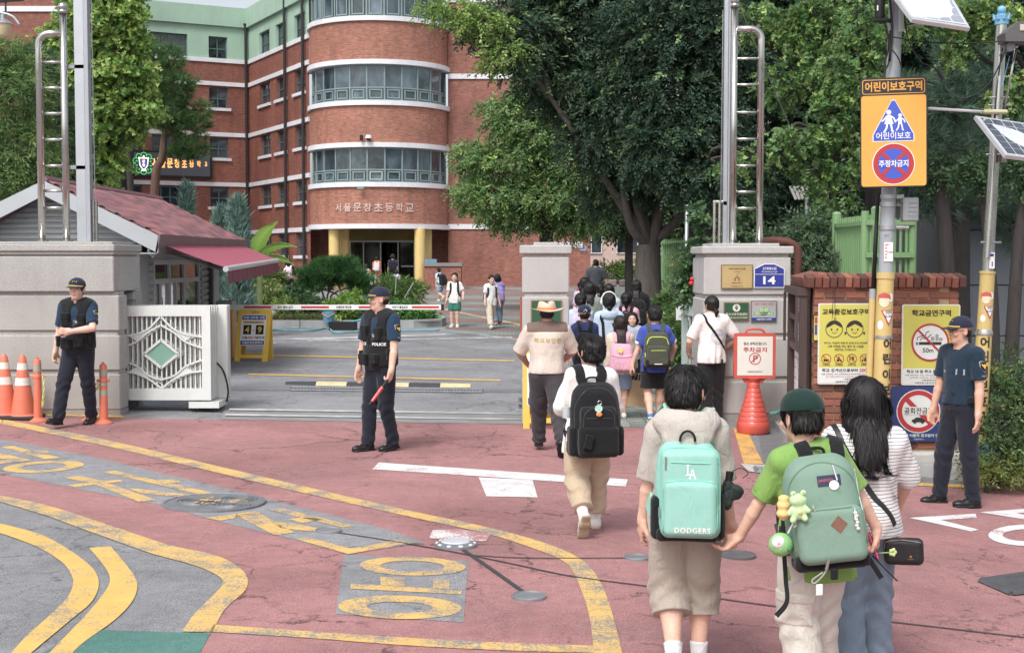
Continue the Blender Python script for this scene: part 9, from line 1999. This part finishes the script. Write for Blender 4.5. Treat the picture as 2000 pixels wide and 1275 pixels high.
mb=MB();mb.tube([K['P3'](.036*math.sin(t),-.04-.012*math.cos(t),.235+.045*math.cos(t))for t in np.linspace(-1.7,1.7,11)],.006,8);part('top_loop',mb,C_BLK,r,smooth=True)
um=thing('folded_umbrella','dark green folded umbrella tucked in the side of the mint backpack','umbrella',b.root.location,b.root.rotation_euler.z)
p=K['P3'](.185,.0,-.06);V,F_=sdfm(lambda P:smin(d_cap(P,p,p+V3(.012,.0,.09),.036,.020),d_ell(P,p+V3(.045,-.01,.045),(.036,.026,.036)),.02)+folds(P,.007,34,2),p-.15,p+.22,.006);link('canopy',npm('canopy',V,F_,cloth('dark_green_nylon',(36,48,44),.15,.5)),um)
mb=MB();mb.tube([p+V3(.012,0,.09),p+V3(.02,0,.145)],[.017,.019],12);part('handle',mb,M_BLKP,um,smooth=40)
mb=MB();mb.tube(spline([p+V3(.02,0,.14),p+V3(.07,-.01,.165),p+V3(.105,-.01,.14),p+V3(.08,0,.115)],6),.0022,6);part('cord',mb,M_BLKP,um,smooth=True)
# --- boy in the green shirt
C_LIME=cloth('lime_cotton',(126,168,74),.06);C_STONE=cloth('stone_cotton',(204,198,186),.06);C_SAGE=cloth('sage_canvas',(118,148,130),.06,.7,700,.1,.25)
b=figure('boy in lime green shirt and dark green cap with a sage backpack full of charms',px_(1598,6.25),6.25,13,1.45,True,dict(hyaw=14,hpitch=4,lean=4,tilt=-5,bagroll=-7,wrL=(-.232,.150,.462),elhL=(-.6,-.9,-.6),hdL=(-.62,.35,-.62),hnL=(.35,-.3,.7),curlL=.7,wrR=(.29,.02,.455),elhR=(1,-.4,0),curlR=1.15,hdR=(.1,.22,-1),anR=(.05,.08,.045),anL=(-.05,-.06,.05),ftR=(8,0)),dict(m=C_LIME,hem=.40,sleeve=.86,so=.022,neck=.046,o=.020,flare=.012,fold=.010),dict(m=C_STONE,top=.5,end=1.0,r=(.062,.056,.052),o=.011,fold=.012),(M_SNK,M_SNKS),'short',HAIR,(cloth('bottle_green_cap',(18,48,42),.08,wr=.15),cloth('teal_visor',(48,122,110),.06,wr=.1)),.0055,None,False,1.04,True,SKIN,None,seed=9,nstr=700)
H=b.H
mb=MB();P=[b.hw((.135*math.cos(t),-.05-.475+.06*abs(math.cos(t)),.17+.10*math.sin(t)))for t in np.linspace(0,math.pi,15)];mb.tube(P,.006,6);mb.tube([b.hw((-.135,-.47,.175)),b.hw((0,-.53,.16)),b.hw((.135,-.47,.175))],.010,6);part('cap_strap',mb,MATS['bottle_green_cap'],b.cap,smooth=True)
V,F_=sdfm(lambda P:d_ell(P,b.hw((0,-.475,.205)),(.105*b.hh,.06*b.hh,.085*b.hh)),b.hw((0,-.5,.15))-.06,b.hw((0,-.5,.15))+.06,.004);link('cap_opening',npm('cap_opening',V,F_,HAIR),b.cap)
mb=MB();mb.ball(b.hw((0,-.06,.615)),.009);part('cap_button',mb,MATS['bottle_green_cap'],b.cap,smooth=True)
V,F_=sdfm(lambda P:smax(smax(b.fp(P)-.006,np.abs(P[:,2]-.30*H)-.045*H,.004),.035*H+P[:,0],.004),V3(-.3,-.3,.3),V3(.1,.3,.6),.007);link('cargo_pocket',npm('cargo_pocket',V,F_,C_STONE),b.root)
V,F_=sdfm(lambda P:smax(smax(b.fp(P)-.010,np.abs(P[:,2]-.345*H)-.016*H,.004),.032*H+P[:,0],.004),V3(-.3,-.3,.35),V3(.1,.3,.6),.006);link('pocket_flap',npm('pocket_flap',V,F_,C_STONE),b.root)
r,K=bagon(b,'sage green backpack with brown leather diamond, worn by the lime-shirted boy',C_SAGE,C_BLK,.355,.50,.20,.80,sw=.07,strapm=C_BLK,res=.006,off=-20,tilt=8,dx=.035)
o,g=K['sub']('front_pocket',(.01,-.11,-.11),(.150,.05,.125),.04,C_SAGE,.006);K['g']=lambda P:np.minimum(K['body'](P),g(P))
K['sub']('base_panel',(0,.01,-.235),(.165,.10,.036),.03,C_BLK)
SZ=mat('sage_zip',(96,132,110),.5,.06)
zipl(K,r,[(-.16,-.16),(-.155,.08),(-.10,.18),(0,.215),(.10,.18),(.155,.08),(.16,-.16)],SZ,.0035);zipl(K,r,[(-.135,.005),(.155,.005)],SZ,.004)
zipl(K,r,[(.16,.17),(.165,-.2)],mat('pale_piping',(176,198,180),.6),.003)
def pr(fn,m,nm,off=.002):mb=MB();fn(mb);return bag_print(K,r,mb,m,nm,off)
pr(lambda mb:BF().poly(mb,[(.045,-.105),(.083,-.065),(.045,-.025),(.007,-.065)]),mat('brown_leather',(122,82,62),.6,.15,30),'leather_diamond')
pr(lambda mb:BF().rect(mb,-.02,.105,.085,.155),mat('navy_label',(34,42,74),.6),'label_patch');pr(lambda mb:BF().text(mb,'JANSPORT',.018,.122,.017,0,width=.066,bold=.02),mat('dull_red_print',(176,84,92),.6),'lettering',.004)
pr(lambda mb:BF().disc(mb,.052,.108,.022,0,14),M_WHITE,'white_tag',.006)
G1=mat('pale_green_plush',(186,218,160),.95,.08,60,.6,220);G2=mat('green_plush',(140,196,120),.95,.1,60,.6,220);PY=mat('apricot_plush',(236,198,122),.95,.08,60,.5,220)
def chm(name,label,prims,c,h=.005):
 t=thing(name,label,'bag charm',b.root.location,b.root.rotation_euler.z)
 for nm,f,m in prims:
  V,F_=sdfm(f,c-.1,c+.1,h)
  if len(V):link(nm,npm(nm,V,F_,m),t)
 return t
rt=K['R']@np.array([1.,0,0]);upv=np.array([0,0,1.]);ou=K['R']@np.array([0,-1.,0])
c=K['P3'](-.125,-.155,.035);L=lambda a,b_,d=0:c+rt*a+upv*b_+ou*d
t=chm('frog_charm','pale green plush frog hanging on the sage backpack',[('body',lambda P:smin(smin(smin(d_ell(P,L(0,.025,.01),(.042,.032,.032)),d_ell(P,L(.004,-.028,.01),(.036,.030,.036)),.012),smin(d_cap(P,L(-.028,-.012,.02),L(-.04,-.03,.028),.012),d_cap(P,L(.032,-.012,.02),L(.044,-.026,.028),.012),.005),.008),smin(d_cap(P,L(-.018,-.048,.02),L(-.024,-.062,.03),.014),d_cap(P,L(.024,-.048,.02),L(.030,-.06,.03),.014),.005),.008),G1),('eye_bump',lambda P:np.minimum(d_ell(P,L(-.022,.056,.016),(.014,.014,.014)),d_ell(P,L(.022,.056,.016),(.014,.014,.014))),G1),('eye',lambda P:np.minimum(d_ell(P,L(-.022,.058,.028),(.005,.005,.005)),d_ell(P,L(.022,.058,.028),(.005,.005,.005))),M_BLKP),('belly_spot',lambda P:d_ell(P,L(.008,-.03,.042),(.010,.007,.010)),PY)],c)
c=K['P3'](-.185,-.11,.03)
chm('cake_charm','apricot roll-shaped plush beside the frog charm',[('body',lambda P:d_cap(P,c-upv*.028,c+upv*.03,.030,.028)+.003*np.sin((P[:,2])*160).astype(f32),PY)],c)
c=K['P3'](-.215,-.07,-.135);L=lambda a,b_,d=0:c+rt*a+upv*b_+ou*d
chm('ball_charm','round green plush chick ball hanging low on the sage backpack',[('body',lambda P:d_ell(P,c,(.056,.050,.054)),G2),('face',lambda P:d_ell(P,L(-.012,.012,.035),(.032,.022,.030)),M_WHITE),('beak',lambda P:d_ell(P,L(-.014,.010,.058),(.006,.006,.005)),M_ORNG),('leaf',lambda P:d_ell(P,L(.034,-.018,.036),(.014,.012,.016)),mat('leaf_felt',(66,150,90),.9))],c)
mb=MB();q0=L(.03,.05,.02);mb.tube(spline([q0,L(.05,.09,.03),L(.06,.105,.03),L(.068,.085,.03),L(.055,.075,.03)],5),.004,6);part('clip',mb,M_WHITE,r)
q=K['P3'](-.03,-.155,-.10);mb=MB();mb.tube(spline([K['P3'](-.06,-.15,.03),q,K['P3'](-.02,-.15,-.21),K['P3'](-.04,-.14,-.27),K['P3'](-.09,-.13,-.315),K['P3'](-.10,-.13,-.30),K['P3'](-.05,-.135,-.27)],7),.0042,6);part('cord',mb,mat('grey_cord',(150,156,148),.6),r,smooth=True)
mb=MB();mb.tube([K['P3'](-.02,-.15,-.215),K['P3'](-.035,-.145,-.26)],.007,8);mb.tube([K['P3'](.12,-.165,.0),K['P3'](.115,-.17,-.05)],.006,8);part('clasp',mb,M_CHR,r)
mb=MB();mb.box(K['P3'](-.075,-.135,-.345),(.032,.006,.05),.002);part('paper_tag',mb,M_WHITE,r)
mb=MB()
for i in range(6):mb.ball(K['P3'](.120+.004*(i%2),-.170,-.02-.014*i),(.009,.009,.008),8,5)
part('bead_string',mb,mat('cream_beads',(232,226,210),.4),r,smooth=True)
mb=MB();mb.tube([K['P3'](.05,-.14,.20),K['P3'](.062,-.15,.13)],.005,8);part('zip_pull',mb,M_CHR,r)
mb=MB();F_=spline([K['P3'](-.17,.04,.06),K['P3'](-.19,.05,-.10),K['P3'](-.205,.03,-.30),K['P3'](-.215,.0,-.40),K['P3'](-.27,.0,-.46)],7);ribbon(mb,F_,[ou-rt]*len(F_),.026,.003);part('loose_strap',mb,C_BLK,r,smooth=40)
mb=MB();F_=spline([K['P3'](.16,-.06,-.22),K['P3'](.19,-.05,-.28),K['P3'](.215,-.03,-.33)],6);ribbon(mb,F_,[ou]*len(F_),.024,.003);mb.box(K['P3'](.15,-.085,-.24),(.035,.02,.045),.005);mb.box(K['P3'](.0,-.115,-.285),(.035,.02,.05),.005);part('hip_buckle',mb,C_BLK,r)
w=b.wr["R"]+b.hd["R"]*.06*H+nrm(b.hn["R"])*.016
t=thing('phone',"phone with pink edge in the green-shirted boy's right hand",'phone',b.root.location,b.root.rotation_euler.z)
mb=MB();mb.box(w,(.072,.010,.140),.004,rotm(70,20,15));part('back',mb,mat('pink_phone_case',(214,70,120),.4),t);mb=MB();mb.box(w+V3(.007,.002,0),(.064,.006,.132),.002,rotm(70,20,15));part('screen',mb,M_BLKP,t)
mb=MB();q=w-V3(0,0,.05);P=spline([q,q+V3(.05,-.03,-.06),q+V3(.10,-.06,-.115)],6);mb.tube(P,.004,6);part('braided_cord',mb,M_BLKP,t)
t=thing('toy_flower',"pale green toy flower on a thin stem in the boy's right hand",'toy flower',b.root.location,b.root.rotation_euler.z)
mb=MB();e=q+V3(.085,-.04,.02);mb.tube([q+V3(.0,0,.01),e],.0035,6);part('stem',mb,mat('green_stem',(136,168,88),.6),t)
mb=MB()
for i in range(5):mb.ball(e+V3(.012*math.cos(i*1.257),0,.012*math.sin(i*1.257)),(.010,.008,.010),8,5)
part('petals',mb,mat('pale_green_petal',(196,214,136),.6),t,smooth=True)
# --- girl with the long straight hair
C_STRIPE=scloth('striped_jersey',(230,228,224),(112,116,128),58,.2);C_JEAN=cloth('blue_denim',(116,134,152),.14,.85,500,.1,.4)
b=figure('girl with long straight black hair in striped top and blue jeans',px_(1694,6.65),6.65,-4,1.50,True,dict(hyaw=4,wrR=(.14,.14,.54),elhR=(1,-.4,0),wrL=(-.12,.10,.50),anR=(.05,.05,.045),anL=(-.05,-.06,.05),curlR=.8),dict(m=C_STRIPE,hem=.475,sleeve=1.05,so=.032,neck=.046,o=.022,flare=.012,fold=.011),dict(m=C_JEAN,top=.52,end=1.0,r=(.058,.051,.050),o=.009,fold=.010),(M_SNK,M_WSOLE),'long',HAIR,None,.006,None,True,1.0,True,SKIN,None,seed=5,nstr=5200)
H=b.H;r=thing('shoulder_bag','small black leather crossbody bag at the hip of the long-haired girl','bag',b.root.location,b.root.rotation_euler.z)
ML=mat('black_grained_leather',(34,34,36),.45,.15,40,.4,160);c=np.array([.118*H,-.070*H,.435*H]);R=rotm(-18,0,-3)
V,F_=sdfm(lambda P:d_box(P,c,(.095,.032,.068),.03,R),c-.15,c+.15,.006);link('bag_body',npm('bag_body',V,F_,ML),r)
mb=MB();mb.tube([c+R@np.array([-.09,-.028,.015]),c+R@np.array([-.085,-.03,.05]),c+R@np.array([0,-.034,.063]),c+R@np.array([.085,-.03,.05])],.003,6);part('zip',mb,M_SILV,r)
mb=MB();F=Face(c+R@np.array([.015,-.033,-.035]),R@np.array([1.,0,0]),(0,0,1));F.disc(mb,.02,.016,.006,.0015);F.text(mb,'COACH',.02,0,.006,.0015,width=.026,bold=.02);fpart('logo',mb,mat('gold_print',(190,160,96),.35,metal=.8),r,world=False)
mb=MB();strapo(mb,b.fs,[b.up(-.10*H,.0,.318*H),b.up(-.075*H,-.06*H,.27*H),b.up(.0,-.085*H,.14*H),b.up(.09*H,-.06*H,.02*H)],.028,.004);strapo(mb,b.fs,[b.up(-.10*H,0,.318*H),b.up(-.05*H,.08*H,.25*H),b.up(.05*H,.08*H,.1*H),b.up(.12*H,.02*H,.0)],.028,.004);part('strap',mb,ML,r,smooth=40)
# ====== MORE PUPILS AND PASSERS-BY
CC=lambda n,c:cloth(n,c,.07)
C_LBLUE=CC('pale_blue_cotton',(186,204,226));C_BLUE=CC('bright_blue_jersey',(62,84,176));C_NVY=CC('navy_jersey',(42,56,100));C_LAV=CC('lavender_nylon',(196,180,206));C_PINK=CC('pink_quilted_nylon',(224,168,190));C_OLV=CC('olive_nylon',(74,78,66));C_CREAM=CC('cream_knit',(220,204,184));C_SHBLK=CC('black_shorts',(34,34,37));C_GREYG=CC('grey_green_jacket',(142,150,142));C_TEALS=CC('teal_shorts',(46,122,104));C_SAND=CC('sand_trousers',(214,202,180));C_ORG=CC('orange_cotton',(224,116,60));C_DGREY=CC('dark_grey_tee',(86,92,98));C_PURP=CC('violet_nylon',(156,136,200));C_DENIM=CC('light_denim',(134,156,182))
SN=(M_SNK,M_WSOLE);SD=(M_BOOT,M_SOLE)
def kid(label,px,Y,yaw,H,sh,pa,hair='short',pose=None,shorts=False,long=False,bag=None,res=.010,female=False,cap=None,child=True,shoes=SN,seed=1,group=None,face=True,dz=0,tone=SKIN,hem=.44,build=1.0,hairm=None,sleeve=None):
 kw=dict(m=sh,hem=hem,so=.022,o=.020,flare=.010,fold=.009,neck=.046,long=long,sleeve=sleeve or(.95 if long else .75))
 kp=dict(m=pa,top=.54 if not child else .5,end=.42 if shorts else 1.0,r=(.058,.052,.046)if not shorts else(.062,.06,.06),fold=.008,o=.009)
 if shorts:kp['name']='shorts'
 return figure(label,px_(px,Y),Y,yaw,H,child,pose or{},kw,kp,shoes,hair,hairm,cap,res,group,female,build,face,tone,None,seed,dz=dz)
def sbag(b,label,m,w=.30,h=.40,d=.15,top=.78,trim=None,res=.010,pocket=True):
 r,K=bagon(b,label,m,trim or m,w,h,d,top,res=res,sw=.055,strapm=trim or m)
 if pocket:o,g=K['sub']('front_pocket',(0,-d*.5,-h*.17),(w*.40,d*.22,h*.27),.025,m);K['g']=lambda P:np.minimum(K['body'](P),g(P))
 return r,K
walk=lambda a=.06,**k:dict(dict(anR=(.045,a,.045),anL=(-.045,-a*1.3,.07),ftL=(4,26),ftR=(6,0)),**k)
b=kid('girl with long dark hair and cream cardigan carrying a paper bag',1212,16.7,4,1.30,C_CREAM,C_DENIM,'long',walk(.05,wrR=(.155,.06,.45),curlR=1.1),shorts=True,long=True,female=True,seed=12,hairm=HAIRB,res=.009,build=1.02)
r,K=sbag(b,'pink quilted backpack with yellow charm on the long-haired girl',C_PINK,.30,.36,.14,.735,C_PINK,.008)
M_PK2=mat('pink_piping',(206,140,166),.5)
zipl(K,r,[(-.13,.03),(-.06,.012),(.06,.012),(.13,.03)],M_PK2,.006)
for k in range(5):zipl(K,r,[(-.12+.05*k,-.155),(-.07+.05*k,-.045)],M_PK2,.0025,'quilt_seam');zipl(K,r,[(-.07+.05*k,-.155),(-.12+.05*k,-.045)],M_PK2,.0025,'quilt_seam')
mb=MB()
for i in range(5):a=i*1.257;mb.ball(K['P3'](-.035+.018*math.cos(a),-.10,.09+.022*math.sin(a)),(.014,.008,.014),8,5)
part('yellow_charm',mb,mat('neon_yellow',(230,236,60),.5),r,smooth=True)
w=b.wr['R']+b.hd['R']*.07*b.H;t=thing('paper_bag','brown paper shopping bag hanging beside the girl with the pink backpack','paper bag',b.root.location,b.root.rotation_euler.z);c=w+V3(.03,.02,-.24);R=rotm(20,0,10);M_KR=mat('kraft_paper',(192,160,122),.85,.1,5,.3,30)
mb=MB();q=lambda x,y,z:c+R@np.array([x,y,z]);V=[q(sx*.13*s,sy*.06*(s if z>0 else 1),z)for z,s in((-.17,1),(.16,1.04))for sx,sy in((-1,-1),(1,-1),(1,1),(-1,1))];mb.add(V,[(0,1,5,4),(1,2,6,5),(2,3,7,6),(3,0,4,7),(3,2,1,0)]);part('sack',mb,M_KR,t)
for sy in(-1,1):mb=MB();mb.tube(spline([q(-.05,sy*.06,.15),q(-.03,sy*.03,.24),q(.03,sy*.03,.24),q(.05,sy*.06,.15)],5),.005,6);part('handle',mb,M_KR,t,smooth=True)
b=kid('boy in bright blue shirt with white sleeve ends and black shorts',1280,16.4,2,1.45,C_BLUE,C_SHBLK,'short',dict(anR=(.045,.06,.045),anL=(-.05,-.12,.075),ftL=(8,40),ftR=(6,0),wrL=(-.20,.02,.475),wrR=(.16,.12,.55),elhR=(1,-.8,0)),shorts=True,seed=15,res=.008,shoes=(mat('blue_sneaker',(70,120,190),.6,.2,30),M_WSOLE),build=1.04)
H=b.H
for S in 'RL':
 a,e=b.sh[S],b.el[S];u=nrm(e-a)
 for nm,m,k0,k1,dr in(('white_cuff',C_WHT,.60,.755,.003),('black_cuff_line',C_BLK,.56,.62,.0045)):b.add(nm,lambda P:np.maximum(d_cap(P,a,e,.031*H*b.b*b.ar+.022+dr,.029*H*b.b*b.ar+.022+dr),np.maximum((P-(a+(e-a)*k1).astype(f32))@u.astype(f32),-((P-(a+(e-a)*k0).astype(f32))@u.astype(f32)))),a-.3,a+.3,m,.008)
r,K=sbag(b,'olive backpack with neon zips and black base on the blue-shirted boy',C_OLV,.32,.44,.17,.78,C_OLV,.008)
M_NEON=mat('neon_green_zip',(210,232,60),.5);K['sub']('base_panel',(0,-.02,-.165),(.155,.10,.05),.03,C_BLK);zipl(K,r,[(-.135,.06),(-.10,.14),(0,.155),(.10,.14),(.135,.06)],M_NEON,.006);zipl(K,r,[(-.09,-.01),(.09,-.01)],M_NEON,.004);zipl(K,r,[(-.15,-.04),(-.15,-.09)],M_NEON,.006);zipl(K,r,[(-.05,-.175),(.05,-.175)],M_WHITE,.006,'reflective_strip')
t=thing('yellow_bag','orange yellow shopping bag carried in front of the blue-shirted boy','bag',gp(px_(1308,16.9),16.9));c=np.array(at(1306,765,16.9));V,F_=sdfm(lambda P:d_box(P,c,(.13,.05,.30),.03)+folds(P,.014,16,2),c-.5,c+.5,.012);link('sack',npm('sack',V-np.array(t.location),F_,mat('yellow_film',(232,180,74),.4,.12,6)),t)
b=kid('woman in white tee and black trousers standing by the right gate pillar',1391,16.0,14,1.60,C_WHT,C_SHBLK,'bun',dict(hyaw=10,wrL=(-.13,.14,.58),wrR=(.14,.08,.60),elhR=(1,-.8,0),elhL=(-.8,-.8,-.3),anR=(.045,.02,.045),anL=(-.045,-.03,.045)),child=False,female=True,hem=.50,seed=6,res=.008,shoes=SD,sleeve=.85)
H=b.H;t=thing('sling_bag_strap','black sling strap across the back of the woman in white','bag strap',b.root.location,b.root.rotation_euler.z);mb=MB();strapo(mb,b.fs,[b.up(-.085*H,.01,.33*H),b.up(-.05*H,-.07*H,.27*H),b.up(.03*H,-.08*H,.16*H),b.up(.10*H,-.03*H,.05*H)],.03,.005);strapo(mb,b.fs,[b.up(-.085*H,.01,.33*H),b.up(-.04*H,.08*H,.25*H),b.up(.05*H,.08*H,.13*H),b.up(.10*H,.03*H,.05*H)],.03,.005);part('strap',mb,C_BLK,t,smooth=40)
mb=MB();BF().ring(mb,.025*H,.70*H,.052*H,.058*H,0);BF().text(mb,'KEEP',.025*H,.70*H,.022*H,0,width=.08*H,bold=.02);onb(b,mb,b.fs,'back_print',mat('faded_blue_print',(170,186,214),.6),None,(0,1,0),.3,.003);mb=MB();BF().ring(mb,.025*H,.70*H,.040*H,.044*H,0);onb(b,mb,b.fs,'back_print',mat('faded_pink_print',(222,184,194),.6),None,(0,1,0),.3,.003)
b=kid('boy in navy shirt and navy cap with small white logo, walking in',1142,17.9,2,1.36,C_NVY,C_SHBLK,'crop',walk(.05),seed=3,cap=(cloth('navy_cap',(40,46,76)),cloth('navy_cap',(40,46,76))),res=.010)
mb=MB();k=b.hh;BF().poly(mb,[(-.12*k,0),(.12*k,0),(.02*k,.14*k)],0);v=mb.verts();mb.v=[v+np.array(b.hw((0,0,.22)))[None]*[1,0,1]];onb(b,mb,b.cap_sdf,'cap_logo',M_WHITE,b.cap,(0,1,0),.4,.003)
sbag(b,'black backpack with a plush dangling, on the boy in the navy cap',C_BLK,.30,.40,.15,.74)
b=kid('girl with white headphones and pale blue hoodie',1190,18.6,0,1.52,C_LBLUE,C_DENIM,'bun',walk(.05),long=True,female=True,seed=8,res=.010);H=b.H
mb=MB();P=[b.hw((.43*math.cos(a),-.02,.05+.53*math.sin(a)))for a in np.linspace(.05,math.pi-.05,17)];mb.tube(P,.011,8);t=thing('headphones','white over-ear headphones worn by the girl in the pale blue hoodie','headphones',b.root.location,b.root.rotation_euler.z);part('headband',mb,M_WHITE,t,smooth=True)
for sg in(1,-1):mb=MB();mb.ball(b.hw((sg*.42,-.03,.0)),(.022,.036,.042),12,8);part('ear_cup',mb,M_WHITE,t,smooth=True)
b.add('hood',lambda P:smax(d_ell((P-b.neck.astype(f32))/f32(H),(0,-.045,-.01),(.082,.05,.055)),-d_ell((P-b.neck.astype(f32))/f32(H),(0,.0,.05),(.06,.05,.06)),.01)*f32(H),b.neck-.2,b.neck+.2,C_LBLUE,.01)
t=thing('shoulder_strap','black bag strap on the pale blue hoodie of the headphone girl','bag strap',b.root.location,b.root.rotation_euler.z);mb=MB();strapo(mb,b.fs,[b.up(-.075*H,.02,.31*H),b.up(-.07*H,-.07*H,.25*H),b.up(-.06*H,-.08*H,.14*H),b.up(-.05*H,-.08*H,.04*H)],.045,.006);part('strap',mb,C_BLK,t,smooth=40)
b=kid('girl with high ponytail, white hair tie and pale blue sleeves',1134,20.2,2,1.46,C_LBLUE,C_DENIM,'pony',walk(.05),female=True,seed=4,sleeve=1.0,res=.011);sbag(b,'large lavender backpack on the girl with the ponytail',C_LAV,.33,.46,.17,.78)
mb=MB();mb.ball(b.hw((0,-.66,.02)),(.03,.02,.02),8,6);part('hair_tie',mb,M_WHITE,b.root,smooth=True)
b=kid('child facing us in grey pinafore over white, among the pupils walking in',1236,19.4,172,1.22,CC('grey_pinafore',(176,180,196)),C_SHBLK,'bob',dict(wrR=(.10,.14,.60),wrL=(-.10,.14,.60)),female=True,seed=7,res=.010)
b=kid('student with dark ponytail and black backpack beside the headphone girl',1224,21.0,-10,1.46,C_PINK,C_DENIM,'pony',walk(.05),female=True,seed=9,res=.012);sbag(b,'black backpack with pale edge on the student beside the headphone girl',C_BLK,.32,.42,.16,.78)
b=kid('student with loose black hair and rolled blue jeans stepping off',1243,22.6,-8,1.62,C_BLK,C_DENIM,'mid',dict(anR=(.05,.10,.05),anL=(-.045,-.12,.075),ftL=(4,30)),female=True,seed=2,res=.012,child=False);sbag(b,'black backpack on the student in rolled blue jeans',C_BLK,.36,.46,.18,.80)
b=kid('student in grey green jacket seen over the ponytail girl',1152,23.2,4,1.56,C_GREYG,C_DENIM,'mid',walk(.05),female=True,seed=10,long=True,res=.013);b=kid('student with black hair and pale pink top farther up the footway',1142,25.5,0,1.58,C_LAV,C_DENIM,'long',walk(.05),female=True,seed=11,res=.014)
b=kid('girl in black with lilac backpack half way up the footway',1172,26.0,6,1.46,C_BLK,C_DENIM,'pony',walk(.05),female=True,seed=13,res=.014);sbag(b,'lilac backpack on the girl in black',C_LAV,.30,.40,.15,.78,res=.014)
b=kid('student with straight black hair behind the headphone girl',1190,24.4,2,1.50,C_LBLUE,C_DENIM,'bob',walk(.05),female=True,seed=14,res=.014)
b=kid('adult in dark grey tee walking alone at the end of the footway',1164,36.0,-4,1.72,C_DGREY,CC('dark_trousers',(60,62,66)),'crop',dict(wrR=(.21,.03,.5),wrL=(-.17,.02,.48),anR=(.045,.05,.045),anL=(-.045,-.05,.05)),child=False,seed=5,res=.016,hem=.50,build=1.02)
b=kid('small child with orange shoulder near the brick gable',1134,33.0,4,1.22,C_LBLUE,C_SAND,'short',walk(.04),seed=6,res=.018);sbag(b,'small orange backpack on the child near the brick gable',C_ORG,.24,.30,.12,.76,res=.018)
b=kid('boy in white tee and teal shorts walking toward the gate',888,34.2,176,1.40,C_WHT,C_TEALS,'short',dict(anR=(.05,.0,.045),anL=(-.05,.03,.045),wrR=(.15,.05,.48),wrL=(-.17,.12,.55)),shorts=True,seed=3,res=.013);sbag(b,'dark backpack on the boy in teal shorts',C_BLK,.28,.36,.14,.78,res=.014)
b=kid('boy in white tee and sand trousers running into the yard',958,33.6,200,1.36,C_WHT,C_SAND,'short',dict(lean=6,anR=(.06,.20,.06),anL=(-.05,-.17,.06),ftL=(0,20),wrR=(.14,.10,.50),wrL=(-.17,.05,.47)),seed=5,res=.013);sbag(b,'dark backpack on the running boy in sand trousers',C_NVY,.28,.36,.14,.78,res=.014)
b=kid('child in jeans and red shoes with a violet backpack behind the running boy',972,35.0,10,1.34,C_PURP,C_JEAN,'bob',walk(.05),female=True,seed=8,res=.014,shoes=(mat('red_sneaker',(206,60,52),.6),M_WSOLE));sbag(b,'violet backpack on the child with red shoes',C_PURP,.30,.40,.16,.76,res=.014)
b=kid('boy in pale blue tee running beside the low brick wall',860,47.0,40,1.22,C_LBLUE,C_DENIM,'short',dict(lean=12,anR=(.05,.14,.05),anL=(-.05,-.20,.16),ftL=(0,50),wrR=(.15,.12,.56)),shorts=True,seed=9,res=.016);sbag(b,'black backpack on the boy running by the low brick wall',C_BLK,.30,.40,.17,.80,res=.016)
b=kid('tall boy in blue shirt with black backpack at the school door',767,55.5,0,1.50,C_NVY,C_SHBLK,'short',walk(.05),seed=2,res=.018);sbag(b,'black backpack on the tall boy at the school door',C_BLK,.34,.44,.18,.80,res=.018)
b=kid('child in orange tee with pale bag at the school door',736,57.5,2,1.36,C_ORG,C_PINK,'short',walk(.05),seed=4,res=.018);sbag(b,'pale grey bag on the child in orange at the door',CC('pale_grey_nylon',(206,204,204)),.28,.36,.15,.78,res=.018)
b=kid('child in orange and mint behind the grassy clump',715,50.0,4,1.26,C_ORG,C_LAV,'bob',walk(.05),female=True,seed=6,res=.018);sbag(b,'mint bag on the child behind the grassy clump',C_MINT,.26,.34,.14,.78,res=.018)
for px,s_,l in((728,7,'left'),(774,8,'right')):b=kid('small child in lilac checks, %s of two behind the island grass'%l,px,47.5,0,1.12,C_LAV,C_LAV,'bob',walk(.04),female=True,seed=s_,res=.018);sbag(b,'pale lilac backpack on the %s child in checks'%l,CC('pale_lilac_nylon',(222,210,230)),.30,.36,.16,.80,res=.018)
for px,Y,s_,l in((735,63.2,3,'dark figure of a student inside the school door, left one'),(744,62.6,5,'dark figure of a student inside the school door, right one')):b=kid(l,px,Y,0,1.45,C_BLK,C_SHBLK,'short',walk(.04),seed=s_,res=.022,dz=0)
b=kid('child in black with pink bag behind the banana leaves',565,44.0,-10,1.30,C_BLK,C_SHBLK,'bob',walk(.04),female=True,seed=4,res=.018,dz=.25);sbag(b,'pale pink backpack on the child behind the banana leaves',CC('pale_pink_nylon',(232,206,216)),.32,.40,.16,.80,res=.018)
b=kid('child in white crouching behind the banana leaves',547,45.0,10,1.20,C_WHT,C_LBLUE,'bob',walk(.04),female=True,seed=5,res=.018,dz=.1)
